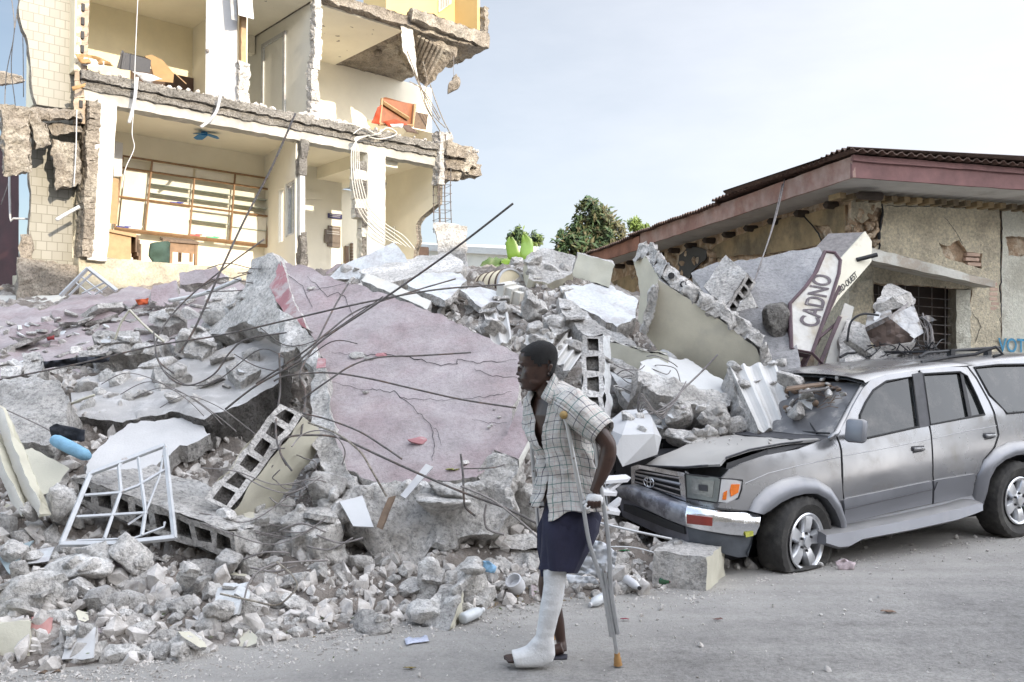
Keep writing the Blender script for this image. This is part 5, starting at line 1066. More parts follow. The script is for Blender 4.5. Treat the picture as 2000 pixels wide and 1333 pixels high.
SL('concrete_block', 'large pale concrete block at the far left edge above the cream panels', [(-60, 750, 7.6), (0, 742, 7.6), (60, 735, 7.7), (118, 745, 7.6), (134, 782, 7.4), (128, 840, 7.15), (95, 868, 7.0), (40, 862, 7.0), (-60, 870, 7.0)], .4, step=11, jag=7, tamp=.05, amp=.05, cat='concrete block')
SL('white_slab', 'flat pale slab with ragged outline behind the white window grille', [(168, 908, 6.9), (215, 852, 7.3), (250, 830, 7.5), (340, 815, 7.7), (388, 820, 7.7), (412, 850, 7.4), (352, 872, 7.1), (292, 922, 6.8), (250, 962, 6.55), (165, 955, 6.6)], .16, [mat('pale_top', (.50, .49, .48), .85, .08, 3., .4, 50.), cc, cc], step=11, jag=6, tamp=.01)
SL('cream_wall_fragment', 'smooth cream panel propped at the far left below the pale block', [(36, 882, 6.9), (62, 875, 6.9), (135, 915, 6.75), (100, 962, 6.5), (85, 967, 6.5), (40, 930, 6.6)], .12, [M_['cream_paint'], cc, cc], step=10, jag=2, tamp=.0)
for k, dx in enumerate((0, -34)):
    SL('curved_wall_piece', ['curved cream panel with chipped white edge leaning at the far left, the right of two', 'curved cream panel with chipped white edge cut off by the left border'][k], [(-8+dx, 788, 6.45), (8+dx, 802, 6.4), (24+dx, 860, 6.25), (48+dx, 925, 6.1), (80+dx, 985, 6.0), (76+dx, 1010, 5.98), (58+dx, 985, 6.05), (32+dx, 930, 6.15), (8+dx, 865, 6.3), (-8+dx, 810, 6.4)], .10, [M_['plaster_white'], M_['cream_paint'], cc], step=8, jag=3, quad=True, amp=.01, tamp=.004)
SL('broken_slab', 'grey panel with a dashed upper edge against the foot of the white column', [(640, 545, 12.6), (662, 522, 12.6), (770, 474, 12.8), (790, 498, 12.6), (800, 520, 12.4), (700, 545, 12.4)], .14, [M_['grey_paint'], cc, cc], step=9, jag=2, tamp=.005)
SL('broken_slab', 'broad layered slab lying on the ridge beside the upright pillar stump', [(700, 530, 12.2), (760, 512, 12.6), (820, 500, 12.8), (880, 495, 12.6), (905, 512, 12.2), (900, 530, 11.8), (860, 540, 11.6), (800, 545, 11.6), (740, 556, 11.6)], .22, step=10, jag=4, tamp=.02, amp=.05)
SL('broken_slab', 'smooth pale slab below the pillar stump on the ridge', [(795, 556, 11.1), (830, 532, 11.5), (900, 534, 11.5), (912, 548, 11.2), (880, 580, 10.7), (868, 588, 10.6)], .1, [gp, cc, cc], step=9, jag=3, tamp=.005)
SL('broken_slab', 'smooth pale slab just left of the brown and white drum', [(898, 566, 11.), (940, 560, 11.2), (985, 575, 11.1), (990, 590, 10.8), (960, 592, 10.7), (940, 602, 10.5)], .08, [gp, cc, cc], step=9, jag=3, tamp=.005)
SL('white_beam', 'long white plastered beam along the top edge of the pink slab', [(706, 548, 10.4), (716, 534, 10.6), (760, 550, 10.4), (842, 588, 9.8), (834, 604, 9.6), (780, 580, 10.)], .16, [M_['plaster_white'], cc, cc], step=8, jag=2, tamp=.004)
SL('broken_slab', 'thick slab with cream side on the ridge right of the banana plant', [(1028, 500, 12), (1060, 482, 12.3), (1120, 500, 12.3), (1122, 530, 11.9), (1070, 556, 11.5), (1032, 545, 11.6)], .3, [cc, M_['cream_paint'], cc], step=10, jag=5, tamp=.06)
SL('broken_slab', 'big flat grey slab in the upper middle between drum and curved cream wall', [(1095, 562, 10.8), (1150, 556, 11), (1200, 560, 11), (1245, 588, 10.7), (1242, 622, 10.3), (1205, 640, 10.1), (1165, 615, 10.2), (1110, 592, 10.4)], .22, [gp, cc, cc], step=10, jag=6, tamp=.02)
SL('broken_slab', 'narrow rough slab running down from the flat grey slab toward the upright block wall', [(1090, 582, 10.3), (1120, 590, 10.2), (1180, 640, 9.8), (1240, 668, 9.5), (1252, 690, 9.3), (1180, 690, 9.3), (1150, 660, 9.5), (1100, 612, 10)], .22, step=9, jag=5, tamp=.04)
SL('broken_slab', 'thick slab with white painted top lying between the curved wall and the car', [(1250, 706, 8.5), (1300, 698, 8.7), (1340, 700, 8.8), (1400, 735, 8.7), (1432, 757, 8.5), (1428, 772, 8.3), (1370, 772, 8.2), (1300, 752, 8.1), (1248, 732, 8.2)], .05, [mat('white_top', (.54, .54, .53), .8, .08, 3., .3), cc, cc], step=9, jag=4, tamp=.005)
SL('broken_slab', 'rough blockwork layer under the white topped slab beside the car', [(1246, 722, 8.25), (1300, 738, 8.15), (1365, 758, 8.1), (1428, 768, 8.3), (1425, 790, 8.2), (1400, 800, 8.0), (1330, 786, 7.95), (1270, 762, 8.0), (1246, 745, 8.15)], .4, step=8, jag=5, tamp=.05, amp=.05)
SL('fallen_slab', 'dark leaning slab in the gap behind the walking person and the white ornament', [(1190, 725, 8.8), (1250, 745, 8.6), (1300, 800, 8.3), (1310, 840, 8.0), (1280, 835, 8.0), (1220, 780, 8.3)], .1, [gp, cc, cc], step=9, jag=3)
for k, (pts, d, th, mm, lb) in enumerate((
    ([(178, 655), (190, 645), (272, 648), (270, 668), (185, 670)], 9.2, .2, None, 'long rough block on the rim of the pink roof slab under the angled cream strips'),
    ([(168, 676), (290, 668), (305, 680), (300, 692), (172, 694)], 9.1, .25, None, 'lower long rough block at the rim of the pink roof slab'),
    ([(0, 712), (25, 700), (44, 712), (40, 732), (0, 735)], 8.6, .3, None, 'rough block at the rim of the pink roof slab by the left border'),
    ([(42, 690), (78, 686), (86, 712), (70, 738), (45, 735)], 8.7, .3, None, 'upright rough block second from the left on the rim of the pink roof slab'),
    ([(300, 560), (345, 548), (350, 580), (320, 600), (292, 590)], 10.8, .1, [pk, cc, cc], 'pink flake standing up on the ridge in front of the table'),
    ([(350, 535), (420, 522), (440, 540), (400, 552), (352, 556)], 11.2, .12, [pk, cc, cc], 'pink slab piece on the ridge below the wall cabinet'),
    ([(400, 575), (460, 560), (472, 590), (430, 605), (398, 600)], 10.4, .2, None, 'rounded rough block on the ridge left of the tilted slab'),
    ([(290, 610), (345, 600), (360, 622), (330, 640), (292, 636)], 9.9, .2, None, 'rough block in the middle of the pink roof slab'),
    ([(355, 650), (400, 640), (420, 665), (395, 700), (360, 690)], 9.0, .3, None, 'pale rounded block hanging at the right end of the pink roof slab rim'),
    ([(100, 610), (190, 598), (230, 612), (180, 628), (110, 630)], 10.6, .08, [pk, cc, cc], 'large pink flake tilted on the pink roof slab'),
    ([(20, 640), (90, 628), (120, 645), (60, 660), (15, 658)], 9.9, .08, [pk, cc, cc], 'large pink flake at the left end of the pink roof slab'),
    ([(230, 590), (290, 578), (312, 592), (260, 604)], 11.2, .08, [pk, cc, cc], 'large pink flake at the back of the pink roof slab'),
    ([(300, 720), (345, 712), (370, 730), (340, 752), (305, 745)], 8.3, .2, None, 'rough block on the dusty sloping slab'),
    ([(440, 715), (480, 700), (510, 722), (470, 745)], 8.2, .2, None, 'rough block at the right of the dusty sloping slab'),
    ([(560, 1000), (640, 985), (665, 1020), (620, 1050), (570, 1040)], 6.15, .3, None, 'rough block under the rebar tangle'),
    ([(470, 905), (500, 940), (440, 1000), (420, 960)], 6.6, .2, None, 'rough block left of the tilted hollow block wall'),
    ([(940, 600), (985, 640), (1000, 690), (960, 672), (930, 640)], 9.4, .2, None, 'rough piece beside the small fluted moulding'),
    ([(1195, 680), (1240, 700), (1255, 735), (1215, 740), (1192, 715)], 8.8, .2, None, 'rough piece on the front of the level hollow block wall'),
    ([(1060, 620), (1100, 610), (1120, 640), (1085, 655)], 9.9, .15, None, 'rough piece above the head of the walking person'))):
    SL('rough_block', lb, [(x, y, d-(y-sum(q[1] for q in pts)/len(pts))*.006) for x, y in pts], th, mm, step=8, jag=4, tamp=.05 if mm is None else .01, amp=.05, cat='concrete block' if mm is None else 'slab')
# curved cream wall with its row of blocks
cw = root('curved_wall', P(1370, 745, 8.8), 'tall curved cream wall fragment with a broken blockwork top edge', 'wall fragment')
FW = [(1286, 546, 8.9), (1330, 575, 8.85), (1380, 608, 8.8), (1430, 642, 8.75), (1478, 682, 8.7), (1498, 735, 8.75), (1420, 748, 8.95), (1330, 722, 9.1), (1290, 692, 9.15), (1262, 655, 9.15), (1272, 600, 9.0)]
mb = MB(); slabmesh(mb, FW, .14, step=12, jag=2, quad=True, tamp=.0, amp=.01); mk('face', mb, [M_['green_paint'], cc, cc], cw, smooth=35)
mb = MB(); slabmesh(mb, [(1238, 510, 9.5), (1262, 500, 9.4), (1287, 546, 8.95), (1276, 600, 9.05), (1264, 655, 9.15), (1246, 625, 9.4), (1250, 570, 9.5)], .1, step=9, jag=2, quad=False, tamp=.0); mk('folded_face', mb, [M_['green_paint'], cc, cc], cw, smooth=35)
ed = [(1240, 506, 9.5), (1262, 500, 9.35), (1290, 536, 8.95), (1330, 572, 8.85), (1380, 606, 8.8), (1430, 640, 8.75), (1480, 680, 8.7), (1500, 735, 8.75)]
mb = MB()
for i in range(len(ed)-1):
    for k in range(2):
        t0, t1 = k/2, (k+1)/2+.02; a = Vector(ed[i]).lerp(Vector(ed[i+1]), t0); b = Vector(ed[i]).lerp(Vector(ed[i+1]), t1); dx, dy = (10, -22) if i < 6 else (14, -6)
        rhex(mb, [P(*q) for q in ((a.x, a.y+3, a.z-.02), (a.x+dx, a.y+dy, a.z+.0), (a.x, a.y+3, a.z+.25), (a.x+dx, a.y+dy, a.z+.25), (b.x, b.y+3, b.z-.02), (b.x+dx, b.y+dy, b.z), (b.x, b.y+3, b.z+.25), (b.x+dx, b.y+dy, b.z+.25))], .04, .05, 8)
for (x, y) in ((1311, 539), (1334, 556), (1395, 606), (1454, 645)):
    mb.lathe([(.001, -.012), (.035, -.01), (.035, .01)], P(x, y, 8.86), (0, 1, 0), 8, 1)
mk('block_edge', mb, [cc, M_['black']], cw, smooth=50)
mb = MB(); slabmesh(mb, [(1272, 560, 8.85), (1284, 556, 8.85), (1280, 600, 8.9), (1262, 650, 9.0), (1250, 650, 9.0), (1258, 625, 9.0)], .12, step=7, jag=5, amp=.04, tamp=.05); mk('broken_rib', mb, [cc, cc, cc], cw)
# hollow block walls
def CW(label, o, u, v, w_, n, mtop=2, seed=1, amp=.022, flat=None):
    mb = MB(); o = Vector(o); cellwall(mb, o, Vector(u)-o, v, w_, n, seed=seed, amp=amp, mtop=mtop); return tag(mk('block_wall_piece', mb, [cc, cd_, flat or M_['cream_paint']], smooth=40), label, 'block wall')
CW('fallen hollow block wall under the white window grille, cells facing the street', P(150, 985, 6.25), P(462, 1098, 5.95), Vector((-.02, -.02, .2)), Vector((.3, .62, .0)), 8, seed=2, flat=M_['concrete'])
CW('tilted hollow block wall with cream side beside the rebar tangle', P(448, 1000, 6.2), P(592, 812, 6.75), Vector((-.17, -.02, .10)), Vector((.12, .35, -.18)), 6, seed=4)
CW('upright hollow block wall standing behind the walking person', P(1137, 856, 7.6), P(1136, 656, 8.2), Vector((.2, -.0, .01)), Vector((.10, .3, .0)), 5, seed=6, flat=gp)
CW('level hollow block wall with cells on top right of the upright one', P(1176, 664, 8.95), P(1304, 696, 8.6), Vector((.03, .16, .02)), Vector((.0, .0, -.28)), 6, seed=8)
CW('short beam of rough blocks on the ridge above the flat grey slab', P(1118, 540, 11.2), P(1190, 562, 10.9), Vector((.0, .16, .05)), Vector((.08, .05, .3)), 4, seed=9, amp=.02)
# fluted mouldings
def flute(label, q4, n, th, m=None, seed=1):
    a, b, c, d = [P(*q) for q in q4]; nn = (b-a).cross(d-a).normalized()
    if nn.y < 0: nn = -nn
    mb = MB(); rings = []; K = n*6; J = 10
    for j in range(J+1):
        v = j/J; row = []
        for i in range(K+1):
            u = i/K; ph = (i % 6)/6; dp = [0, .03, .05, .05, .03, .0][i % 6]
            p = a.lerp(b, u).lerp(d.lerp(c, u), v); ed_ = (.02 if j in (0, J) else .0)
            row.append(p+nn*(dp)+(noise.noise_vector(p*14)*ed_))
        rings.append(row)
    o = len(mb.v); w_ = K+1
    for r_ in rings: mb.v += [tuple(p) for p in r_]
    for j in range(J):
        for i in range(K): mb.f.append((o+j*w_+i, o+j*w_+i+1, o+(j+1)*w_+i+1, o+(j+1)*w_+i)); mb.m.append(0)
    o2 = len(mb.v)
    for j in range(J+1):
        for i in range(K+1): p = Vector(mb.v[o+j*w_+i]); base = a.lerp(b, i/K).lerp(d.lerp(c, i/K), j/J); mb.v.append(tuple(base+nn*th+noise.noise_vector(base*9+Vector((seed, 0, 0)))*.03))
    for j in range(J):
        for i in range(K): mb.f.append((o2+j*w_+i, o2+(j+1)*w_+i, o2+(j+1)*w_+i+1, o2+j*w_+i+1)); mb.m.append(1)
    per = [(0, i) for i in range(K)]+[(j, K) for j in range(J)]+[(J, i) for i in range(K, 0, -1)]+[(j, 0) for j in range(J, 0, -1)]
    for k in range(len(per)):
        p_, q_ = per[k], per[(k+1) % len(per)]; a_, b_ = p_[0]*w_+p_[1], q_[0]*w_+q_[1]; mb.f.append((o+a_, o+b_, o2+b_, o2+a_)); mb.m.append(1)
    return tag(mk('fluted_moulding', mb, [m or mat('moulding_white', (.56, .55, .53), .75, .08, 3., .2), cc]), label, 'moulding')
flute('small white fluted moulding right of the pink slab top edge', [(943, 606, 9.6), (990, 600, 9.6), (1000, 662, 9.2), (962, 676, 9.1)], 2, .1, seed=2)
flute('white fluted moulding just above the head of the walking person', [(1018, 668, 9.2), (1042, 640, 9.5), (1086, 652, 9.4), (1062, 694, 9.0)], 2, .12, bpy.data.materials['moulding_white'], 3)
flute('white fluted moulding behind the head of the walking person', [(1108, 648, 9.1), (1140, 686, 9.0), (1112, 726, 8.6), (1080, 688, 8.7)], 3, .14, bpy.data.materials['moulding_white'], 4)
flute('large white fluted moulding leaning on the car hood by the windscreen', [(1424, 712, 8.3), (1514, 706, 8.4), (1558, 826, 7.75), (1482, 838, 7.6)], 3, .22, bpy.data.materials['moulding_white'], 5)
SL('broken_slab', 'rough grey back of the large fluted moulding above the car hood', [(1420, 720, 8.35), (1440, 715, 8.3), (1482, 838, 7.7), (1530, 838, 7.8), (1555, 832, 7.8), (1545, 846, 7.75), (1480, 848, 7.65), (1450, 800, 7.9)], .2, step=8, jag=4, tamp=.04, amp=.04)
# pillar stump on the ridge
mb = MB(); rhex(mb, [P(*q) for q in ((862, 525, 13.4), (850, 434, 13.6), (862, 525, 14.0), (852, 436, 14.2), (910, 525, 13.4), (908, 440, 13.6), (910, 525, 14.0), (904, 446, 14.2))], .06, .05, 6); tag(mk('pillar_stump', mb, [cc], smooth=50), 'grey concrete stump standing upright on the ridge below the rebar cage', 'pillar stump')
# drum
dr = root('drum', P(985, 590, 12), 'white drum with brown hoops lying on the ridge behind the rubble', 'drum'); ax = Vector((.62, -.78, .05)).normalized(); c = P(972, 562, 12.2)
mb = MB(); mb.lathe([(.22, -.3), (.23, -.28), (.235, 0), (.23, .28), (.225, .3)], c, ax, 28); mk('body', mb, mat('drum_cream', (.7, .62, .45), .6, .1), dr, smooth=40)
for h in (-.2, -.05, .1, .25):
    mb = MB(); mb.lathe([(.236, h-.02), (.245, h), (.236, h+.02)], c, ax, 28, cap=False); mk('hoop', mb, M_['brown_dado'], dr, smooth=True)
mb = MB(); mb.lathe([(.001, .285), (.2, .285), (.21, .315), (.235, .315), (.235, .28)], c, ax, 28, cap=False); mk('lid', mb, M_['white_plastic'], dr, smooth=40)
# bricks beside the drum
for k, (x, y, lb) in enumerate(((988, 570, 'pale brick below the white drum lid, leftmost of three'), (1003, 577, 'pale brick below the white drum lid, middle of three'), (1019, 585, 'pale brick below the white drum lid, rightmost of three'))):
    mb = MB(); rhex(mb, hexc(P(x, y, 11.1), (.1, .3, .22), Euler((.2, .3, -.5))), .05, .008, 9); tag(mk('brick', mb, [M_['plaster_white']], smooth=50), lb, 'brick')
# white faceted ornament beside the car
orn = [P(*q) for q in ((1197, 842, 7.3), (1226, 818, 7.5), (1272, 814, 7.6), (1292, 855, 7.5), (1284, 888, 7.3), (1216, 912, 7.0), (1200, 880, 7.0), (1278, 848, 7.2), (1215, 850, 7.05))]
mb = MB(); bk = [p+Vector((0, .35, .05)) for p in orn[:7]]
mb.add(orn+bk, [(0, 1, 8), (1, 2, 7, 8), (2, 3, 7), (3, 4, 7), (7, 4, 5, 8), (5, 6, 8), (6, 0, 8)]+[(i, (i+1) % 7, 9+(i+1) % 7, 9+i) for i in range(7)]+[tuple(range(9, 16))])
tag(mk('faceted_ornament', mb, mat('ornament_white', (.46, .46, .46), .7, .06, 3., .15)), 'white faceted plaster ornament between the walking person and the car hood', 'ornament')
# concrete block before the bumper
kb = root('kerb_block', G(1330, 1150), 'rough concrete block with cream end lying on the road before the bumper', 'concrete block')
g0, g1, g2 = G(1275, 1146), G(1382, 1156), G(1416, 1124); g3 = g0+(g2-g1); H_ = .255
mb = MB(); rhex(mb, [g0-ZV*.02, g0+ZV*H_, g3-ZV*.02, g3+ZV*(H_+.0), g1-ZV*.02, g1+ZV*(H_-.01), g2-ZV*.02, g2+ZV*(H_-.02)], .04, .014, 9, 0, {'x+': 1}); mk('block', mb, [cc, M_['cream_paint']], kb, smooth=50)
# rough blocks near the path of the walker
def RB(label, c8, amp=.03, res=.05, m=None, nm='concrete_block', fm=None, sc=8):
    mb = MB(); rhex(mb, [P(*q) for q in c8], res, amp, sc, 0, fm); return tag(mk(nm, mb, m or [cc], smooth=50), label, 'concrete block')
def RBX(label, x0, y0, x1, y1, d, dd, lean=0, amp=.03, **k):
    return RB(label, [(x0, y1, d), (x0+lean, y0, d+.1), (x0, y1, d+dd), (x0+lean, y0, d+dd), (x1, y1, d), (x1+lean, y0, d+.1), (x1, y1, d+dd), (x1+lean, y0, d+dd)], amp, **k)
RBX('layered broken block left of the plaster cast, the upper slab of it', 955, 1046, 1062, 1072, 6.35, .4, 3, .03); RBX('layered broken block left of the plaster cast, the lower course of it', 970, 1074, 1060, 1108, 6.3, .35, 3, .025)
RB('rough concrete beam on the ground behind the crutches', [(1105, 1182, 6.0), (1100, 1130, 6.1), (1105, 1175, 6.4), (1110, 1120, 6.4), (1215, 1140, 6.3), (1208, 1078, 6.4), (1240, 1120, 6.6), (1236, 1072, 6.7)], .035)
RB('cream sided triangular chunk at the road edge left of the plaster cast', [(822, 1222, 5.35), (860, 1150, 5.6), (850, 1200, 5.7), (870, 1140, 5.8), (876, 1242, 5.25), (905, 1145, 5.5), (906, 1210, 5.5), (905, 1148, 5.7)], .02, m=[cc, M_['cream_paint']], fm={'x+': 1})
RBX('broken cream block cut by the bottom left corner', -60, 1215, 58, 1290, 4.75, .4, 0, .02, m=[M_['cream_paint']])
RB('white marble like block at the lower left', [(118, 1290, 4.7), (135, 1225, 4.85), (140, 1260, 4.9), (150, 1222, 5.0), (182, 1285, 4.65), (188, 1224, 4.8), (190, 1262, 4.9), (190, 1228, 5.0)], .012, m=[mat('marble', (.58, .57, .56), .6, .12, 6., .2)])
RB('teal grey slate panel at the left border', [(0, 1095, 5.7), (-5, 1078, 5.8), (0, 1095, 5.72), (-5, 1078, 5.82), (18, 1122, 5.5), (66, 1056, 5.9), (18, 1124, 5.53), (67, 1058, 5.93)], .004, m=[mat('slate', (.25, .3, .31), .6, .15, 4., .2)])
RB('small pale square tile beside the slate panel', [(52, 1102, 5.7), (66, 1074, 5.9), (52, 1104, 5.72), (66, 1077, 5.92), (95, 1097, 5.7), (107, 1068, 5.9), (95, 1099, 5.73), (107, 1071, 5.93)], .003, m=[M_['grey_paint']])
RB('white quadrilateral tile below the left end of the big lump', [(690, 1028, 6.1), (663, 980, 6.25), (690, 1030, 6.14), (663, 982, 6.29), (730, 1030, 6.08), (708, 968, 6.3), (730, 1032, 6.12), (708, 970, 6.33)], .003, m=[mat('tile_white', (.58, .58, .58), .6, .06, 3., .1)])
RB('pale flat slab piece standing in the stones at the lower left', [(410, 1215, 5.1), (425, 1150, 5.35), (412, 1215, 5.2), (428, 1150, 5.45), (465, 1200, 5.15), (482, 1138, 5.4), (468, 1200, 5.25), (485, 1138, 5.5)], .012, m=[gp])
RB('brown board leaning in the rubble below the pink slab', [(735, 1030, 6.0), (758, 972, 6.1), (737, 1030, 6.02), (760, 972, 6.12), (745, 1036, 5.98), (772, 968, 6.1), (747, 1036, 6.0), (774, 968, 6.12)], .006, m=[M_['wood_old']], nm='board')
RB('clear plastic channel strip lying across the slab foot', [(782, 968, 6.2), (832, 906, 6.3), (782, 970, 6.22), (834, 908, 6.32), (792, 974, 6.18), (846, 912, 6.3), (792, 976, 6.2), (846, 914, 6.32)], .001, m=[M_['white_plastic']], nm='plastic_strip')
RBX('red brick piece beside the cream block at the bottom left', 60, 1208, 96, 1248, 4.95, .2, 3, .02, m=[mat('red_brick', (.42, .22, .2), .85, .25, 8., .5)], nm='brick')
RBX('reddish lump on the hollow left edge beside the pink slab crack', 618, 700, 636, 718, 7.3, .1, 2, .02, m=[pe])
for i, (x, y, sx, sy, d, lb) in enumerate(((640, 955, 48, 36, 6.35, 'hollow ended chunk at the lower left corner of the pink slab'), (1330, 818, 34, 26, 7.9, 'cream faced chunk above the car hood, second from the left'), (1400, 818, 34, 28, 7.8, 'angular chunk on the car hood beside the fluted moulding'), (1335, 858, 34, 22, 7.6, 'long pale chunk resting on the rear of the car hood'), (1382, 850, 26, 18, 7.7, 'darker rounded chunk on the car hood'), (348, 1272, 50, 30, 4.75, 'big rough lump at the road edge in the lower left'), (50, 1175, 62, 46, 5.15, 'largest rounded lump at the left border'), (118, 985, 36, 40, 6.1, 'rough grey lump right of the curved panels'), (915, 1150, 46, 52, 5.75, 'tall angular lump under the hollow of the concrete mass'), (835, 1150, 34, 50, 5.75, 'tall angular lump left of the triangular cream sided chunk'), (640, 1090, 50, 36, 6.1, 'rounded lump under the left end of the concrete mass'), (560, 1080, 46, 32, 6.1, 'wide low lump beneath the rebar tangle'), (1040, 610, 24, 30, 10.2, 'pale broken pot shaped chunk in the upper middle'), (720, 1225, 40, 30, 5.2, 'rounded lump at the road edge in the lower middle'), (200, 1080, 46, 34, 5.7, 'flat faced lump under the grille corner'), (255, 1080, 34, 40, 5.65, 'round edged block lump below the white grille'), (155, 1110, 60, 26, 5.55, 'long flat lump below the small square tile'), (370, 1125, 24, 24, 5.4, 'round lump with white patch below the fallen block wall'), (445, 1100, 38, 26, 5.75, 'pale sloped lump at the right end of the fallen block wall'), (1560, 745, 30, 14, 8.4, 'flat pale chunk behind the fluted moulding'), (1300, 700, 20, 14, 8.9, 'small white tile on the level block wall'), (660, 1000, 40, 22, 6.25, 'flat lump by the white quadrilateral tile'), (1030, 985, 40, 40, 6.6, 'pointed chunk just left of the walking person behind the rear crutch'), (880, 960, 40, 16, 6.2, 'long finger like chunk at the foot of the pink slab'), (860, 985, 60, 24, 6.15, 'flat layered chunk at the foot of the pink slab'))):
    px = F/d; mb = MB(); add_rock(mb, P(x, y, d+.1), (sx/px, sx/px*.8, sy/px), Euler((random.uniform(-.3, .3), random.uniform(-.3, .3), random.uniform(-.4, .4))), 4, 40+i, 0, 7, .06)
    tag(mk('concrete_chunk', mb, [gp if i in (20,) else M_['concrete_chunk']], smooth=True), lb, 'concrete chunk')
# ---------------------------------------------------------------- individual loose chunks
from mathutils.bvhtree import BVHTree
_bv, _bf = [], []
for o in col.objects:
    if o.type != 'MESH' or o.name.startswith(('road', 'small_stones')): continue
    top_ = o
    while top_.parent: top_ = top_.parent
    if top_.name.split('.')[0] in ('ruined_building', 'low_house', 'street_building', 'broad_tree', 'banana_plant', 'white_house'): continue
    w_ = parent_world(o); k = len(_bv); _bv += [v.co+w_ for v in o.data.vertices]; _bf += [tuple(i+k for i in p.vertices) for p in o.data.polygons]
BVH = BVHTree.FromPolygons(_bv, _bf)
def hitscene(px, py):
    r = ray(px, py).normalized(); h = BVH.ray_cast(Vector((0, 0, CZ)), r, 15.5)
    if h[0] is None: return None, None
    return h[0], (h[1] if h[1].dot(r) < 0 else -h[1])
protos = []
for i in range(26):
    v, f = rock_verts(3, 300+i, 6+i % 4, .065 if i % 3 else .04, 4.); mb = MB(); mb.add([Vector((p[0], p[1]*random.uniform(.75, 1) if 0 else p[1]*.85, p[2]*.7)) for p in v], f); 
    protos.append(mb)
meshes = []
def chunkmesh(i):
    me = bpy.data.meshes.new('concrete_chunk'); me.from_pydata(protos[i].v, [], protos[i].f); me.polygons.foreach_set('use_smooth', [True]*len(me.polygons)); me.set_sharp_from_angle(angle=R(38)); me.materials.append([M_['concrete_chunk'], M_['concrete_chunk'], M_['concrete_chunk'], cc][i % 4]); return me
meshes = [chunkmesh(i) for i in range(26)]
# flat tabular pieces: half of the debris is broken slab skin
flats = []
for i in range(10):
    mb = MB(); rg = np.random.default_rng(i+9); k = int(rg.integers(4, 7)); an = np.sort(rg.uniform(0, 6.28, k)+np.arange(k)*.01); an = np.linspace(0, 6.28, k, endpoint=False)+rg.uniform(-.4, .4, k)
    pts = [(math.cos(a)*rg.uniform(.7, 1.1), math.sin(a)*rg.uniform(.5, 1.)) for a in an]; o2 = densify(pts, .18, .07, i); v2, tr, bd = cdt(o2, [], .3)
    plate(mb, v2, tr, bd, lambda x, y: Vector((x, y, .12+.03*noise.noise(Vector((x*2, y*2, i))))), lambda x, y: Vector((0, 0, -.26)), 0, 1, 1, 2, .05, 4.)
    me = bpy.data.meshes.new('slab_piece'); me.from_pydata(mb.v, [], mb.f); me.materials.append([gp, M_['cream_paint'], cc, pk, M_['concrete_chunk']][i % 5]); me.materials.append(cc); me.polygons.foreach_set('material_index', mb.m)
    bm = bmesh.new(); bm.from_mesh(me); bmesh.ops.recalc_face_normals(bm, faces=bm.faces); bm.to_mesh(me); bm.free(); me.polygons.foreach_set('use_smooth', [True]*len(me.polygons)); me.set_sharp_from_angle(angle=R(35)); flats.append(me)
zones = [  # polygon in the photo, how many, size range px, share of flat pieces, where
    ([(0, 1060), (250, 1080), (260, 1200), (120, 1215), (0, 1210)], 20, (18, 44), .3, 'on the debris slope below the slate panel'),
    ([(100, 1200), (420, 1180), (430, 1285), (200, 1300), (100, 1290)], 24, (12, 30), .2, 'along the road edge at the lower left'),
    ([(250, 1090), (500, 1110), (520, 1250), (260, 1200)], 26, (16, 38), .2, 'below the fallen hollow block wall'),
    ([(480, 1080), (800, 1110), (800, 1200), (620, 1240), (480, 1260)], 36, (12, 36), .15, 'in the heap below the concrete mass'),
    ([(790, 1120), (1050, 1090), (1050, 1160), (900, 1195), (790, 1210)], 20, (14, 36), .2, 'at the road edge left of the plaster cast'),
    ([(1110, 1090), (1260, 1100), (1265, 1150), (1120, 1180)], 14, (10, 22), .2, 'between the crutches and the block before the bumper'),
    ([(0, 980), (130, 1000), (130, 1060), (0, 1060)], 8, (18, 34), .2, 'beneath the curved panels at the left border'),
    ([(420, 990), (650, 960), (660, 1080), (480, 1080)], 22, (14, 34), .25, 'under the rebar tangle'),
    ([(130, 700), (480, 690), (540, 660), (440, 780), (150, 800)], 22, (10, 26), .4, 'on the dusty sloping slab at the left'),
    ([(0, 640), (300, 590), (480, 580), (430, 650), (100, 700), (0, 720)], 90, (8, 34), .85, 'on the long pink roof slab'),
    ([(160, 700), (420, 640), (420, 670), (200, 720)], 8, (12, 30), .5, 'under the broken rim of the pink roof slab'),
    ([(560, 480), (700, 520), (700, 545), (560, 505)], 5, (10, 18), .4, 'along the top edge of the pink slab'),
    ([(850, 590), (1100, 580), (1130, 640), (1130, 700), (1000, 670), (900, 630)], 26, (9, 26), .45, 'in the upper middle between drum and mouldings'),
    ([(1000, 500), (1130, 520), (1100, 590), (960, 600)], 12, (9, 22), .4, 'on the ridge right of the drum'),
    ([(1180, 700), (1300, 770), (1320, 850), (1250, 860), (1200, 790)], 12, (9, 24), .4, 'in the gap above the white ornament'),
    ([(1290, 790), (1470, 800), (1440, 840), (1300, 880), (1280, 870)], 14, (7, 18), .3, 'on the slope behind the car hood'),
    ([(1380, 700), (1430, 720), (1560, 700), (1640, 730), (1560, 745), (1450, 760)], 8, (9, 20), .5, 'between the leaning slab and the fluted moulding'),
    ([(1200, 1000), (1420, 1060), (1260, 1075), (1200, 1060)], 8, (8, 18), .2, 'in the shade under the front bumper')]
tops = {'concrete_chunk': None}; cnt = 0
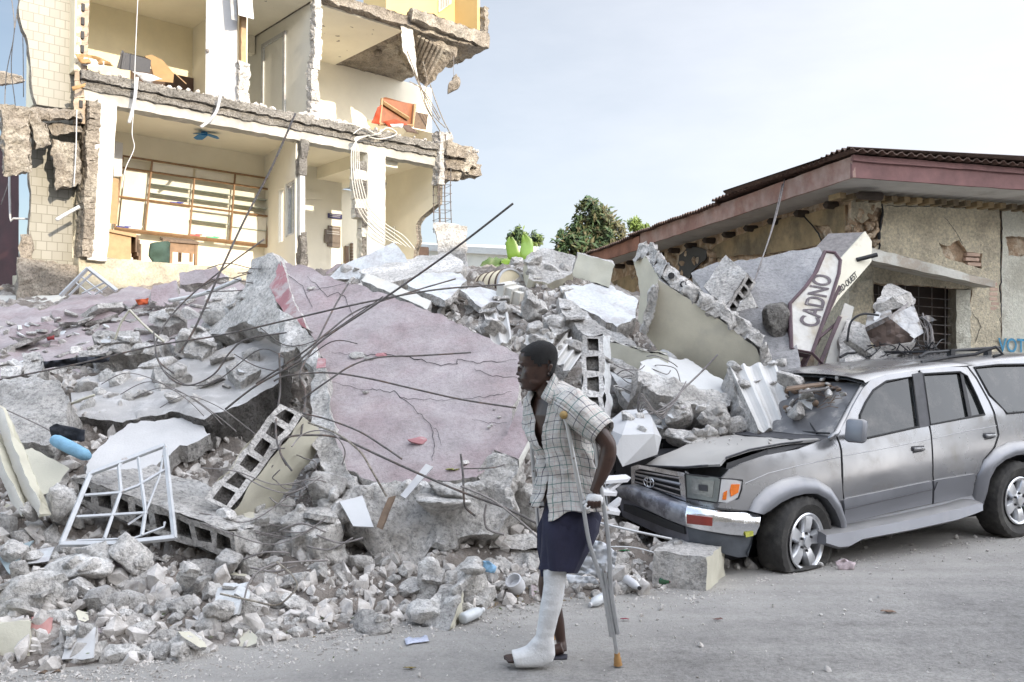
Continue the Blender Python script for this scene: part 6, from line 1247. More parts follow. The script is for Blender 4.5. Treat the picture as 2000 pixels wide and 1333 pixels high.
for poly, n_, (s0, s1), ff, where in zones:
    xs = [p[0] for p in poly]; ys = [p[1] for p in poly]; k = 0; tries = 0; placed = []
    while k < n_ and tries < n_*40:
        tries += 1; x = random.uniform(min(xs), max(xs)); y = random.uniform(min(ys), max(ys))
        if not pip(x, y, poly): continue
        sz_ = random.uniform(0, 1)**1.7*(s1-s0)+s0
        if any(math.dist((x, y), q[:2]) < (sz_+q[2])*.72 for q in placed): continue
        p, nrm_ = hitscene(x, y)
        if p is None or nrm_.z < .15 or p.z < -.01: continue
        placed.append((x, y, sz_)); r_ = sz_*p.y/F; fl = random.random() < ff; k += 1; cnt += 1
        me = random.choice(flats) if fl else random.choice(meshes)
        o = bpy.data.objects.new('slab_piece' if fl else 'concrete_chunk', me); col.objects.link(o); o.location = p+Vector((0, r_*.25, r_*.12)); sc_ = r_*1.15
        if fl: o.scale = (sc_*1.2, sc_*1.1, sc_*random.uniform(.8, 1.3)); o.rotation_euler = (random.uniform(-.1, .7), random.uniform(-.5, .5), random.uniform(0, 6.3))
        else: o.scale = (sc_*random.uniform(.9, 1.2), sc_*random.uniform(.8, 1.1), sc_*random.uniform(.9, 1.3)); o.rotation_euler = (random.uniform(-.6, .6), random.uniform(-.6, .6), random.uniform(0, 6.3))
        if where == 'on the long pink roof slab' and fl: o.data = random.choice([f for f in flats if f.materials[0] in (pk, gp, cc)])
        sw = 'large' if sz_ > s0+(s1-s0)*.55 else ('small' if sz_ < s0+(s1-s0)*.2 else 'middling')
        tag(o, ('%s flat broken slab piece %s' if fl else '%s grey concrete lump %s') % (sw, where), 'slab piece' if fl else 'concrete chunk', ('slab pieces ' if fl else 'concrete lumps ')+where)
print('chunks', cnt)
# ================================================================ the crushed silver estate car
def CP(a, b, z): return CAo+CUo*a+CNo*b+ZV*z
def cside(px, py, b): p = onpl(px, py, CAo+CNo*b, CNo); return p
def bs(a, z):
    zb = .90+.1*a
    return .03+(z-zb)*.40 if z > zb else .03-.045*math.sin(min(1, max(0, (zb-z)/.45))*math.pi*.5)+max(0, zb-.5-z)*.25
def cs2(px, py, off=0.):
    b = .03
    for _ in range(6):
        p = cside(px, py, b); q = p-CAo; a = q.dot(CUo); b = bs(a, p.z)+off
    return (a, p.z)
def S3(a, z, off=0.): return CP(a, bs(a, z)+off, z)
car = root('silver_car', CP(1.5, .85, 0), 'crushed dusty silver four wheel drive car with buckled bonnet and flat front tyre', 'car')
paint = mat('car_silver', (.235, .236, .245), .25, .05, 2., .05, 300., metal=.65, coat=.4, dust=.3, c2=(.18, .17, .16), c2sc=4., c2pos=(.5, .75), rvar=.12, dist=.002)
paint2 = mat('car_cladding', (.20, .205, .225), .42, .06, 3., .05, 300., metal=.5, coat=.15, dust=.5, rvar=.1, dist=.002)
chrome = mat('chrome', (.75, .76, .78), .14, .05, 6., .25, 9., metal=1., rvar=.09, dist=.02, c2=(.45, .44, .43), c2sc=7., c2pos=(.52, .72)); rub = mat('rubber', (.02, .02, .021), .75, .3, 20., .4, 60.)
glass = mat('car_glass', (.016, .018, .018), .05, .2, 4., .0, spec=.5, c2=(.07, .065, .06), c2sc=5., c2pos=(.5, .75)); wsg = mat('windscreen_glass', (.11, .11, .115), .3, .3, 5., .1, 60., spec=.6, c2=(.2, .19, .18), c2sc=5.)
blk = M_['black']; dkm = mat('dark_plastic', (.045, .045, .05), .6, .3, 12., .2)
def cpan(name, poly, m, holes=(), off=0., th=.015, step=.07, parent=car, edge=.05, mats=None, smooth=40):
    o2 = densify([cs2(*p, off) for p in poly], edge); hh = [densify([cs2(*p, off) for p in h], edge) for h in holes]
    v2, tr, bd = cdt(o2, hh, step); mb = MB(); plate(mb, v2, tr, bd, lambda x, y: S3(x, y, off), lambda x, y: CNo*th, 0, 0, 0, 1)
    return mk(name, mb, m, parent, smooth=smooth)
FW1 = [(1679, 812), (1690, 787), (1706, 762), (1731, 745), (1781, 736), (1794, 834), (1694, 856), (1679, 850)]
FW2 = [(1802, 731), (1874, 727), (1888, 735), (1906, 772), (1922, 810), (1816, 830)]
FW3 = [(1902, 718), (1950, 713), (2010, 712), (2075, 716), (2085, 800), (2010, 804), (1966, 808), (1932, 772)]
arch = [(1473, 975), (1495, 953), (1527, 936), (1558, 929), (1590, 934), (1621, 953), (1640, 982)]
rarch = [(1907, 940), (1918, 906), (1935, 884), (1960, 868), (1990, 862), (2020, 868), (2050, 890), (2065, 925), (2072, 970)]
cpan('fender', [(1410, 934), (1425, 918), (1448, 906), (1495, 890), (1558, 878), (1621, 855), (1632, 853), (1641, 880), (1643, 930), (1645, 1000), (1640, 985)]+arch[::-1]+[(1462, 998), (1404, 992), (1404, 984), (1420, 984), (1441, 973), (1450, 938)], paint)
cpan('front_door', [(1635, 852), (1652, 822), (1668, 790), (1684, 762), (1700, 743), (1730, 733), (1792, 724), (1805, 760), (1811, 826), (1817, 850), (1820, 930), (1819, 985), (1740, 1002), (1649, 1024), (1647, 960), (1645, 880)], paint, [FW1])
cpan('rear_door', [(1796, 723), (1850, 717), (1888, 717), (1905, 740), (1930, 785), (1941, 815), (1948, 850), (1940, 874), (1918, 900), (1905, 940), (1899, 968), (1823, 984), (1823, 930), (1820, 850), (1815, 826), (1808, 760)], paint, [FW2])
cpan('rear_quarter', [(1891, 716), (1930, 708), (2000, 700), (2080, 702), (2105, 740), (2110, 850), (2105, 940), (2080, 945)]+rarch[-2::-1][:6]+[(1925, 896), (1944, 874), (1952, 850), (1945, 815), (1934, 785), (1908, 738)], paint, [FW3])
for h, nm in ((FW1, 'front_window'), (FW2, 'rear_window'), (FW3, 'cargo_window')):
    g = cpan(nm, h, glass, off=.018, th=.004)
    mb = MB(); mb.tube([S3(*cs2(*p), -.002) for p in h], .011, 5, closed=True); mk('seal', mb, rub, g, smooth=True)
mb = MB(); mb.prism([S3(*cs2(x, y), .004) for x, y in ((1874, 727), (1880, 730), (1898, 816), (1891, 818))], CNo*-.008); mk('window_divider', mb, blk, car)
mb = MB(); mb.prism([S3(*cs2(x, y), -.002) for x, y in ((1781, 731), (1800, 727), (1816, 832), (1795, 836))], CNo*-.004); mk('door_pillar', mb, dkm, car)
# seams
for pts in ([(1635, 852), (1644, 880), (1646, 950), (1648, 1024)], [(1797, 724), (1807, 760), (1814, 826), (1819, 850), (1821, 930), (1821, 985)], [(1890, 716), (1906, 739), (1932, 785), (1943, 815), (1950, 850), (1942, 874)]):
    mb = MB(); mb.tube([S3(*cs2(*p), .004) for p in pts], .006, 4); mk('seam', mb, blk, car)
# swage line
for pts in ([(1455, 945), (1500, 925), (1560, 910), (1642, 893)], [(1648, 891), (1720, 878), (1817, 858)], [(1823, 857), (1880, 844), (1946, 832)]):
    mb = MB(); mb.tube([S3(*cs2(*p), .002) for p in pts], .005, 4); mk('crease', mb, paint2, car)
# cladding
for nm, pl in (('door_cladding', [(1648, 978), (1656, 974), (1820, 940), (1820, 984), (1740, 1001), (1649, 1023)]), ('door_cladding', [(1824, 940), (1830, 938), (1905, 926), (1899, 967), (1824, 984)])):
    cl = cpan(nm, pl, paint2, off=-.02, th=.03)
    y0 = 18; mb = MB(); a, b = (pl[0][0], pl[0][1]+y0), (pl[2][0] if len(pl) > 5 and nm and pl[2][0] > 1700 else pl[1][0], pl[2][1]+y0-2); mb.tube([S3(*cs2(*p, -.02), -.024) for p in (a, ((a[0]+b[0])/2, (a[1]+b[1])/2), b)], .004, 5); mk('crease', mb, dkm, cl)
# wheel arch flares: rounded lips
def flare(outer, inner, nm='wheel_arch_flare'):
    mb = MB(); rings = []
    for (o_, i_) in zip(outer, inner):
        po, pi_ = S3(*cs2(*o_), .0), S3(*cs2(*i_), .0); row = []
        for k in range(7):
            t = k/6; row.append(po.lerp(pi_, t)-CNo*(.055*math.sin(math.pi*min(1, t*.72+.02))**.8))
        row += [pi_+CNo*.10, po+CNo*.05]; rings.append(row)
    mb.loft(rings); return mk(nm, mb, paint2, car, smooth=50)
flare([(1462, 998), (1473, 975), (1495, 953), (1527, 936), (1558, 929), (1590, 934), (1621, 953), (1640, 982), (1651, 1019), (1653, 1046)],
      [(1484, 1004), (1500, 994), (1519, 980), (1542, 969), (1566, 963), (1588, 963), (1608, 974), (1624, 996), (1634, 1020), (1636, 1050)])
flare([(1895, 985), (1902, 955), (1909, 928), (1922, 900), (1942, 878), (1968, 865), (1995, 861), (2022, 868), (2050, 890), (2068, 925)],
      [(1912, 985), (1920, 960), (1925, 935), (1937, 912), (1956, 897), (1976, 889), (1998, 886), (2020, 892), (2042, 910), (2055, 935)])
# dark inside of arches and the underbody / cabin core (real bulk behind the skin)
mb = MB()
mb.add([CP(a, b, z) for a in (-.55, .5) for b in (.3, .35) for z in (.05, .82)], [(0, 1, 3, 2), (4, 6, 7, 5), (0, 4, 5, 1), (2, 3, 7, 6), (0, 2, 6, 4), (1, 5, 7, 3)])
mb.add([CP(a, b, z) for a in (2.15, 3.2) for b in (.3, .35) for z in (.15, 1.0)], [(0, 1, 3, 2), (4, 6, 7, 5), (0, 4, 5, 1), (2, 3, 7, 6), (0, 2, 6, 4), (1, 5, 7, 3)])
mb.add([CP(a, b, z) for a in (-.62, 3.3) for b in (.32, 1.6) for z in (.22, .60)], [(0, 1, 3, 2), (4, 6, 7, 5), (0, 4, 5, 1), (2, 3, 7, 6), (0, 2, 6, 4), (1, 5, 7, 3)])
mk('underbody', mb, blk, car)
mb = MB(); mb.add([CP(a, b, z) for a in (-.6, .55) for b in (.05, 1.6) for z in (.45, .80)], [(0, 1, 3, 2), (4, 6, 7, 5), (0, 4, 5, 1), (2, 3, 7, 6), (0, 2, 6, 4), (1, 5, 7, 3)]); mk('engine_bay', mb, dkm, car)
mb = MB(); mb.loft([[CP(a, 1.66, z) for a, z in ((-.6, .2), (-.6, .8), (.4, .95), (.95, 1.45), (3.4, 1.6), (3.5, .3))], [CP(a, 1.70, z) for a, z in ((-.6, .2), (-.6, .8), (.4, .95), (.95, 1.45), (3.4, 1.6), (3.5, .3))]]); mk('far_side', mb, paint, car)
mb = MB(); mb.loft([[CP(3.45, b, z) for b, z in ((.05, .3), (1.66, .3), (1.66, 1.1), (1.4, 1.62), (.3, 1.62), (.05, 1.1))], [CP(3.5, b, z) for b, z in ((.05, .3), (1.66, .3), (1.66, 1.1), (1.4, 1.62), (.3, 1.62), (.05, 1.1))]]); mk('tailgate', mb, paint, car)
# roof
e0 = [(1690, 746), (1700, 741), (1725, 734), (1760, 728), (1795, 722), (1850, 715), (1895, 712), (1950, 705), (2010, 698), (2090, 700)]
rings = []
for i, p in enumerate(e0):
    q = cs2(*p); b0 = bs(*q); P0 = CP(q[0], b0, q[1]); row = [P0-ZV*.01]
    for k in range(9):
        t = k/8; row.append(CP(q[0]-.06*math.sin(math.pi*t), b0+.02+t*(1.62-2*b0+.1), q[1]+.012+.055*math.sin(math.pi*min(1, max(0, t)))**.6))
    rings.append(row)
mb = MB(); mb.loft(rings, cap=False, closed=False); mb.loft([[p-ZV*.03 for p in r_] for r_ in rings], cap=False, closed=False); mk('roof', mb, paint, car, smooth=50)
rf0, rf1 = rings[0], rings[-1]
for dz, r_, m in ((.065, .014, blk), ):
    rr = root('roof_rack', CP(2, .9, 1.6), '', ''); del rr['label']; del rr['category']; rr.parent = car; rr.location = rr.location-car.location
    for b_ in (.42, 1.35):
        mb = MB(); mb.tube([CP(2.0, b_, 1.66), CP(2.1, b_, 1.70), CP(2.6, b_, 1.73), CP(3.2, b_, 1.76)], r_, 6); mk('rail', mb, m, rr)
    for a_ in (2.45, 3.0):
        mb = MB(); mb.tube([CP(a_, .42, 1.64+.03*a_), CP(a_+.02, 1.35, 1.64+.03*a_)], .012, 6); mb.box(CP(a_, .42, 1.62+.03*a_), (.06, .05, .08), Matrix((CUo, CNo, ZV)).transposed()); mk('crossbar', mb, m, rr)
    mb = MB(); mb.tube([P(1800, 708, 8.1), P(1850, 699, 8.2), P(1905, 692, 8.2), P(1945, 678, 8.2), P(1958, 692, 8.2), P(1940, 697, 8.2)], .016, 6); mk('bent_bar', mb, m, rr)
# windscreen, A pillar
def rb(px, py, b): return cside(px, py, b)
NB, NT = rb(1630, 853, .10), rb(1690, 748, .27)
WQ = [NB, NT, NT+CNo*1.12, NB+CNo*1.45]
mb = MB(); n_ = 8; o = 0
for i in range(n_+1):
    for j in range(n_+1):
        u, v = i/n_, j/n_; p = WQ[0].lerp(WQ[1], v).lerp(WQ[3].lerp(WQ[2], v), u); mb.v.append(tuple(p-CUo*(.10*math.sin(math.pi*u)-.0)+noise.noise_vector(p*5)*.006))
for i in range(n_):
    for j in range(n_): q = i*(n_+1)+j; mb.f.append((q, q+1, q+n_+2, q+n_+1)); mb.m.append(0)
mk('windscreen', mb, wsg, car, smooth=True)
mb = MB(); mb.tube([rb(1619, 858, .05), rb(1633, 848, .08), rb(1662, 795, .18), rb(1684, 756, .25), rb(1700, 741, .28)], [.02, .026, .026, .026, .02], 8); mk('windscreen_pillar', mb, paint, car, smooth=True)
mb = MB(); mb.tube([rb(1628, 850, .12), rb(1656, 797, .2), rb(1682, 752, .27)], .012, 5); mk('windscreen_seal', mb, rub, car)
mb = MB(); mb.loft([[NB-CUo*.22+ZV*-.03, NB+CUo*.02+ZV*.0, NB+CUo*.02-ZV*.1], [NB-CUo*.32+CNo*.7-ZV*.03, NB-CUo*.1+CNo*.7, NB+CNo*.7-ZV*.1], [NB-CUo*.2+CNo*1.45-ZV*.03, NB+CNo*1.45, NB+CNo*1.45-ZV*.1]]); mk('scuttle', mb, dkm, car)
for k, (a, b) in enumerate((((1560, 842), (1625, 846)), ((1570, 800), (1600, 846)))):
    pa, pb_ = onpl(a[0], a[1], WQ[0], (WQ[1]-WQ[0]).cross(WQ[3]-WQ[0]).normalized()), onpl(b[0], b[1], WQ[0], (WQ[1]-WQ[0]).cross(WQ[3]-WQ[0]).normalized()); mb = MB(); mb.tube([pa-CUo*.05-CNo*.02, pb_-CUo*.05-CNo*.02], .008, 5); mk('wiper', mb, blk, car)
# buckled bonnet
def dep(px, py, b): return rb(px, py, b).y
hf = lambda px, py, a: onpl(px, py, CAo+CUo*a, CUo).y
HD = [(1259, 909, hf(1259, 909, -.78)), (1300, 911, hf(1300, 911, -.80)), (1337, 912, hf(1337, 912, -.80)), (1372, 909, hf(1372, 909, -.78)), (1406, 907, dep(1406, 907, .13)), (1418, 893, dep(1418, 893, .13)), (1463, 878, dep(1463, 878, .13)), (1527, 866, dep(1527, 866, .13)), (1601, 858, dep(1601, 858, .13)),
      (1570, 848, dep(1570, 848, .5)), (1536, 845, dep(1536, 845, .8)), (1463, 843, dep(1463, 843, 1.3)), (1400, 846, hf(1400, 846, .2)), (1356, 861, hf(1356, 861, -.15)), (1322, 878, hf(1322, 878, -.4)), (1284, 893, hf(1284, 893, -.65))]
mb = MB(); slabmesh(mb, HD, .018, step=10, jag=0, amp=.0, quad=True, tamp=.025, rings=1, sc=2.); mk('bonnet', mb, [mat('bonnet_paint', (.31, .305, .3), .5, .08, 2., .35, 40., metal=.25, coat=.05, dust=.8, rvar=.1, dist=.004)]*3, car, smooth=40)
mb = MB(); mb.tube([P(1259, 910, HD[0][2]), P(1337, 913, HD[2][2]), P(1372, 910, HD[3][2]), P(1406, 908, HD[4][2]), P(1419, 894, HD[5][2]), P(1463, 879, HD[6][2]), P(1527, 867, HD[7][2]), P(1600, 859, HD[8][2])], .008, 5); mk('bonnet_edge', mb, dkm, car)
mb = MB(); mb.loft([[rb(1413, 938, .1), rb(1420, 905, .14), rb(1420, 905, .4), rb(1413, 938, .4)], [rb(1500, 890, .1), rb(1500, 878, .14), rb(1500, 878, .4), rb(1500, 890, .4)], [rb(1610, 862, .1), rb(1610, 859, .14), rb(1610, 859, .4), rb(1610, 862, .4)]]); mk('inner_fender', mb, blk, car)
# front end, mapped onto a curved plan line
FP = [(-.30, -.01), (-.55, .0), (-.68, .015), (-.755, .06), (-.80, .18), (-.84, .42), (-.87, .85), (-.84, 1.25), (-.78, 1.55), (-.66, 1.68)]
BP = [(-.34, -.03), (-.58, -.02), (-.76, .0), (-.86, .06), (-.92, .2), (-.97, .45), (-1.0, .85), (-.96, 1.25), (-.86, 1.58), (-.7, 1.72)]
def onpath(px, py, path, off=0.):
    r = ray(px, py); dx, dy = r.x, r.y; best = None
    for i in range(len(path)-1):
        p0 = CP(path[i][0], path[i][1], 0); p1 = CP(path[i+1][0], path[i+1][1], 0); ex, ey = p1.x-p0.x, p1.y-p0.y; det = dx*(-ey)+ex*dy
        if abs(det) < 1e-9: continue
        k = (p0.x*(-ey)+ex*p0.y)/det; t = (dx*p0.y-dy*p0.x)/det
        lo = -.001 if i else -3; hi = 1.001 if i < len(path)-2 else 4
        if k > 0 and lo <= t <= hi and (best is None or k < best[0]): best = (k, Vector((ey, -ex, 0)).normalized())
    k, n = best
    if n.dot(Vector((dx, dy, 0))) > 0: n = -n
    return Vector((0, 0, CZ))+r*k+n*off, n
def fpan(name, poly, m, path=FP, off=0., th=.02, holes=(), step=9, parent=car, smooth=40, edge=6):
    o2 = densify(poly, edge); v2, tr, bd = cdt(o2, [densify(h, edge) for h in holes], step); mb = MB()
    plate(mb, v2, tr, bd, lambda x, y: onpath(x, y, path, off)[0], lambda x, y: -onpath(x, y, path, off)[1]*th, 0, 0, 0, 1); return mk(name, mb, m, parent, smooth=smooth)
hl = fpan('headlight', [(1340, 926), (1407, 934), (1401, 981), (1342, 972)], mat('headlight_glass', (.16, .175, .165), .1, .25, 5., .3, 60., spec=1.), off=.005)
mb = MB(); mb.tube([onpath(x, y, FP, .008)[0] for x, y in ((1340, 926), (1374, 930), (1407, 934), (1449, 938), (1447, 955), (1441, 973), (1420, 984), (1401, 982), (1342, 973))], .007, 5, closed=True); mk('bezel', mb, rub, hl)
fpan('reflector', [(1352, 934), (1396, 940), (1392, 972), (1354, 964)], mat('reflector_grey', (.3, .31, .3), .2, .3, 9., .3, 30., metal=.6), off=.009, th=.004, parent=hl); fpan('bulb_cover', [(1366, 946), (1384, 948), (1383, 960), (1367, 958)], dkm, off=.014, th=.004, parent=hl)
ts = fpan('turn_signal', [(1409, 936), (1449, 939), (1446, 956), (1440, 972), (1420, 982), (1403, 981)], mat('signal_white', (.6, .6, .6), .25, .1, 8., .1, spec=.8), off=.006)
ora = mat('signal_orange', (.75, .17, .01), .25, .15, 30., .3, 90., spec=.8)
fpan('lens', [(1427, 946), (1443, 946), (1440, 962), (1426, 970), (1424, 958)], ora, off=.014, parent=ts); fpan('lens', [(1413, 962), (1420, 958), (1418, 976), (1410, 976)], ora, off=.012, parent=ts)
fpan('front_panel', [(1336, 921), (1341, 926), (1342, 975), (1401, 984), (1462, 1000), (1440, 1004), (1340, 992), (1336, 985)], paint, off=-.012)
gl = fpan('grille', [(1233, 912), (1246, 908), (1337, 924), (1341, 984), (1335, 984), (1234, 948)], chrome, off=.004, holes=[[(1242, 919), (1252, 916), (1326, 931), (1331, 972), (1240, 944)]])
fpan('grille_mesh', [(1240, 916), (1250, 913), (1329, 928), (1333, 976), (1238, 946)], blk, off=-.02, parent=gl)
for k in range(4):
    mb = MB(); y0, y1 = 920+k*7, 935+k*11.5; r_ = [onpath(x, y0+(y1-y0)*((x-1240)/90), FP, .0)[0] for x in (1241, 1262, 1285, 1308, 1330)]; mb.tube(r_, .008 if k != 1 else .013, 5); mk('slat', mb, paint2 if k == 1 else M_['grey_bar'], gl)
em = MB(); c_, n_ = onpath(1271, 942, FP, .02); ux = n_.cross(ZV).normalized()
for (rx, rz, dz) in ((.062, .042, 0), (.022, .040, .0), (.045, .016, .018)):
    em.tube([c_+ux*math.cos(t)*rx+ZV*(math.sin(t)*rz+dz) for t in np.linspace(0, 2*math.pi, 20, endpoint=False)], .005, 5, closed=True)
mk('emblem', em, chrome, gl, smooth=True)
# bumper
cols = [(1484, 1005, 1046, 1080), (1472, 1002, 1048, 1090), (1450, 1001, 1049, 1092), (1425, 1000, 1047, 1086), (1400, 998, 1043, 1078), (1370, 994, 1038, 1071), (1341, 989, 1031, 1064), (1310, 980, 1020, 1056), (1280, 969, 1006, 1046), (1250, 957, 990, 1032), (1225, 948, 978, 1020), (1206, 950, 972, 1010)]
bump = []; val = []
for (x, t, b, v) in cols:
    P0, n = onpath(x, t, BP); P1, _ = onpath(x, b, BP); P2, _ = onpath(x+(-2 if x > 1460 else 0), v, BP, -.05)
    if x > 1475: P0, P1, P2 = CP(-.40, -.03, P0.z), CP(-.45, -.03, P1.z), CP(-.5, -.0, P2.z)
    bump.append([P0-n*.10+ZV*.0, P0-n*.02+ZV*.004, P0+n*.005-ZV*.012, P0.lerp(P1, .5)+n*.022, P1+n*.004+ZV*.01, P1-n*.03, P1-n*.1]); val.append([P1-n*.02, P1.lerp(P2, .5)-n*.0, P2, P2-n*.08, P1-n*.1])
bp_ = None; mb = MB(); mb.loft(bump[:7]); bp_ = mk('bumper', mb, chrome, car, smooth=55)
mb = MB(); mb.loft(bump[6:]); mk('bumper_centre', mb, mat('dirty_chrome', (.33, .34, .37), .35, .25, 6., .3, 12., metal=.7, c2=(.16, .16, .18), c2sc=5., dist=.02), car, smooth=55)
mb = MB(); mb.loft(val[:7]); mb2 = mb; mk('valance', mb, mat('valance_grey', (.09, .10, .115), .5, .3, 6., .2, metal=.2), car, smooth=50)
mb = MB(); mb.loft(val[6:]); mk('valance', mb, mat('valance_mid', (.13, .13, .15), .5, .35, 6., .2), car, smooth=50)
fpan('air_intake', [(1218, 985), (1240, 990), (1335, 1030), (1337, 1044), (1300, 1032), (1218, 998)], blk, path=BP, off=-.0, th=.03, parent=bp_)
fpan('fog_light', [(1344, 1004), (1391, 1010), (1390, 1027), (1345, 1022)], mat('red_lens', (.22, .03, .02), .3, .2, 10., .2, spec=.7), path=BP, off=.026, th=.02, parent=bp_)
fpan('sticker', [(1452, 1039), (1468, 1037), (1468, 1046), (1454, 1049)], mat('sticker_yellow', (.45, .45, .08), .6, .3, 40., .1), path=BP, off=.02, th=.004, parent=bp_)
# mirror, handles
mr_ = cside(1672, 842, -.12); mb = MB(); mb.box(mr_, (.08, .17, .19), Matrix((CUo, CNo, ZV)).transposed()@Euler((0, .15, .12)).to_matrix(), 0, .03); mm = mk('mirror', mb, paint2, car, smooth=40)
mb = MB(); mb.box(mr_+CUo*.045, (.004, .13, .15), Matrix((CUo, CNo, ZV)).transposed()@Euler((0, .15, .12)).to_matrix(), 0); mk('mirror_glass', mb, mat('mirror_face', (.6, .62, .64), .08, .05, bump=0, metal=.9), mm)
mb = MB(); mb.tube([mr_+CNo*.05, S3(*cs2(1683, 852), .01)], .025, 6); mk('mirror_arm', mb, blk, mm)
for (x, y) in ((1793, 880), (1932, 854)):
    c = cs2(x, y); mb = MB(); mb.box(S3(c[0], c[1], .004), (.16, .012, .075), Matrix((CUo, CNo, ZV)).transposed(), 0, .01); h = mk('handle_recess', mb, dkm, car); mb = MB(); mb.box(S3(c[0], c[1]+.012, -.012), (.14, .02, .03), Matrix((CUo, CNo, ZV)).transposed(), 0, .008); mk('handle', mb, paint, h, smooth=40)
# running board
rw_ = []
for (x, yt, yb) in ((1614, 1046, 1066), (1640, 1042, 1074), (1660, 1040, 1072), (1685, 1034, 1058), (1780, 1015, 1040), (1870, 995, 1020), (1905, 985, 1008), (1920, 984, 1002)):
    p0, p1 = cside(x, yt, -.10), cside(x, yb, -.12); k = (p0-CAo).dot(CUo)
    rw_.append([CP(k, .06, p0.z+.03), CP(k, -.06, p0.z+.012), p0, p1+ZV*.02, p1+CNo*.03, CP(k, .1, p1.z+.01)])
mb = MB(); mb.loft(rw_); mk('running_board', mb, paint2, car, smooth=45)
mb = MB(); mb.loft([[S3(*cs2(1652, 1022)), CP(.5, .2, .28), CP(.5, .02, .2)], [S3(*cs2(1822, 985)), CP(1.6, .2, .35), CP(1.6, .02, .3)], [S3(*cs2(1905, 966)), CP(2.2, .2, .4), CP(2.2, .02, .36)]]); mk('sill', mb, paint2, car, smooth=40)
# wheels
def wheel(c, ax, r_t, r_r, flat, label_flat=False, seed=0):
    ax = Vector(ax).normalized(); wh_ = bpy.data.objects.new('wheel', None); col.objects.link(wh_); wh_.parent = car; wh_.location = c-car.location
    W2 = .12; n = 64; prof = [(r_r-.01, -.085), (r_r+.03, -.105), (r_t-.06, -W2-.006), (r_t-.02, -W2+.005), (r_t-.004, -W2+.03), (r_t, -.05), (r_t, .05), (r_t-.004, W2-.03), (r_t-.02, W2-.005), (r_t-.06, W2+.006), (r_r+.03, .105), (r_r-.01, .085)]
    u = ax.orthogonal().normalized(); u = (ZV-ax*ZV.dot(ax)).normalized(); v = ax.cross(u); rings = []
    for j in range(n):
        an = 2*math.pi*j/n; d = u*math.cos(an)+v*math.sin(an); row = []
        for i, (rr, h) in enumerate(prof):
            if 3 <= i <= 8: rr += .007 if (j+i) % 2 else -.004
            p = c+ax*h+d*rr
            if p.z < flat: 
                q = (flat-p.z); p = Vector((p.x, p.y, flat+.002*i))+ax*(h*.35*min(1, q*8))
            row.append(p)
        rings.append(row)
    rings.append(rings[0]); mb = MB(); mb.loft(rings, cap=False); mk('tyre', mb, mat('tyre', (.035, .033, .031), .85, .35, 12., .4, 80., c2=(.1, .095, .085), c2sc=5., c2pos=(.5, .8)), wh_, smooth=35)
    al = mat('alloy', (.62, .63, .65), .3, .08, 6., .1, metal=.75, c2=(.4, .38, .36), c2sc=8., c2pos=(.55, .8))
    mb = MB(); mb.lathe([(r_r-.03, -.1), (r_r+.002, -.105), (r_r+.006, -.11), (r_r-.004, -.118), (r_r-.014, -.11), (r_r-.02, -.09), (r_r-.03, .02), (r_r-.05, .08)], c, ax, 48, cap=False); mk('rim', mb, al, wh_, smooth=60)
    mb = MB()
    for k in range(5):
        an = 2*math.pi*k/5+seed; d = u*math.cos(an)+v*math.sin(an); e = ax.cross(d); R0, R1 = .05, r_r-.018
        rg = []
        for t in (0, .3, .7, 1):
            rr = R0+(R1-R0)*t; w_ = .040+.020*t; dp = -.085-.012*math.sin(t*3.1)-.012*t
            rg.append([c+d*rr+e*w_+ax*(dp+.02), c+d*rr+e*w_*.75+ax*(dp-.004), c+d*rr-e*w_*.75+ax*(dp-.004), c+d*rr-e*w_+ax*(dp+.02), c+d*rr-e*w_+ax*(dp+.05), c+d*rr+e*w_+ax*(dp+.05)])
        mb.loft(rg)
    mk('spoke', mb, al, wh_, smooth=40)
    mb = MB(); mb.lathe([(.085, -.06), (.082, -.09), (.06, -.1), (.045, -.1), (.042, -.118), (.001, -.12)], c, ax, 24); mk('hub', mb, al, wh_, smooth=40)
    for k in range(6):
        an = math.pi/3*k; d = u*math.cos(an)+v*math.sin(an); mb = MB(); mb.lathe([(.011, -.09), (.011, -.112), (.001, -.114)], c+d*.066, ax, 6); mk('wheel_nut', mb, blk, wh_)
    mb = MB(); mb.lathe([(.001, -.03), (r_r-.03, -.03), (r_r-.03, .0), (.001, .0)], c, ax, 32); mk('brake_disc', mb, blk, wh_)
# axis vector points into the car, so negative offsets face the viewer
wheel(cside(1553, 1055, .06), CNo*.98+CUo*-.17, .355, .222, .012, True, .2)
wheel(cside(1970, 975, .07), CNo, .36, .215, .004, False, .5)
wheel(CP(0, 1.5, .3), CNo, .355, .222, .01); wheel(CP(2.65, 1.5, .35), CNo, .36, .215, .01)
# interior hints
mb = MB(); mb.box(CP(1.2, 1.1, .85), (.5, .5, .9), Matrix((CUo, CNo, ZV)).transposed(), 0, .08); mb.box(CP(1.2, .55, .85), (.5, .45, .9), Matrix((CUo, CNo, ZV)).transposed(), 0, .08); mk('seat', mb, dkm, car)
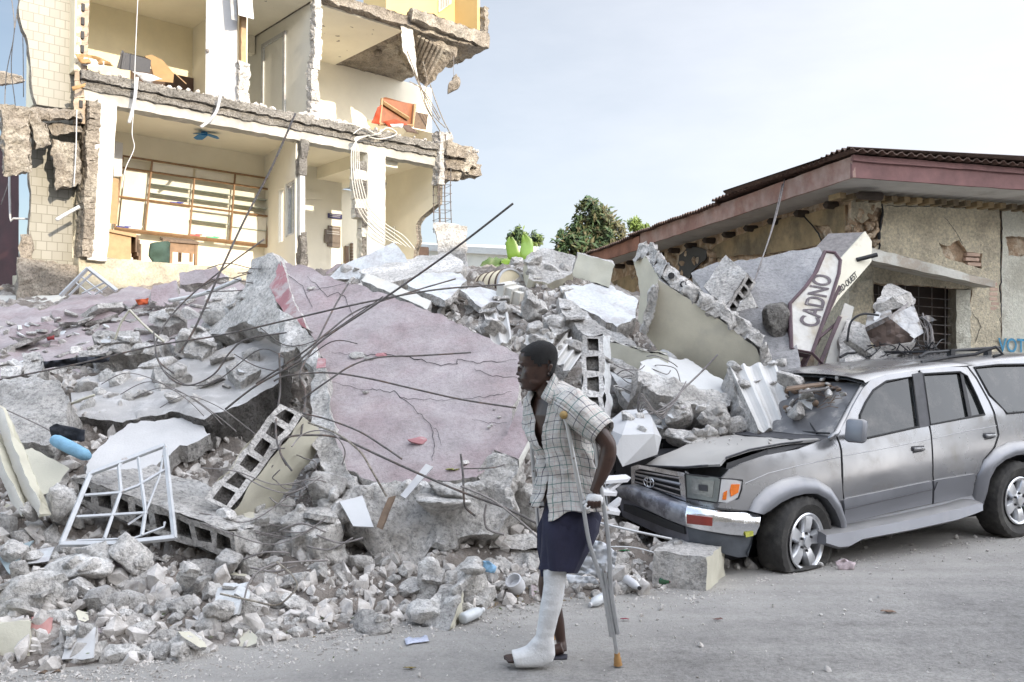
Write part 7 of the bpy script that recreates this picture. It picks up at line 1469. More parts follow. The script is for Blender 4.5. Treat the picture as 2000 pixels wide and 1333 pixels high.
# junk lying on the windscreen and roof
for k, (pts, w_, m, lb) in enumerate((([(1536, 762, 7.6), (1640, 748, 7.9), (1742, 718, 8.2)], .03, M_['wood_old'], 'dark weathered plank lying across the windscreen onto the roof edge'), ([(1560, 768, 7.5), (1640, 757, 7.75), (1700, 738, 8.1)], .02, M_['rusty_bar'], 'thin dark bar below the plank on the windscreen'))):
    a, b, c = [P(*q) for q in pts]; mb = MB(); u = Vector((.1, .3, .05)).normalized(); mb.loft([[q-u*w_*2, q+u*w_*2, q+u*w_*2+ZV*w_*.6, q-u*w_*2+ZV*w_*.6] for q in (a, b, c)]); tag(mk('plank', mb, m), lb, 'plank')
mb = MB(); v2, tr, bd = cdt(densify([(1592, 738), (1606, 722), (1640, 716), (1664, 718), (1664, 726), (1640, 740), (1596, 748)], 6, 1), [], 8); plate(mb, v2, tr, bd, lambda x, y: P(x, y, 8.5+.004*(740-y)), lambda x, y: Vector((0, .05, -.02)), 0, 0, 0, 1); tag(mk('plastic_trim', mb, blk, smooth=30), 'black plastic trim piece lying at the top of the windscreen', 'trim')
for k in range(30):
    x, y = random.uniform(1556, 1672), random.uniform(760, 812); q = onpl(x, y-(x-1560)*.28, WQ[0], (WQ[1]-WQ[0]).cross(WQ[3]-WQ[0]).normalized())-CUo*.13
    mb = MB(); s_ = random.uniform(.015, .045)*(1.6 if k % 9 == 0 else 1); add_rock(mb, q, (s_, s_, s_*.6), Euler((random.random()*3, 0, random.random()*6)), 2, k+600, 0, 8, .05); tag(mk('debris_crumb', mb, [M_['concrete_chunk'], M_['wood_old']][k % 4 == 1], smooth=True), ['grey crumb of debris lying on the windscreen', 'brown crumb of debris lying on the windscreen'][k % 4 == 1], 'crumb', ['grey crumbs on the windscreen', 'brown crumbs on the windscreen'][k % 4 == 1])
for k in range(30):
    x = random.uniform(1330, 1520); y = random.uniform(846, 872); f = fitdepth(HD, True); s_ = random.choice([.008, .012, .02]); mb = MB(); add_rock(mb, P(x, y, f(x, y))+ZV*.012, (s_, s_, s_*.6), Euler((0, 0, random.random()*6)), 1, k, 0, 8, 0); tag(mk('debris_crumb', mb, M_['concrete_chunk']), 'tiny crumb of concrete lying on the car bonnet', 'crumb', 'tiny crumbs on the bonnet')
for i, (x, y, d, sx, sy, lb) in enumerate(((1540, 742, 8.0, 30, 16, 'flat grey chunk at the top left corner of the windscreen'), (1575, 772, 7.75, 22, 14, 'grey chunk resting on the windscreen below the plank'), (1556, 806, 7.6, 18, 14, 'grey chunk wedged between the fluted moulding and the windscreen'), (1440, 836, 7.9, 30, 16, 'wide grey chunk at the rear left of the bonnet'), (1405, 842, 7.8, 18, 12, 'small grey chunk at the rear left of the bonnet'))):
    px = F/d; mb = MB(); add_rock(mb, P(x, y, d), (sx/px, sx/px*.8, sy/px), Euler((.2*i, .3, i)), 4, 140+i, 0, 7, .04); tag(mk('concrete_chunk', mb, M_['concrete_chunk'], smooth=True), lb, 'concrete chunk')
for k in range(22):
    x, y = random.uniform(1565, 1660), random.uniform(758, 800); pn = (WQ[1]-WQ[0]).cross(WQ[3]-WQ[0]).normalized(); a_, b_ = onpl(x, y, WQ[0], pn)-CUo*.12, onpl(x+random.uniform(10, 40), y+random.uniform(-12, 8), WQ[0], pn)-CUo*.14
    mb = MB(); mb.tube([a_, a_.lerp(b_, .5)+Vector((0, 0, .02)), b_], .003, 4); tag(mk('twig', mb, M_['wood_old']), 'thin dry twig lying on the windscreen', 'twig', 'twigs on the windscreen')
for i, (x, y, s_) in enumerate(((1500, 1112, .05), (1530, 1118, .03), (1468, 1110, .06), (1600, 1108, .035), (1642, 1098, .03), (1440, 1112, .04), (1780, 1066, .02), (1868, 1052, .03), (1735, 1050, .05), (1905, 1050, .02), (1690, 1072, .025), (1415, 1110, .06))):
    mb = MB(); add_rock(mb, G(x, y)+ZV*s_*.3, (s_, s_*.8, s_*.7), Euler((0, i, i)), 3, 170+i, 0, 7, .05); tag(mk('concrete_chunk', mb, M_['concrete_chunk'], smooth=True), 'small loose chunk on the road along the near side of the car', 'concrete chunk', 'small chunks along the car')
oneslab('broken_slab', [(1538, 742, 8.15), (1568, 724, 8.3), (1606, 728, 8.3), (1600, 748, 8.1), (1560, 764, 7.95)], .16, [cc, cc, cc], 'pale broken block between the fluted moulding and the black trim piece', step=7, jag=3, tamp=.03, amp=.03)
oneslab('broken_slab', [(1560, 782, 7.72), (1600, 764, 7.85), (1640, 762, 7.9), (1632, 784, 7.75), (1590, 804, 7.6)], .07, [gp, cc, cc], 'flat grey slab piece lying on the windscreen', step=7, jag=3, tamp=.02, amp=.02)
# bent white slatted frame caught in front of the bumper
wf_ = root('bent_white_frame', P(1200, 960, 6.9), 'bent white metal slats sticking out beside the car grille', 'metal frame')
for a, b in (((1178, 938, 6.6), (1232, 934, 6.8)), ((1182, 962, 6.6), (1222, 930, 6.8)), ((1178, 960, 6.5), (1206, 962, 6.7)), ((1182, 1000, 6.6), (1214, 975, 6.8)), ((1180, 994, 6.5), (1212, 1000, 6.7)), ((1182, 940, 6.6), (1188, 1010, 6.6))):
    p, q = P(*a), P(*b); mb = MB(); u = Vector((0, .05, .012)); mb.loft([[p-u-ZV*.012, p+u-ZV*.012, p+u+ZV*.012, p-u+ZV*.012], [p.lerp(q, .85)-u-ZV*.012, p.lerp(q, .85)+u-ZV*.012, p.lerp(q, .85)+u+ZV*.012, p.lerp(q, .85)-u+ZV*.012], [q-u*.1, q+u*.1, q+u*.1+ZV*.003, q-u*.1+ZV*.003]]); mk('slat', mb, M_['white_plastic'], wf_)
wire('white_rod', [P(1165, 1020, 6.3), P(1240, 1038, 6.35), P(1312, 1053, 6.4)], .009, M_['white_metal'], 'long pale rod lying under the front bumper', 'rod', smooth_n=2)
wire('white_rod', [P(1180, 1068, 6.2), P(1240, 1070, 6.3), P(1290, 1084, 6.3)], .005, M_['white_metal'], 'thin pale wire lying in front of the block before the bumper', 'wire')
# ================================================================ the man on crutches
MD = 4.72
def Mp(px, py, dy=0.): return P(px, py, MD+dy)
per = root('person', G(1090, 1292), 'person in plaid shirt and navy shorts walking on crutches, one leg in white cast', 'person')
skin_m = mat('skin', (.052, .027, .019), .40, .12, 20., .12, 160., spec=.45, c2=(.035, .018, .014), c2sc=9., dist=.002)
hair_m = mat('hair', (.008, .007, .007), .9, .3, 60., 1., 420., dist=.006)
navy = mat('shorts_navy', (.014, .014, .036), .85, .2, 14., .4, 260., dist=.003, big=(9., .5, .012))
castm = mat('cast_plaster', (.60, .60, .60), .85, .08, 12., .8, 70., dist=.005, big=(22., .5, .012), c2=(.52, .50, .47), c2sc=7., c2pos=(.56, .72))
def wraps():       # the turns of the bandage show as shallow bands
    n = castm.node_tree; L = n.links.new; b = n.nodes['Principled BSDF']; wv = n.nodes.new('ShaderNodeTexWave'); wv.bands_direction = 'Z'; wv.inputs['Scale'].default_value = 5.5; wv.inputs['Distortion'].default_value = 3.; wv.inputs['Detail'].default_value = 3; g = n.nodes.new('ShaderNodeNewGeometry'); L(g.outputs['Position'], wv.inputs['Vector'])
    bp = n.nodes.new('ShaderNodeBump'); bp.inputs['Strength'].default_value = .22; bp.inputs['Distance'].default_value = .005; L(wv.outputs['Fac'], bp.inputs['Height']); L(b.inputs['Normal'].links[0].from_socket, bp.inputs['Normal']); L(bp.outputs[0], b.inputs['Normal'])
wraps()
alu = mat('aluminium', (.58, .59, .60), .32, .1, 10., .05, metal=.9)
def ringpts(c, ax1, ax2, r1, r2, n=20, p=2.0):
    out = []
    for j in range(n):
        t = 2*math.pi*j/n; ct, st = math.cos(t), math.sin(t); out.append(c+ax1*r1*math.copysign(abs(ct)**(2/p), ct)+ax2*r2*math.copysign(abs(st)**(2/p), st))
    return out
X_, Y_ = Vector((1, 0, 0)), Vector((0, 1, 0))
def limb(mb, pts, n=14):
    """pts: (px,py,dy,r) tapering limb"""
    mb.tube([Mp(*p[:3]) for p in pts], [p[3] for p in pts], n)
def smoothlimb(mb, pts, n=14, k=4):
    out = []; m_ = len(pts)
    for i in range(m_-1):
        p0, p1, p2, p3 = pts[max(i-1, 0)], pts[i], pts[i+1], pts[min(i+2, m_-1)]
        for q in range(k):
            t = q/k; out.append(tuple(.5*((2*p1[a])+(p2[a]-p0[a])*t+(2*p0[a]-5*p1[a]+4*p2[a]-p3[a])*t*t+(3*p1[a]-p0[a]-3*p2[a]+p3[a])*t**3) for a in range(4)))
    out.append(pts[-1]); limb(mb, out, n)
def ball(mb, px, py, dy, rx, ry, rz, rot=0):
    v, f = ico(3); c = Mp(px, py, dy); M = Euler((0, rot, 0)).to_matrix(); mb.add([c+M@Vector((q[0]*rx, q[1]*ry, q[2]*rz)) for q in v], f)
bd_ = MB()
# head, yawed a little towards the viewer
psi = R(12); hfw = Vector((-math.cos(psi), -math.sin(psi), 0)); hsd = Vector((math.sin(psi), -math.cos(psi), 0)); HDY = -.02
hring = [(764, 1030, 1046, .022), (759, 1022, 1056, .040), (752, 1019, 1066, .052), (746, 1017, 1070, .057), (741, 1015, 1074, .061), (735, 1016, 1077, .065), (729, 1017, 1080, .068), (722, 1018, 1082, .071), (716, 1019, 1084, .072), (711, 1015, 1085, .074), (704, 1014, 1086, .077), (696, 1014, 1087, .079), (688, 1017, 1087, .078), (680, 1025, 1084, .071), (674, 1033, 1079, .060), (669, 1042, 1072, .042), (666.5, 1050, 1064, .02)]
def headring(y, xf, xb, hw, g=0., n=28):
    cx = (xf+xb)/2; c = Mp(cx, y, HDY); rl = (xb-xf)/2*MD/F+g; out = []
    for j in range(n):
        t = 2*math.pi*j/n; ct, st = math.cos(t), math.sin(t)
        wf = (hw+g)*(1-.16*max(0, ct)); out.append(c+hfw*rl*math.copysign(abs(ct)**.88, ct)+hsd*wf*math.copysign(abs(st)**.9, st))
    return out
bd_.loft([headring(*q) for q in hring])
fdy = HDY-.0
def hb(px, py, s, rx, ry, rz, rot=0):     # on the head: s = metres towards the viewer's side
    c = Mp(px, py, HDY)+hsd*s; v, f = ico(3); M = Matrix((hfw, -hsd, ZV)).transposed()@Euler((0, rot, 0)).to_matrix(); bd_.add([c+M@Vector((q[0]*rx, q[1]*ry, q[2]*rz)) for q in v], f)
hb(1014.5, 724, 0, .011, .010, .024, .25); hb(1012.5, 730.5, 0, .014, .014, .010); hb(1016, 732, .013, .010, .009, .008); hb(1016, 732, -.013, .010, .009, .008)
hb(1014.5, 739.5, 0, .012, .024, .0065); hb(1015.5, 745, 0, .011, .021, .0075); hb(1022, 757, 0, .015, .022, .013)
for s in (1, -1):
    hb(1017, 710, .028*s, .013, .026, .0075); hb(1027, 729, .046*s, .02, .016, .02); hb(1067, 720, .077*s, .010, .008, .020, -.15); hb(1069, 715, .080*s, .012, .006, .013); hb(1064, 730, .075*s, .007, .006, .009)
    hb(1040, 745, .05*s, .03, .014, .018)
# neck, trunk
smoothlimb(bd_, [(1060, 735, -.01, .056), (1064, 752, 0, .056), (1070, 768, 0, .062), (1078, 780, 0, .075)], 18)
tf = Vector((-math.cos(R(40)), -math.sin(R(40)), 0)); ts_ = Vector((math.sin(R(40)), -math.cos(R(40)), 0))
TR = [(760, 1074, .055, .05), (770, 1081, .13, .07), (785, 1084, .165, .09), (810, 1083, .170, .103), (845, 1085, .160, .100), (885, 1094, .145, .095), (925, 1102, .14, .10), (965, 1107, .155, .11), (1000, 1108, .13, .10), (1030, 1106, .11, .08)]
bd_.loft([ringpts(Mp(cx, y, 0), ts_, tf, hw, hd, 24, 2.3) for (y, cx, hw, hd) in TR])
# near arm and far arm
smoothlimb(bd_, [(1108, 784, -.13, .050), (1130, 806, -.17, .054), (1160, 835, -.20, .049), (1181, 858, -.215, .043), (1188, 872, -.22, .042), (1186, 895, -.22, .044), (1176, 925, -.22, .036), (1165, 950, -.22, .027), (1160, 962, -.22, .025)], 16)
smoothlimb(bd_, [(1050, 784, .14, .05), (1056, 815, .2, .05), (1066, 858, .26, .043), (1064, 885, .26, .041), (1056, 930, .25, .034), (1051, 962, .24, .026)], 16)
def hand(px, py, dy, side, sc=1.):
    """a fist closed round a bar that runs left to right at (px, py+14)"""
    c = (px, py)
    for (ox, oy, od, rx, ry, rz) in ((0, 6, 0, .036, .026, .026), (-3, 9, -.006*side, .034, .024, .022), (4, 1, 0, .026, .024, .024)):
        ball(bd_, px+ox, py+oy, dy+od, rx, ry, rz)
    for i, (fx, ln) in enumerate(((-10.5, .92), (-3.6, 1.05), (3.4, 1.0), (10, .84))):
        x = px+fx; limb(bd_, [(x, py+8, dy-.020*side, .0098), (x-.3, py+13, dy-.031*side, .0100), (x-.5, py+13+7*ln, dy-.027*side, .0094), (x-.3, py+13+10.5*ln, dy-.012*side, .0088), (x, py+13+8*ln, dy+.004*side, .0078)], 10)
    limb(bd_, [(px-10, py+3, dy+.012*side, .013), (px-15, py+10, dy+.010*side, .0115), (px-15.5, py+17, dy-.004*side, .0100), (px-12.5, py+20, dy-.018*side, .0088)], 10)
hand(1161, 968, -.22, 1); hand(1052, 968, .24, -1)
# legs: the far one stands, the near one is mostly inside the cast
smoothlimb(bd_, [(1100, 1020, .07, .06), (1085, 1070, .09, .055), (1072, 1120, .10, .05), (1069, 1148, .10, .050), (1078, 1180, .105, .050), (1088, 1215, .11, .040), (1095, 1248, .11, .028), (1097, 1262, .10, .028), (1098, 1273, .09, .027)], 16)
smoothlimb(bd_, [(1110, 1020, -.06, .06), (1096, 1070, -.08, .055), (1085, 1118, -.10, .05), (1082, 1150, -.10, .045)], 16)
smoothlimb(bd_, [(1099, 1266, .08, .030), (1092, 1268, .08, .030), (1075, 1272, .07, .026), (1058, 1276, .07, .022), (1045, 1278, .07, .017)], 14)
for i in range(5): limb(bd_, [(1050, 1278, .045+.014*i, .012), (1040+i*2, 1279, .043+.015*i, .011-.0008*i), (1036+i*2.4, 1280, .042+.015*i, .008)], 8)
toes = MB()
for i in range(5):
    d = -.055-.019*i; r = (.0155, .0105, .0102, .0098, .0095)[i]
    limb(bd_, [(1025, 1281+i*1.6, d, r), (1006, 1282.5+i*2.2, d, r*1.05), (990+i*1.3, 1284+i*2.2, d, r), (985+i*1.6+(0 if i else -1), 1285+i*2.1, d, r*.75)], 10)
tmp = mk('body', bd_, skin_m, per, smooth=True)
md = tmp.modifiers.new('r', 'REMESH'); md.mode = 'VOXEL'; md.voxel_size = .0042; md2 = tmp.modifiers.new('s', 'SMOOTH'); md2.factor = .5; md2.iterations = 3
dg = bpy.context.evaluated_depsgraph_get(); me = bpy.data.meshes.new_from_object(tmp.evaluated_get(dg)); tmp.modifiers.clear(); tmp.data = me; me.polygons.foreach_set('use_smooth', [True]*len(me.polygons))
if not me.materials: me.materials.append(skin_m)
# hair: close cropped cap following the hairline
mb = MB(); rr = [q for q in hring if q[0] <= 735]; rings = [headring(q[0], q[1], q[2], q[3], .0065, 40) for q in rr]+[headring(665.2, 1052, 1062, .01, .005, 40)]
o = 0; n = 40
for i, r_ in enumerate(rings): mb.v += [tuple(p+noise.noise_vector(p*90)*.0022) for p in r_]
ys = [q[0] for q in rr]+[665]
def hairy(i, j):
    c = math.cos(2*math.pi*(j+.5)/n); y = ys[min(i, len(ys)-1)]
    if y <= 690: return True
    if y <= 698: return c < .80
    if y <= 706: return c < .52
    if y <= 713: return c < .30 and not (-.42 < c < -.3)
    if y <= 719: return c < -.36 or .02 < c < .16
    return c < -.40
for i in range(len(rings)-1):
    for j in range(n):
        if hairy(i, j): mb.f.append((i*n+j, i*n+(j+1) % n, (i+1)*n+(j+1) % n, (i+1)*n+j)); mb.m.append(0)
mb.f.append(tuple((len(rings)-1)*n+j for j in range(n))); mb.m.append(0); mk('hair', mb, hair_m, per, smooth=True)
# eye and brow on the visible side
for s in (1, -1):
    c = Mp(1021.5, 716.5, HDY)+hsd*.034*s; v, f = ico(3); mb = MB(); mb.add([c+Vector(q)*.0105 for q in v], f); e_ = mk('eye', mb, mat('eye_white', (.3, .26, .24), .3, .05, bump=0), per, smooth=True) if s == 1 else mk('eye', mb, bpy.data.materials['eye_white'], per, smooth=True)
    mb = MB(); mb.add([c+(hfw*.85+hsd*.45*s)*.0055+Vector(q)*.0068 for q in v], f); mk('iris', mb, M_['black'], e_, smooth=True)
    mb = MB(); mb.tube([Mp(1016, 709.5, HDY)+hsd*.022*s+hfw*.004, Mp(1019, 707.5, HDY)+hsd*.042*s+hfw*.006, Mp(1026, 709.5, HDY)+hsd*.058*s+hfw*.006], [.003, .004, .002], 6); mk('eyebrow', mb, hair_m, per, smooth=True)
# shirt with woven check, laid out in metres round the body
def plaidmat():
    m = bpy.data.materials.new('plaid_cotton'); m.use_nodes = True; n = m.node_tree; b = n.nodes['Principled BSDF']; L = n.links.new
    uv = n.nodes.new('ShaderNodeAttribute'); uv.attribute_name = 'cloth'; sp = n.nodes.new('ShaderNodeSeparateXYZ'); L(uv.outputs['Vector'], sp.inputs[0])
    rg = n.nodes.new('ShaderNodeRGB'); rg.outputs[0].default_value = (.50, .475, .445, 1); cur = rg.outputs[0]
    def mth(op, a, v=None):
        q = n.nodes.new('ShaderNodeMath'); q.operation = op
        (L(a, q.inputs[0]) if not isinstance(a, float) else None)
        if v is not None: q.inputs[1].default_value = v
        return q.outputs[0]
    for ch, off0 in ((0, 0.), (1, .013)):
        for (per_, off, wd, colr, st) in ((.094, .0, .0042, (.05, .145, .13), .75), (.094, .047, .0036, (.03, .03, .06), .8), (.094, .024, .0020, (.42, .24, .22), .55), (.094, .070, .0020, (.2, .25, .3), .45)):
            t = mth('ADD', sp.outputs[ch], off+off0+5.); t = mth('DIVIDE', t, per_); t = mth('FRACT', t); t = mth('SUBTRACT', t, .5); t = mth('ABSOLUTE', t); t = mth('LESS_THAN', t, wd/per_*.5); t = mth('MULTIPLY', t, st)
            mx = n.nodes.new('ShaderNodeMix'); mx.data_type = 'RGBA'; L(t, mx.inputs[0]); L(cur, mx.inputs[6]); mx.inputs[7].default_value = (*colr, 1); cur = mx.outputs[2]
    L(cur, b.inputs['Base Color']); b.inputs['Roughness'].default_value = .9; b.inputs['Specular IOR Level'].default_value = .2
    nz = n.nodes.new('ShaderNodeTexNoise'); nz.inputs['Scale'].default_value = 13; nz.inputs['Detail'].default_value = 4; nz.inputs['Distortion'].default_value = .8; g = n.nodes.new('ShaderNodeNewGeometry'); L(g.outputs['Position'], nz.inputs['Vector']); bp = n.nodes.new('ShaderNodeBump'); bp.inputs['Strength'].default_value = .9; bp.inputs['Distance'].default_value = .03; L(nz.outputs[0], bp.inputs['Height']); L(bp.outputs[0], b.inputs['Normal'])
    return m
plaid = plaidmat()
def clothmesh(name, grid, uvg, parent, mask=None):
    """grid[i][j] points, uvg[i][j] cloth coordinates"""
    ni, nj = len(grid), len(grid[0]); mb = MB(); mb.v = [tuple(p) for r_ in grid for p in r_]; uv = [u for r_ in uvg for u in r_]
    for i in range(ni-1):
        for j in range(nj-1):
            if mask is None or mask(i, j): mb.f.append((i*nj+j, i*nj+j+1, (i+1)*nj+j+1, (i+1)*nj+j)); mb.m.append(0)
    o = mk(name, mb, plaid, parent, smooth=True, recalc=False); at = o.data.attributes.new('cloth', 'FLOAT_VECTOR', 'POINT')
    at.data.foreach_set('vector', np.array([(u[0], u[1], 0) for u in uv], dtype=np.float32).ravel())
    sd_ = o.modifiers.new('cloth_thickness', 'SOLIDIFY'); sd_.thickness = .002; sd_.offset = 0; return o
SR = [(744, 1074, .060, .062), (750, 1077, .090, .072), (756, 1080, .130, .082), (764, 1083, .168, .096), (775, 1085, .186, .108), (790, 1085, .190, .118), (810, 1084, .188, .124), (830, 1084, .186, .127), (850, 1086, .182, .126), (870, 1094, .170, .122), (890, 1103, .163, .121), (910, 1108, .161, .123), (930, 1110, .164, .128), (950, 1111, .172, .138), (970, 1112, .180, .147), (990, 1112, .190, .158), (1012, 1112, .200, .167)]
def interp(tab, y):
    for a, b in zip(tab, tab[1:]):
        if a[0] <= y <= b[0]:
            t = (y-a[0])/(b[0]-a[0]); return [a[k]+(b[k]-a[k])*t for k in range(4)]
    return list(tab[-1])
def gap(y, side):      # half opening angle in front
    if y < 770: g = 30-(y-744)*.25
    elif y < 868: g = 23-(y-770)*.21
    elif y < 940: g = 1.
    else: g = 1.+(y-940)*.14
    return R(g)
NI, NJ = 74, 120; grid, uvg = [], []
for i in range(NI):
    row, ur = [], []
    for j in range(NJ):
        th = -math.pi+2*math.pi*j/(NJ-1)      # 0 at the back, +-pi in front
        fr_ = abs(th)/math.pi
        hem = 985+18*math.exp(-((math.pi-th)/.45)**2)*1.6+8*math.exp(-((th+math.pi)/.5)**2)-6*math.cos(th*2)
        y = 744+(hem-744)*i/(NI-1); _, cx, hw, hd = interp(SR, min(y, 1011)); g = gap(y, 1)
        a = math.pi+th*(1-g/math.pi)           # angle from the chest direction
        ca, sa = math.cos(a), math.sin(a); ca = -math.cos(th*(1-g/math.pi)); sa = math.sin(th*(1-g/math.pi))
        p = Mp(cx, y, 0)+tf*hd*math.copysign(abs(ca)**.9, ca)+ts_*hw*math.copysign(abs(sa)**.9, sa)
        out = (tf*ca*1.1+ts_*sa).normalized(); k = min(1, max(0, (y-760)/60))
        fold = .013*k*math.sin(th*7+y*.018+2.5*noise.noise(Vector((th*1.2, y*.012, 0))))*min(1, .35+(y-760)/240)
        fold += k*.030*noise.fractal(Vector((th*1.6, y*.022+th*.8, 4)), 1, 2, 4)
        diag = .012*k*math.sin((y*.085)+th*5.)*math.exp(-((th-1.9)/.8)**2)
        p += out*(fold+diag+.004)
        if y > 925: p += out*(y-925)*.00032
        row.append(p); ur.append((th*.165, -y*MD/F+.02*math.sin(th*2)))
    grid.append(row); uvg.append(ur)
shirt = clothmesh('shirt', grid, uvg, per)
def sleeve(pts, seed, nm='sleeve'):
    pts = [(Mp(*p[:3]), p[3], p[4]) for p in pts]; ni, nj = 26, 40; ax = (pts[-1][0]-pts[0][0]).normalized(); up = Vector((0, 0, 1)); s_ = ax.cross(up).normalized(); u2 = s_.cross(ax); grid, uvg = [], []
    for i in range(ni):
        t = i/(ni-1)*(len(pts)-1); k = min(int(t), len(pts)-2); f_ = t-k; c = pts[k][0].lerp(pts[k+1][0], f_); r1 = pts[k][1]*(1-f_)+pts[k+1][1]*f_; r2 = pts[k][2]*(1-f_)+pts[k+1][2]*f_; row, ur = [], []
        for j in range(nj):
            a = 2*math.pi*j/(nj-1); d = s_*math.cos(a)*r1+u2*math.sin(a)*r2; q = 1+.10*noise.fractal(Vector((math.cos(a)*1.3+seed, math.sin(a)*1.3, i*.16)), 1, 2, 3)+.05*math.sin(a*4+i*.35)
            row.append(c+d*q); ur.append((a*.072+.01*seed, i/(ni-1)*.27))
        grid.append(row); uvg.append(ur)
    return clothmesh(nm, grid, uvg, shirt)
sleeve([(1096, 782, -.085, .075, .078), (1112, 789, -.135, .092, .092), (1135, 808, -.175, .094, .088), (1158, 829, -.20, .088, .080), (1180, 848, -.215, .080, .074)], 1)
sleeve([(1058, 782, .09, .07, .08), (1050, 790, .14, .082, .085), (1054, 820, .19, .08, .08), (1061, 850, .23, .074, .074)], 3)
# collar
def patch(name, q, m, th=.003, parent=per, uvo=(0, 0), n_=6, bulge=.0):
    a, b, c, d = q; grid, uvg = [], []
    for i in range(n_):
        row, ur = [], []
        for j in range(n_):
            u, v = j/(n_-1), i/(n_-1); p = a.lerp(b, u).lerp(d.lerp(c, u), v); row.append(p+Vector((0, -bulge*math.sin(math.pi*u)*math.sin(math.pi*v), 0))); ur.append((uvo[0]+u*(b-a).length, uvo[1]+v*(d-a).length))
        grid.append(row); uvg.append(ur)
    return clothmesh(name, grid, uvg, parent)
patch('collar', [Mp(1082, 729, -.055), Mp(1091, 742, -.085), Mp(1076, 791, -.150), Mp(1058, 779, -.135)], plaid, parent=shirt, uvo=(.01, .02), bulge=.012)
patch('collar', [Mp(1082, 729, -.055), Mp(1058, 779, -.135), Mp(1056, 776, -.11), Mp(1080, 731, -.03)], plaid, parent=shirt)
patch('collar', [Mp(1088, 738, .0), Mp(1082, 729, -.055), Mp(1080, 745, -.075), Mp(1092, 752, .0)], plaid, parent=shirt)
patch('collar', [Mp(1039, 757, .03), Mp(1044, 768, .0), Mp(1032, 792, -.04), Mp(1027, 775, .0)], plaid, parent=shirt, uvo=(.03, .0), bulge=.01)
# chest pocket
# shorts: pelvis and two legs
mb = MB()
def shring(y0, xl, xr, dc, hd, slope=0, n=28, sd=0):
    out = []
    for j in range(n):
        t = 2*math.pi*j/n; ct, st = math.cos(t), math.sin(t); x = (xl+xr)/2+(xr-xl)/2*math.copysign(abs(ct)**.85, ct); y = y0+slope*ct
        p = Mp(x, y, dc-hd*math.copysign(abs(st)**.9, st)); out.append(p+(Vector((ct, -st, 0))*(.020*noise.fractal(Vector((ct*2+sd, st*2, y0*.011)), 1, 2, 3)+.009*math.sin(5*t+y0*.02+sd)) if y0 > 1000 else Vector()))
    return out
mb.loft([shring(*q) for q in ((965, 1072, 1146, 0, .10), (985, 1064, 1158, 0, .125), (1010, 1055, 1172, 0, .16), (1035, 1058, 1166, .0, .16), (1055, 1062, 1150, 0, .14))])
A1 = [(990, 1068, 1154, -.04, .08, 0), (1018, 1057, 1168, -.07, .10, 0), (1040, 1056, 1166, -.08, .10, 0), (1065, 1057, 1155, -.085, .098, 0), (1090, 1059, 1142, -.09, .096, 2), (1108, 1060, 1133, -.095, .095, 3), (1117, 1060, 1128, -.095, .094, 4), (1116, 1064, 1124, -.095, .088, 4), (1085, 1066, 1130, -.09, .08, 2)]
A2 = [(990, 1066, 1146, .05, .08, 0), (1030, 1054, 1145, .08, .10, 0), (1070, 1053, 1125, .09, .095, 0), (1105, 1052, 1110, .10, .09, 0), (1127, 1052, 1100, .10, .088, 0), (1125, 1056, 1096, .10, .082, 0), (1090, 1058, 1100, .1, .07, 0)]
mb.loft([shring(*q, sd=1) for q in A1]); mb.loft([shring(*q, sd=4) for q in A2]); mk('shorts', mb, navy, per, smooth=60)
# plaster cast
mb = MB(); CR = [(1100, 1064, 1106, -.10, .06), (1118, 1061, 1106, -.10, .062), (1140, 1062, 1104, -.10, .062), (1163, 1059, 1101, -.10, .064), (1185, 1055, 1097, -.10, .062), (1205, 1052, 1091, -.10, .058), (1225, 1049, 1086, -.10, .052), (1242, 1046, 1082, -.10, .048)]
rings = [ringpts(Mp((a+b)/2, y, dc), X_, Y_, (b-a)/2*4.62/F, hd, 24, 2.2) for (y, a, b, dc, hd) in CR]
# turn the tube forward into the foot
FT = [((1040, 1249), (1083, 1262)), ((1034, 1256), (1084.5, 1279)), ((1027, 1263), (1079, 1292)), ((1019, 1266), (1062, 1300)), ((1013, 1268), (1042, 1302)), ((1006, 1270), (1024, 1303)), ((999, 1271), (1008, 1302))]
for k, (t, b) in enumerate(FT):
    T_, B_ = Mp(*t, -.10), Mp(*b, -.10); c = (T_+B_)/2; up = (T_-B_)/2; hw = (.048, .047, .047, .049, .051, .053, .052)[k]
    rings.append([c-up.normalized()*0+(up*-math.copysign(abs(math.cos(2*math.pi*j/24))**.85, math.cos(2*math.pi*j/24)))+Y_*hw*math.copysign(abs(math.sin(2*math.pi*j/24))**.8, math.sin(2*math.pi*j/24)) for j in range(24)])
for r_ in rings:
    for j in range(24): r_[j] = r_[j]+noise.noise_vector(r_[j]*22)*.0022
# reorder rings so that ring start matches (leg rings start at +X; foot rings start at the sole/heel side)
fr2 = [rings[i] for i in range(len(CR))]
mb.loft(fr2+[[r_[(j)] for j in range(24)] for r_ in rings[len(CR):]])
cst = mk('cast', mb, castm, per)
md = cst.modifiers.new('r', 'REMESH'); md.mode = 'VOXEL'; md.voxel_size = .004; md2 = cst.modifiers.new('s', 'SMOOTH'); md2.factor = .5; md2.iterations = 5
dg = bpy.context.evaluated_depsgraph_get(); me = bpy.data.meshes.new_from_object(cst.evaluated_get(dg)); cst.modifiers.clear(); cst.data = me; me.polygons.foreach_set('use_smooth', [True]*len(me.polygons))
if not me.materials: me.materials.append(castm)
for i in range(4):
    a, b = Mp(1001+i*1.2, 1283.5+i*4.2, -.066-.019*i), Mp(990+i*1.4, 1284.5+i*3.6, -.066-.019*i); mb = MB(); mb.tube([a, b], [.008, .0055], 6); mk('toe_padding', mb, castm, per, smooth=True)
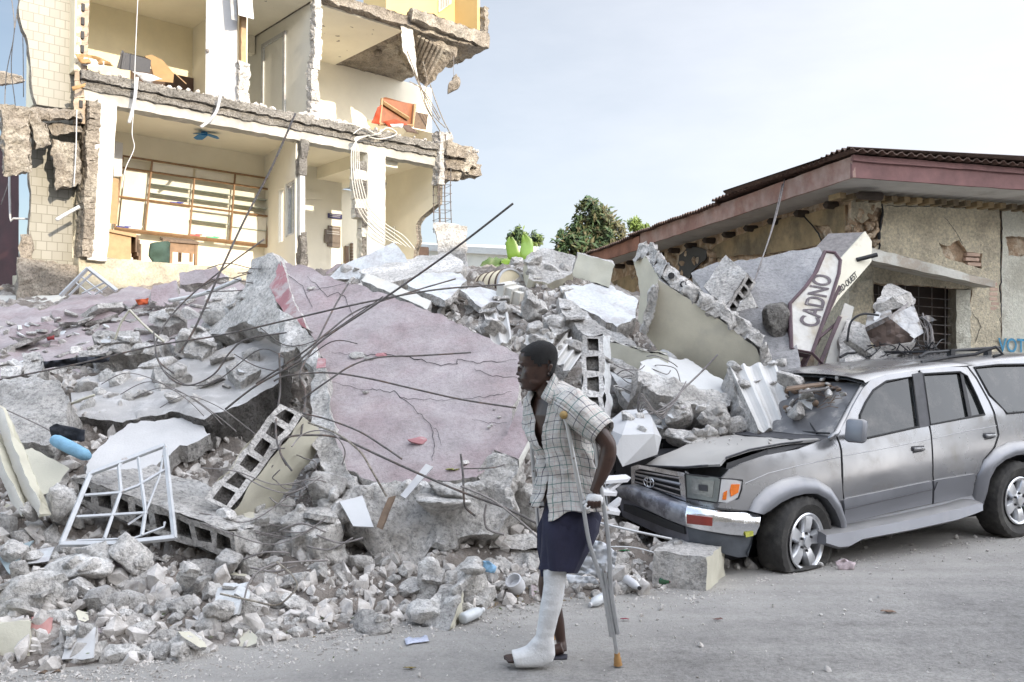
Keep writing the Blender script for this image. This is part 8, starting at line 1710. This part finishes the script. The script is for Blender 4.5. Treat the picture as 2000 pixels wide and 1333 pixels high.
# sandal on the standing foot
mb = MB(); mb.loft([ringpts(Mp(x, 1283.5, .07), Vector((.12, 1, 0)), Vector((0, 0, 1)), w_, .010, 16, 3) for x, w_ in ((1108, .028), (1100, .036), (1080, .035), (1055, .040), (1040, .036), (1034, .02))]); sn = mk('sandal', mb, mat('sandal_rubber', (.025, .025, .035), .7, .2), per, smooth=50)
mb = MB(); mb.tube([Mp(1060, 1284, .03), Mp(1060, 1272, .045), Mp(1058, 1270, .07), Mp(1060, 1272, .1), Mp(1060, 1284, .11)], .006, 6); mk('strap', mb, bpy.data.materials['sandal_rubber'], sn)
# bandage round the near hand
mb = MB(); rr = []
for k, (x, y, r1, r2) in enumerate(((1144, 977, .018, .026), (1149, 975, .026, .032), (1160, 974, .030, .036), (1171, 976, .028, .034), (1177, 979, .020, .026))): rr.append([p+noise.noise_vector(p*50)*.003 for p in ringpts(Mp(x, y, -.222), Y_, Vector((.15, 0, 1)).normalized(), r2, r1, 18)])
mb.loft(rr); bnd = mk('bandage', mb, castm, per, smooth=True)
mb = MB(); mb.tube([Mp(1146, 984, -.25), Mp(1142, 989, -.255), Mp(1144, 994, -.255), Mp(1150, 994, -.25), Mp(1152, 989, -.25)], [.006, .007, .007, .006, .004], 8); mk('bandage_end', mb, castm, bnd, smooth=True)
# crutches
rub_tip = mat('crutch_rubber', (.30, .16, .05), .7, .15)
def crutch(front, rear, mid, tip, pad, grip, label):
    c = root('crutch', Mp(*tip[-1]), label, 'crutch', 'crutches carried by the walking person')
    for nm, pts, r_ in (('front_tube', front, .0115), ('rear_tube', rear, .0115), ('adjusting_tube', mid, .0105)):
        p3 = [Mp(*p) for p in pts]; mb = MB(); sp = []
        for i in range(len(p3)-1):
            for k in range(5):
                t = k/5; p0, p1, p2, p3_ = p3[max(i-1, 0)], p3[i], p3[i+1], p3[min(i+2, len(p3)-1)]; sp.append(.5*((2*p1)+(p2-p0)*t+(2*p0-5*p1+4*p2-p3_)*t*t+(3*p1-p0-3*p2+p3_)*t**3))
        sp.append(p3[-1]); mb.tube(sp, r_, 12); mk(nm, mb, alu, c, smooth=60)
    mb = MB(); a, b = Mp(*tip[0]), Mp(*tip[1]); mb.tube([a, a.lerp(b, .35), a.lerp(b, .4), a.lerp(b, .85), b], [.015, .016, .019, .021, .024], 16); mk('rubber_tip', mb, rub_tip, c, smooth=50)
    mb = MB(); a, b = Mp(*pad[0]), Mp(*pad[1]); mb.tube([a, a.lerp(b, .1), a.lerp(b, .9), b], [.012, .021, .021, .012], 14); mk('underarm_pad', mb, mat('pad_yellow', (.3, .2, .07), .6, .1) if 'pad_yellow' not in bpy.data.materials else bpy.data.materials['pad_yellow'], c, smooth=60)
    mb = MB(); mb.tube([Mp(*grip[0]), Mp(*grip[1])], .014, 12); mk('handgrip', mb, M_['grey_paint'], c, smooth=60)
    for (x, y, d) in (front[2], rear[2], (mid[0][0]+3, mid[0][1]+12, mid[0][2])):
        mb = MB(); mb.lathe([(.006, -.018), (.006, .018)], Mp(x, y, d), Y_, 8); mk('bolt', mb, M_['grey_bar'], c)
crutch([(1103, 818, -.20), (1108, 832, -.205), (1120, 895, -.215), (1136, 975, -.225), (1142, 1010, -.22), (1152, 1065, -.19), (1176, 1138, -.14), (1184, 1180, -.12), (1194, 1243, -.1)],
       [(1120, 808, -.20), (1140, 830, -.205), (1159, 858, -.215), (1167, 905, -.22), (1175, 960, -.225), (1188, 1053, -.19), (1194, 1157, -.14), (1207, 1238, -.1)],
       [(1178, 1104, -.145), (1190, 1180, -.12), (1205, 1280, -.08)], [(1205, 1276, -.08), (1207, 1299, -.076)], [(1097, 812, -.24), (1120, 806, -.14)], [(1137, 983, -.225), (1179, 981, -.225)], 'near aluminium crutch with brown rubber tip, gripped by the bandaged hand')
crutch([(1038, 800, .15), (1038, 862, .2), (1042, 920, .22), (1048, 985, .24), (1053, 1040, .26), (1062, 1100, .28), (1070, 1170, .3), (1074, 1215, .32)],
       [(1060, 800, .15), (1068, 850, .2), (1070, 905, .22), (1072, 985, .24), (1076, 1060, .27), (1078, 1130, .3), (1080, 1215, .33)],
       [(1069, 1130, .29), (1073, 1180, .31), (1077, 1236, .35)], [(1077, 1230, .35), (1078, 1247, .37)], [(1036, 798, .12), (1062, 796, .2)], [(1048, 984, .24), (1074, 984, .24)], 'far aluminium crutch, mostly hidden behind the chest and the cast')
# ================================================================ rebar, frames and litter
def bar(pts, r_, label, m=None, grp=None, cat='rebar', n=6, nm='rebar'):
    pts = [(p[0]+(random.uniform(-2.5, 2.5) if 0 < i < len(pts)-1 else 0), p[1]+(random.uniform(-2.5, 2.5) if 0 < i < len(pts)-1 else 0), p[2]) for i, p in enumerate(pts)]
    return wire(nm, [P(*p) for p in pts], r_*.86, m or M_['rusty_bar'], label, cat, n, grp, 8)
rb_ = M_['rusty_bar']; gb = M_['grey_bar']
bar([(1002, 398, 6.6), (880, 490, 6.9), (740, 590, 7.1), (640, 655, 7.0), (580, 705, 6.9), (500, 757, 6.9), (440, 800, 6.9)], .010, 'longest rebar, rising to the right over the pink slab against the sky')
bar([(577, 222, 9.0), (530, 330, 8.8), (480, 430, 8.6), (430, 530, 8.4), (380, 640, 8.3), (350, 690, 8.3)], .012, 'straight rebar standing up in front of the wall cabinet of the torn building')
bar([(516, 468, 9.0), (440, 520, 8.9), (360, 590, 8.8), (310, 655, 8.6), (306, 700, 8.3), (340, 730, 8.2)], .010, 'shorter rebar slanting below the wall cabinet toward the pink roof slab')
bar([(0, 742, 7.9), (150, 712, 8.0), (300, 678, 8.0), (430, 655, 7.8), (560, 628, 7.6), (700, 592, 7.4), (850, 568, 7.6), (985, 556, 8.0)], .010, 'long nearly level rebar running from the left border to the drum')
bar([(890, 545, 7.9), (800, 570, 7.7), (700, 605, 7.4), (640, 650, 7.1), (590, 690, 7.0), (500, 750, 7.1)], .009, 'rebar just under the longest one crossing the pink slab')
bar([(681, 553, 8.3), (655, 600, 7.9), (620, 670, 7.5), (585, 730, 7.1), (595, 770, 7.0), (588, 850, 6.7)], .010, 'rebar crossing the upper left of the pink slab downward to the tangle')
bar([(920, 689, 7.2), (820, 694, 7.1), (740, 700, 7.0), (690, 712, 6.9), (640, 745, 6.8), (590, 780, 6.8)], .009, 'rebar lying along the upper crack of the pink slab')
bar([(1008, 797, 6.7), (900, 780, 6.8), (800, 757, 6.85), (720, 740, 6.85), (640, 730, 6.9), (560, 735, 6.9), (535, 745, 6.9)], .009, 'rebar crossing the middle of the pink slab and ending by the walking person')
bar([(1100, 1052, 6.0), (1000, 1000, 6.05), (900, 962, 6.1), (800, 915, 6.2), (740, 890, 6.3), (660, 858, 6.5), (600, 850, 6.5), (560, 858, 6.5), (545, 880, 6.4), (560, 910, 6.4)], .010, 'rebar running along the foot of the pink slab and down behind the shorts')
bar([(592, 808, 6.8), (640, 822, 6.7), (700, 845, 6.5), (745, 870, 6.4), (785, 897, 6.3)], .008, 'short rebar on the lower left of the pink slab above the foot bar')
bar([(602, 826, 6.7), (660, 850, 6.5), (700, 880, 6.3), (725, 920, 6.2), (755, 970, 6.1)], .009, 'rebar curling down over the foot of the pink slab to the brown board', M_['old_concrete'])
bar([(900, 887, 6.2), (903, 930, 6.15), (904, 970, 6.1), (912, 992, 6.1), (928, 1008, 6.1)], .010, 'hooked rebar standing at the right foot of the pink slab')
bar([(902, 916, 6.2), (960, 912, 6.3), (985, 908, 6.4)], .006, 'thin short rebar beside the hooked one')
bar([(950, 985, 6.2), (946, 1010, 6.2), (955, 1035, 6.2), (985, 1045, 6.2)], .010, 'bent rebar hook left of the far crutch', gb)
bar([(900, 950, 6.1), (960, 980, 6.0), (1020, 1020, 5.95), (1050, 1050, 5.9)], .008, 'second bar sloping down toward the shorts below the long foot bar', gb)
bar([(1402, 693, 7.9), (1370, 725, 7.9), (1335, 760, 7.8), (1310, 790, 7.7), (1280, 808, 7.7), (1250, 812, 7.7)], .011, 'bent rebar sticking up in front of the white topped slab', gb)
for k in range(6): bar([(1340-k*5, 745+k*9, 7.85), (1318-k*3, 785+k*3, 7.7), (1290, 805+k*2, 7.6), (1262-k*2, 800-k*6, 7.6), (1250-k, 812-k*2, 7.7)], .006, 'thin bent bar in the bundle beside the white ornament', gb, 'bars beside the white ornament')
for k in range(10):
    x, y = random.uniform(1190, 1280), random.uniform(690, 760); bar([(x, y, 8.6), (x+20, y+random.uniform(-10, 14), 8.4), (x+50, y+random.uniform(-10, 20), 8.3), (x+60, y+random.uniform(0, 30), 8.3)], .006, 'thin bent bar above the fallen slab by the upright block wall', gb, 'bars above the white ornament')
for k in range(13):     # the tangle left of the pink slab
    cx, cy, r0 = random.uniform(545, 630), random.uniform(880, 990), random.uniform(25, 60); a0 = random.uniform(0, 6.28); d0 = random.uniform(6.2, 6.7)
    bar([(cx+r0*math.cos(a0+t)*1.1, cy+r0*math.sin(a0+t)*(.7+.3*math.sin(k)), d0+.12*math.sin(t*2)) for t in np.linspace(0, random.uniform(1.5, 3.6), 7)], .0055, 'looping rebar in the tangle left of the pink slab', gb, 'rebar tangle left of the pink slab')
for k in range(7):     # bars trailing left from the tangle over the grille
    x0, y0 = random.uniform(560, 660), random.uniform(930, 1040); x1, y1 = x0-random.uniform(150, 300), y0+random.uniform(-40, 30); d0 = random.uniform(6.0, 6.3)
    bar([(x0, y0, d0), (x0+(x1-x0)*.35, (y0+y1)/2+random.uniform(10, 40), d0-.1), (x0+(x1-x0)*.7, (y0+y1)/2+random.uniform(-10, 30), d0-.1), (x1, y1, d0)], .005, 'thin rebar trailing from the tangle toward the white grille', gb, 'rebar trailing toward the white grille')
for k in range(4):     # thin arcs on the left slope
    x0, y0 = random.uniform(150, 330), random.uniform(725, 800); d0 = 7.6
    bar([(x0, y0, d0), (x0+50, y0-25+k*2, d0-.15), (x0+110, y0-10+k*3, d0-.2), (x0+170, y0+30+k*3, d0-.2), (x0+200, y0+60+k*2, d0-.2)], .0045, 'thin rebar arching over the dusty sloping slab', gb, 'rebar over the sloping slab')
for k in range(3):     # looping bars under the broken slab
    x0, y0 = random.uniform(300, 520), random.uniform(640, 730); d0 = random.uniform(7.6, 8.2)
    bar([(x0, y0, d0), (x0+50, y0+random.uniform(20, 50), d0), (x0+110, y0+random.uniform(0, 50), d0-.1), (x0+190, y0+random.uniform(-60, 0), d0-.2), (x0+240, y0+random.uniform(-70, 10), d0-.3)], .006, 'rebar looping in the hollow left of the pink slab', rb_, 'rebar in the hollow left of the pink slab')
bar([(300, 650, 8.0), (310, 700, 7.8), (330, 740, 7.6), (370, 752, 7.5), (420, 730, 7.4), (450, 690, 7.4), (480, 665, 7.4), (560, 650, 7.4)], .009, 'large rebar loop hanging over the dusty sloping slab')
bar([(545, 690, 7.0), (548, 760, 6.9), (540, 830, 6.6), (545, 880, 6.4), (570, 920, 6.3)], .009, 'rebar hanging down beside the hollow blocks and the pink slab')
for k in range(6):
    x0, y0 = random.uniform(380, 480), random.uniform(520, 570); bar([(x0, y0, 9.8), (x0+40, y0-random.uniform(0, 16), 9.6), (x0+90, y0-random.uniform(0, 10), 9.5), (x0+140, y0+random.uniform(-10, 20), 9.4)], .007, 'thin rebar on the ridge in front of the table', rb_, 'thin rebar on the ridge in front of the table')
for k in range(6):
    x0, y0 = random.uniform(420, 640), random.uniform(1030, 1110); bar([(x0, y0, 5.7), (x0+45, y0+random.uniform(-20, 20), 5.65), (x0+90, y0+random.uniform(-30, 10), 5.65)], .007, 'short rebar stub among the stones below the tangle', gb, 'rebar stubs among the stones')
bar([(475, 1180, 5.2), (490, 1130, 5.3), (540, 1100, 5.4), (640, 1095, 5.6)], .007, 'thin bent wire on the stones at the lower centre left', gb)
bar([(430, 1160, 5.1), (490, 1175, 5.1), (540, 1182, 5.1), (570, 1160, 5.15), (580, 1140, 5.2), (565, 1120, 5.3), (540, 1098, 5.4)], .007, 'pale bent wire loop lying on the stones at the lower centre left', M_['old_concrete'])
bar([(10, 800, 6.9), (90, 835, 6.9), (120, 860, 6.8), (150, 880, 6.75)], .006, 'thin wire above the blue bolster', gb)
# white window grille
gr_ = root('window_grille', P(230, 1065, 6.1), 'bent white metal window grille leaning on the rubble at the lower left', 'window grille')
fg = fitdepth([(120, 1063, 5.75), (178, 925, 6.2), (322, 868, 6.35), (342, 1050, 5.85)])
def gq(x, y, o=0.): return P(x, y, fg(x, y)+o)
for pts, r_ in (([(120, 1062), (176, 926)], .02), ([(176, 926), (322, 870)], .02), ([(322, 870), (341, 1052)], .018), ([(118, 1063), (230, 1062), (342, 1050)], .02), ([(204, 1052), (236, 960), (232, 912)], .013), ([(277, 1046), (284, 1000), (276, 940), (270, 894)], .013), ([(166, 968), (232, 963), (268, 950), (322, 918)], .012), ([(150, 1010), (220, 1006), (288, 1002)], .012), ([(232, 912), (240, 900), (252, 898)], .014), ([(322, 870), (312, 930), (284, 1002), (250, 1025)], .008), ([(150, 1056), (260, 1052), (320, 1030), (322, 1020)], .008)):
    mb = MB(); mb.tube([gq(*p) for p in pts], r_, 4); mk('bar', mb, M_['white_metal'], gr_)
g2 = root('window_grille', P(170, 580, 12.2), 'white lattice grille propped up in front of the pillar base of the torn building', 'window grille')
for a, b, r_ in (((118, 578), (172, 524), .03), ((172, 524), (228, 568), .03), ((135, 577), (180, 534), .018), ((160, 574), (205, 552), .014), ((145, 550), (178, 576), .012), ((158, 540), (200, 572), .012), ((185, 576), (212, 558), .012)):
    mb = MB(); mb.tube([P(*a, 12.0), P(*b, 12.0)], r_, 4); mk('bar', mb, M_['white_metal'], g2)
# strips
bar([(224, 664, 8.6), (238, 632, 8.6), (253, 606, 8.6)], .014, 'cream strip of the angled pair on the pink roof slab, left leg', M_['cream_paint'], cat='strip', n=4, nm='cream_strip'); bar([(253, 606, 8.6), (285, 637, 8.6), (320, 668, 8.5)], .014, 'cream strip of the angled pair on the pink roof slab, right leg', M_['cream_paint'], cat='strip', n=4, nm='cream_strip')
bar([(130, 793, 7.5), (160, 780, 7.4), (185, 772, 7.4)], .014, 'short cream strip on the dusty sloping slab', M_['cream_paint'], cat='strip', n=4, nm='cream_strip')
bar([(330, 588, 10.), (400, 572, 10.), (470, 545, 9.9)], .03, 'pale grey pipe lying across the back of the pink roof slab', M_['grey_paint'], cat='pipe', nm='pipe')
# blue bolster and black cloths
mb = MB(); a, b = P(104, 858, 6.75), P(172, 892, 6.5); d = b-a; mb.tube([a-d*.0, a+d*.04, a+d*.12, a+d*.5, a+d*.9, b], [.02, .04, .048, .05, .045, .03], 16); tag(mk('blue_bolster', mb, mat('blue_cloth', (.2, .38, .52), .9, .2, 6., .8), smooth=True), 'light blue cloth bolster lying under the pale block at the left', 'bolster')
def cloth(name, pts, d, m, label, cat='cloth', amp=.06, th=.012):
    f = fitdepth([(p[0], p[1], d[i] if isinstance(d, (list, tuple)) else d) for i, p in enumerate(pts)]); v2, tr, bd = cdt(densify(pts, 6, 2), [], 6); mb = MB()
    plate(mb, v2, tr, bd, lambda x, y: P(x, y, f(x, y)-amp*abs(noise.noise(Vector((x*.09, y*.13, d if not isinstance(d, (list, tuple)) else 0))))-amp*.4*noise.noise(Vector((x*.3, y*.3, 0)))), lambda x, y: Vector((0, th, 0)), 0, 0, 0, 1); return tag(mk(name, mb, m, smooth=True), label, cat)
bc = mat('black_cloth', (.02, .022, .03), .75, .4, 10., .6); pw = mat('sheet_plastic', (.55, .57, .6), .4, .15, 8., .5, 20.)
cloth('black_cloth', [(96, 835), (110, 828), (165, 840), (164, 862), (120, 860), (100, 852)], 6.8, bc, 'black rag crumpled just above the blue bolster')
cloth('black_cloth', [(80, 708), (150, 698), (215, 695), (212, 706), (140, 716), (84, 720)], 8.75, bc, 'black cloth squeezed under the rim of the pink roof slab', amp=.15)
cloth('plastic_sheet', [(1155, 1055), (1180, 1060), (1205, 1080), (1200, 1110), (1170, 1130), (1150, 1120), (1125, 1130), (1120, 1110), (1150, 1080)], 5.95, pw, 'crumpled clear plastic sheet in the rubble behind the crutches', 'plastic sheet', .1)
cloth('plastic_sheet', [(1105, 1122), (1160, 1128), (1170, 1140), (1110, 1140)], 5.9, pw, 'flat fold of clear plastic on the beam beside the plaster cast', 'plastic sheet', .05)
cloth('blue_plastic', [(932, 1098), (955, 1096), (970, 1108), (966, 1120), (945, 1116)], 5.85, mat('blue_plastic', (.25, .45, .65), .5, .3, 30., .3), 'crumpled light blue plastic bag on the stones', 'plastic bag', .06)
cloth('orange_scrap', [(264, 586), (290, 582), (288, 594), (270, 596)], 10.6, mat('orange_scrap', (.55, .1, .03), .7, .2), 'small orange scrap at the back of the pink roof slab', 'scrap')
cloth('red_scrap', [(90, 658), (106, 655), (106, 664), (92, 666)], 9.0, mat('red_scrap', (.25, .03, .03), .6, .2), 'small dark red scrap on the pink roof slab', 'scrap', .02)
mb = MB(); gp4 = [(790, 1252), (800, 1249), (812, 1251), (834, 1246), (838, 1257), (818, 1259), (794, 1264)]; v2, tr, bd = cdt(densify(gp4, 5, 1), [], 5); plate(mb, v2, tr, bd, lambda x, y: G(x, y)+Vector((0, 0, .012+.014*abs(noise.noise(Vector((x*.15, y*.3, 0)))))), lambda x, y: Vector((0, 0, -.002)), 0, 0, 0, 1); tag(mk('clear_wrapper', mb, mat('wrapper_blue', (.42, .45, .55), .35, .25, 60., .3), smooth=True), 'flat clear wrapper with blue print lying on the road', 'wrapper')
cloth('crumpled_paper', [(1632, 1098), (1650, 1092), (1672, 1100), (1668, 1114), (1640, 1116)], [6.8]*5, mat('pink_paper', (.6, .5, .52), .7, .3, 20., .3), 'crumpled pinkish paper on the road below the running board', 'paper', .05)
for (x, y, sx, m, lb) in ((1292, 1168, 9, (.35, .02, .4), 'small bright purple wrapper on the road edge by the bottle'), (610, 1258, 10, (.28, .02, .3), 'small purple wrapper at the lower road edge'), (1218, 1078, 12, (.02, .22, .07), 'small green wrapper behind the crutch tubes'), (1220, 1212, 9, (.25, .04, .06), 'small dark red scrap on the road right of the crutch tip'), (800, 1308, 13, (.22, .17, .06), 'dry leaf on the road at the lower centre'), (1735, 1198, 16, (.2, .13, .09), 'dry leaf lying alone on the road at the right'), (1402, 1212, 10, (.12, .06, .05), 'tiny brown scrap on the road below the kerb block'), (884, 920, 15, (.22, .22, .04), 'yellow green leaf on the foot of the pink slab'), (90, 1318, 30, (.12, .08, .05), 'brown bark strip at the road edge in the lower left')):
    p, _n1 = hitscene(x, y); p = p if p is not None else G(x, y, .004); r_ = sx*p.y/F; mb = MB(); 
    pts = [(-1, 0), (-.5, .4), (.3, .45), (1, .05), (.4, -.4), (-.4, -.35)]; v2, tr, bd = cdt(densify(pts, .3, .08, x), [], .35); plate(mb, v2, tr, bd, lambda u, v: p+Vector((u*r_, v*r_*.8, .01+.25*r_*noise.noise(Vector((u*2, v*2, x*.1)))+.2*r_*abs(v))), lambda u, v: Vector((0, 0, -.003)), 0, 0, 0, 1); tag(mk('scrap' if 'leaf' not in lb else 'dry_leaf', mb, mat('scrap_%d' % x, m, .6, .3, 30., .2), smooth=True), lb, 'leaf' if 'leaf' in lb else 'scrap')
# bottles
def bottle(a, b, r_, m, label, capm=None, band=None):
    a, b = Vector(a), Vector(b); d = (b-a); L_ = d.length; ax = d.normalized(); c = root('bottle', a, label, 'bottle')
    mb = MB(); mb.lathe([(.001, 0), (r_*.7, 0), (r_, L_*.05), (r_*.97, L_*.25), (r_, L_*.3), (r_, L_*.62), (r_*.8, L_*.78), (r_*.4, L_*.9), (r_*.38, L_*.93)], a, ax, 20, cap=False); mk('body', mb, m, c, smooth=True)
    mb = MB(); mb.lathe([(r_*.44, L_*.92), (r_*.44, L_), (.001, L_)], a, ax, 14); mk('cap', mb, capm or M_['black'], c)
    if band: mb = MB(); mb.lathe([(r_*1.01, L_*.32), (r_*1.015, L_*.45), (r_*1.015, L_*.60)], a, ax, 20, cap=False); mk('label_band', mb, band, c, smooth=True)
grn = mat('green_pet', (.03, .10, .045), .15, .2, 5., .1, spec=.7); g = G(1286, 1144); bottle(g+Vector((0, -.02, .045)), G(1352, 1148)+Vector((0, -.02, .035)), .042, grn, 'green plastic bottle with dark red label lying beside the kerb block', None, mat('bottle_band', (.12, .03, .03), .5, .3, 60.))
clr = mat('clear_pet', (.5, .52, .53), .2, .15, 8., .2, spec=.7); bottle(G(902, 1222)+Vector((0, 0, .04)), G(944, 1205)+Vector((0, 0, .045)), .036, clr, 'clear dusty plastic bottle lying at the road edge left of the cast', M_['white_plastic'])
bottle(P(1182, 1165, 5.85), P(1152, 1182, 5.75), .034, clr, 'clear plastic bottle lying behind the crutch tubes', M_['white_plastic']); bottle(P(1222, 1130, 6.15), P(1250, 1150, 6.0), .03, M_['white_plastic'], 'white plastic bottle among the stones right of the crutch')
mb = MB(); mb.lathe([(.001, 0), (.055, 0), (.06, .03), (.058, .09), (.05, .092), (.045, .04), (.001, .035)], P(1012, 1150, 5.95), Vector((-.3, -.4, .6)), 20); tag(mk('white_cup', mb, M_['white_plastic'], smooth=40), 'white plaster ring like cup lying on the stones left of the cast', 'cup')
# leaf litter and grass at the kerb
mb = MB()
for k in range(260):
    x, y = random.choice([(random.uniform(930, 1060), random.uniform(1150, 1200)), (random.uniform(1100, 1260), random.uniform(1165, 1195)), (random.uniform(150, 700), random.uniform(1190, 1290))]) ; p, n1 = hitscene(x, y); p = p or G(x, y)
    r_ = random.uniform(.006, .022); e = Euler((random.uniform(-.5, .5), random.uniform(-.5, .5), random.random()*6)).to_matrix(); mb.add([p+Vector((0, -.01, .012))+e@Vector(q)*r_ for q in ((-1, 0, 0), (0, .4, .1), (1, 0, .05), (0, -.4, .1))], [(0, 1, 2, 3)], k % 3 == 0)
kind(mk('leaf_litter', mb, [mat('dry_leaf', (.17, .12, .05), .8, .4, 20., .1), mat('dull_green', (.08, .10, .04), .8, .3)], recalc=False), 'stuff')
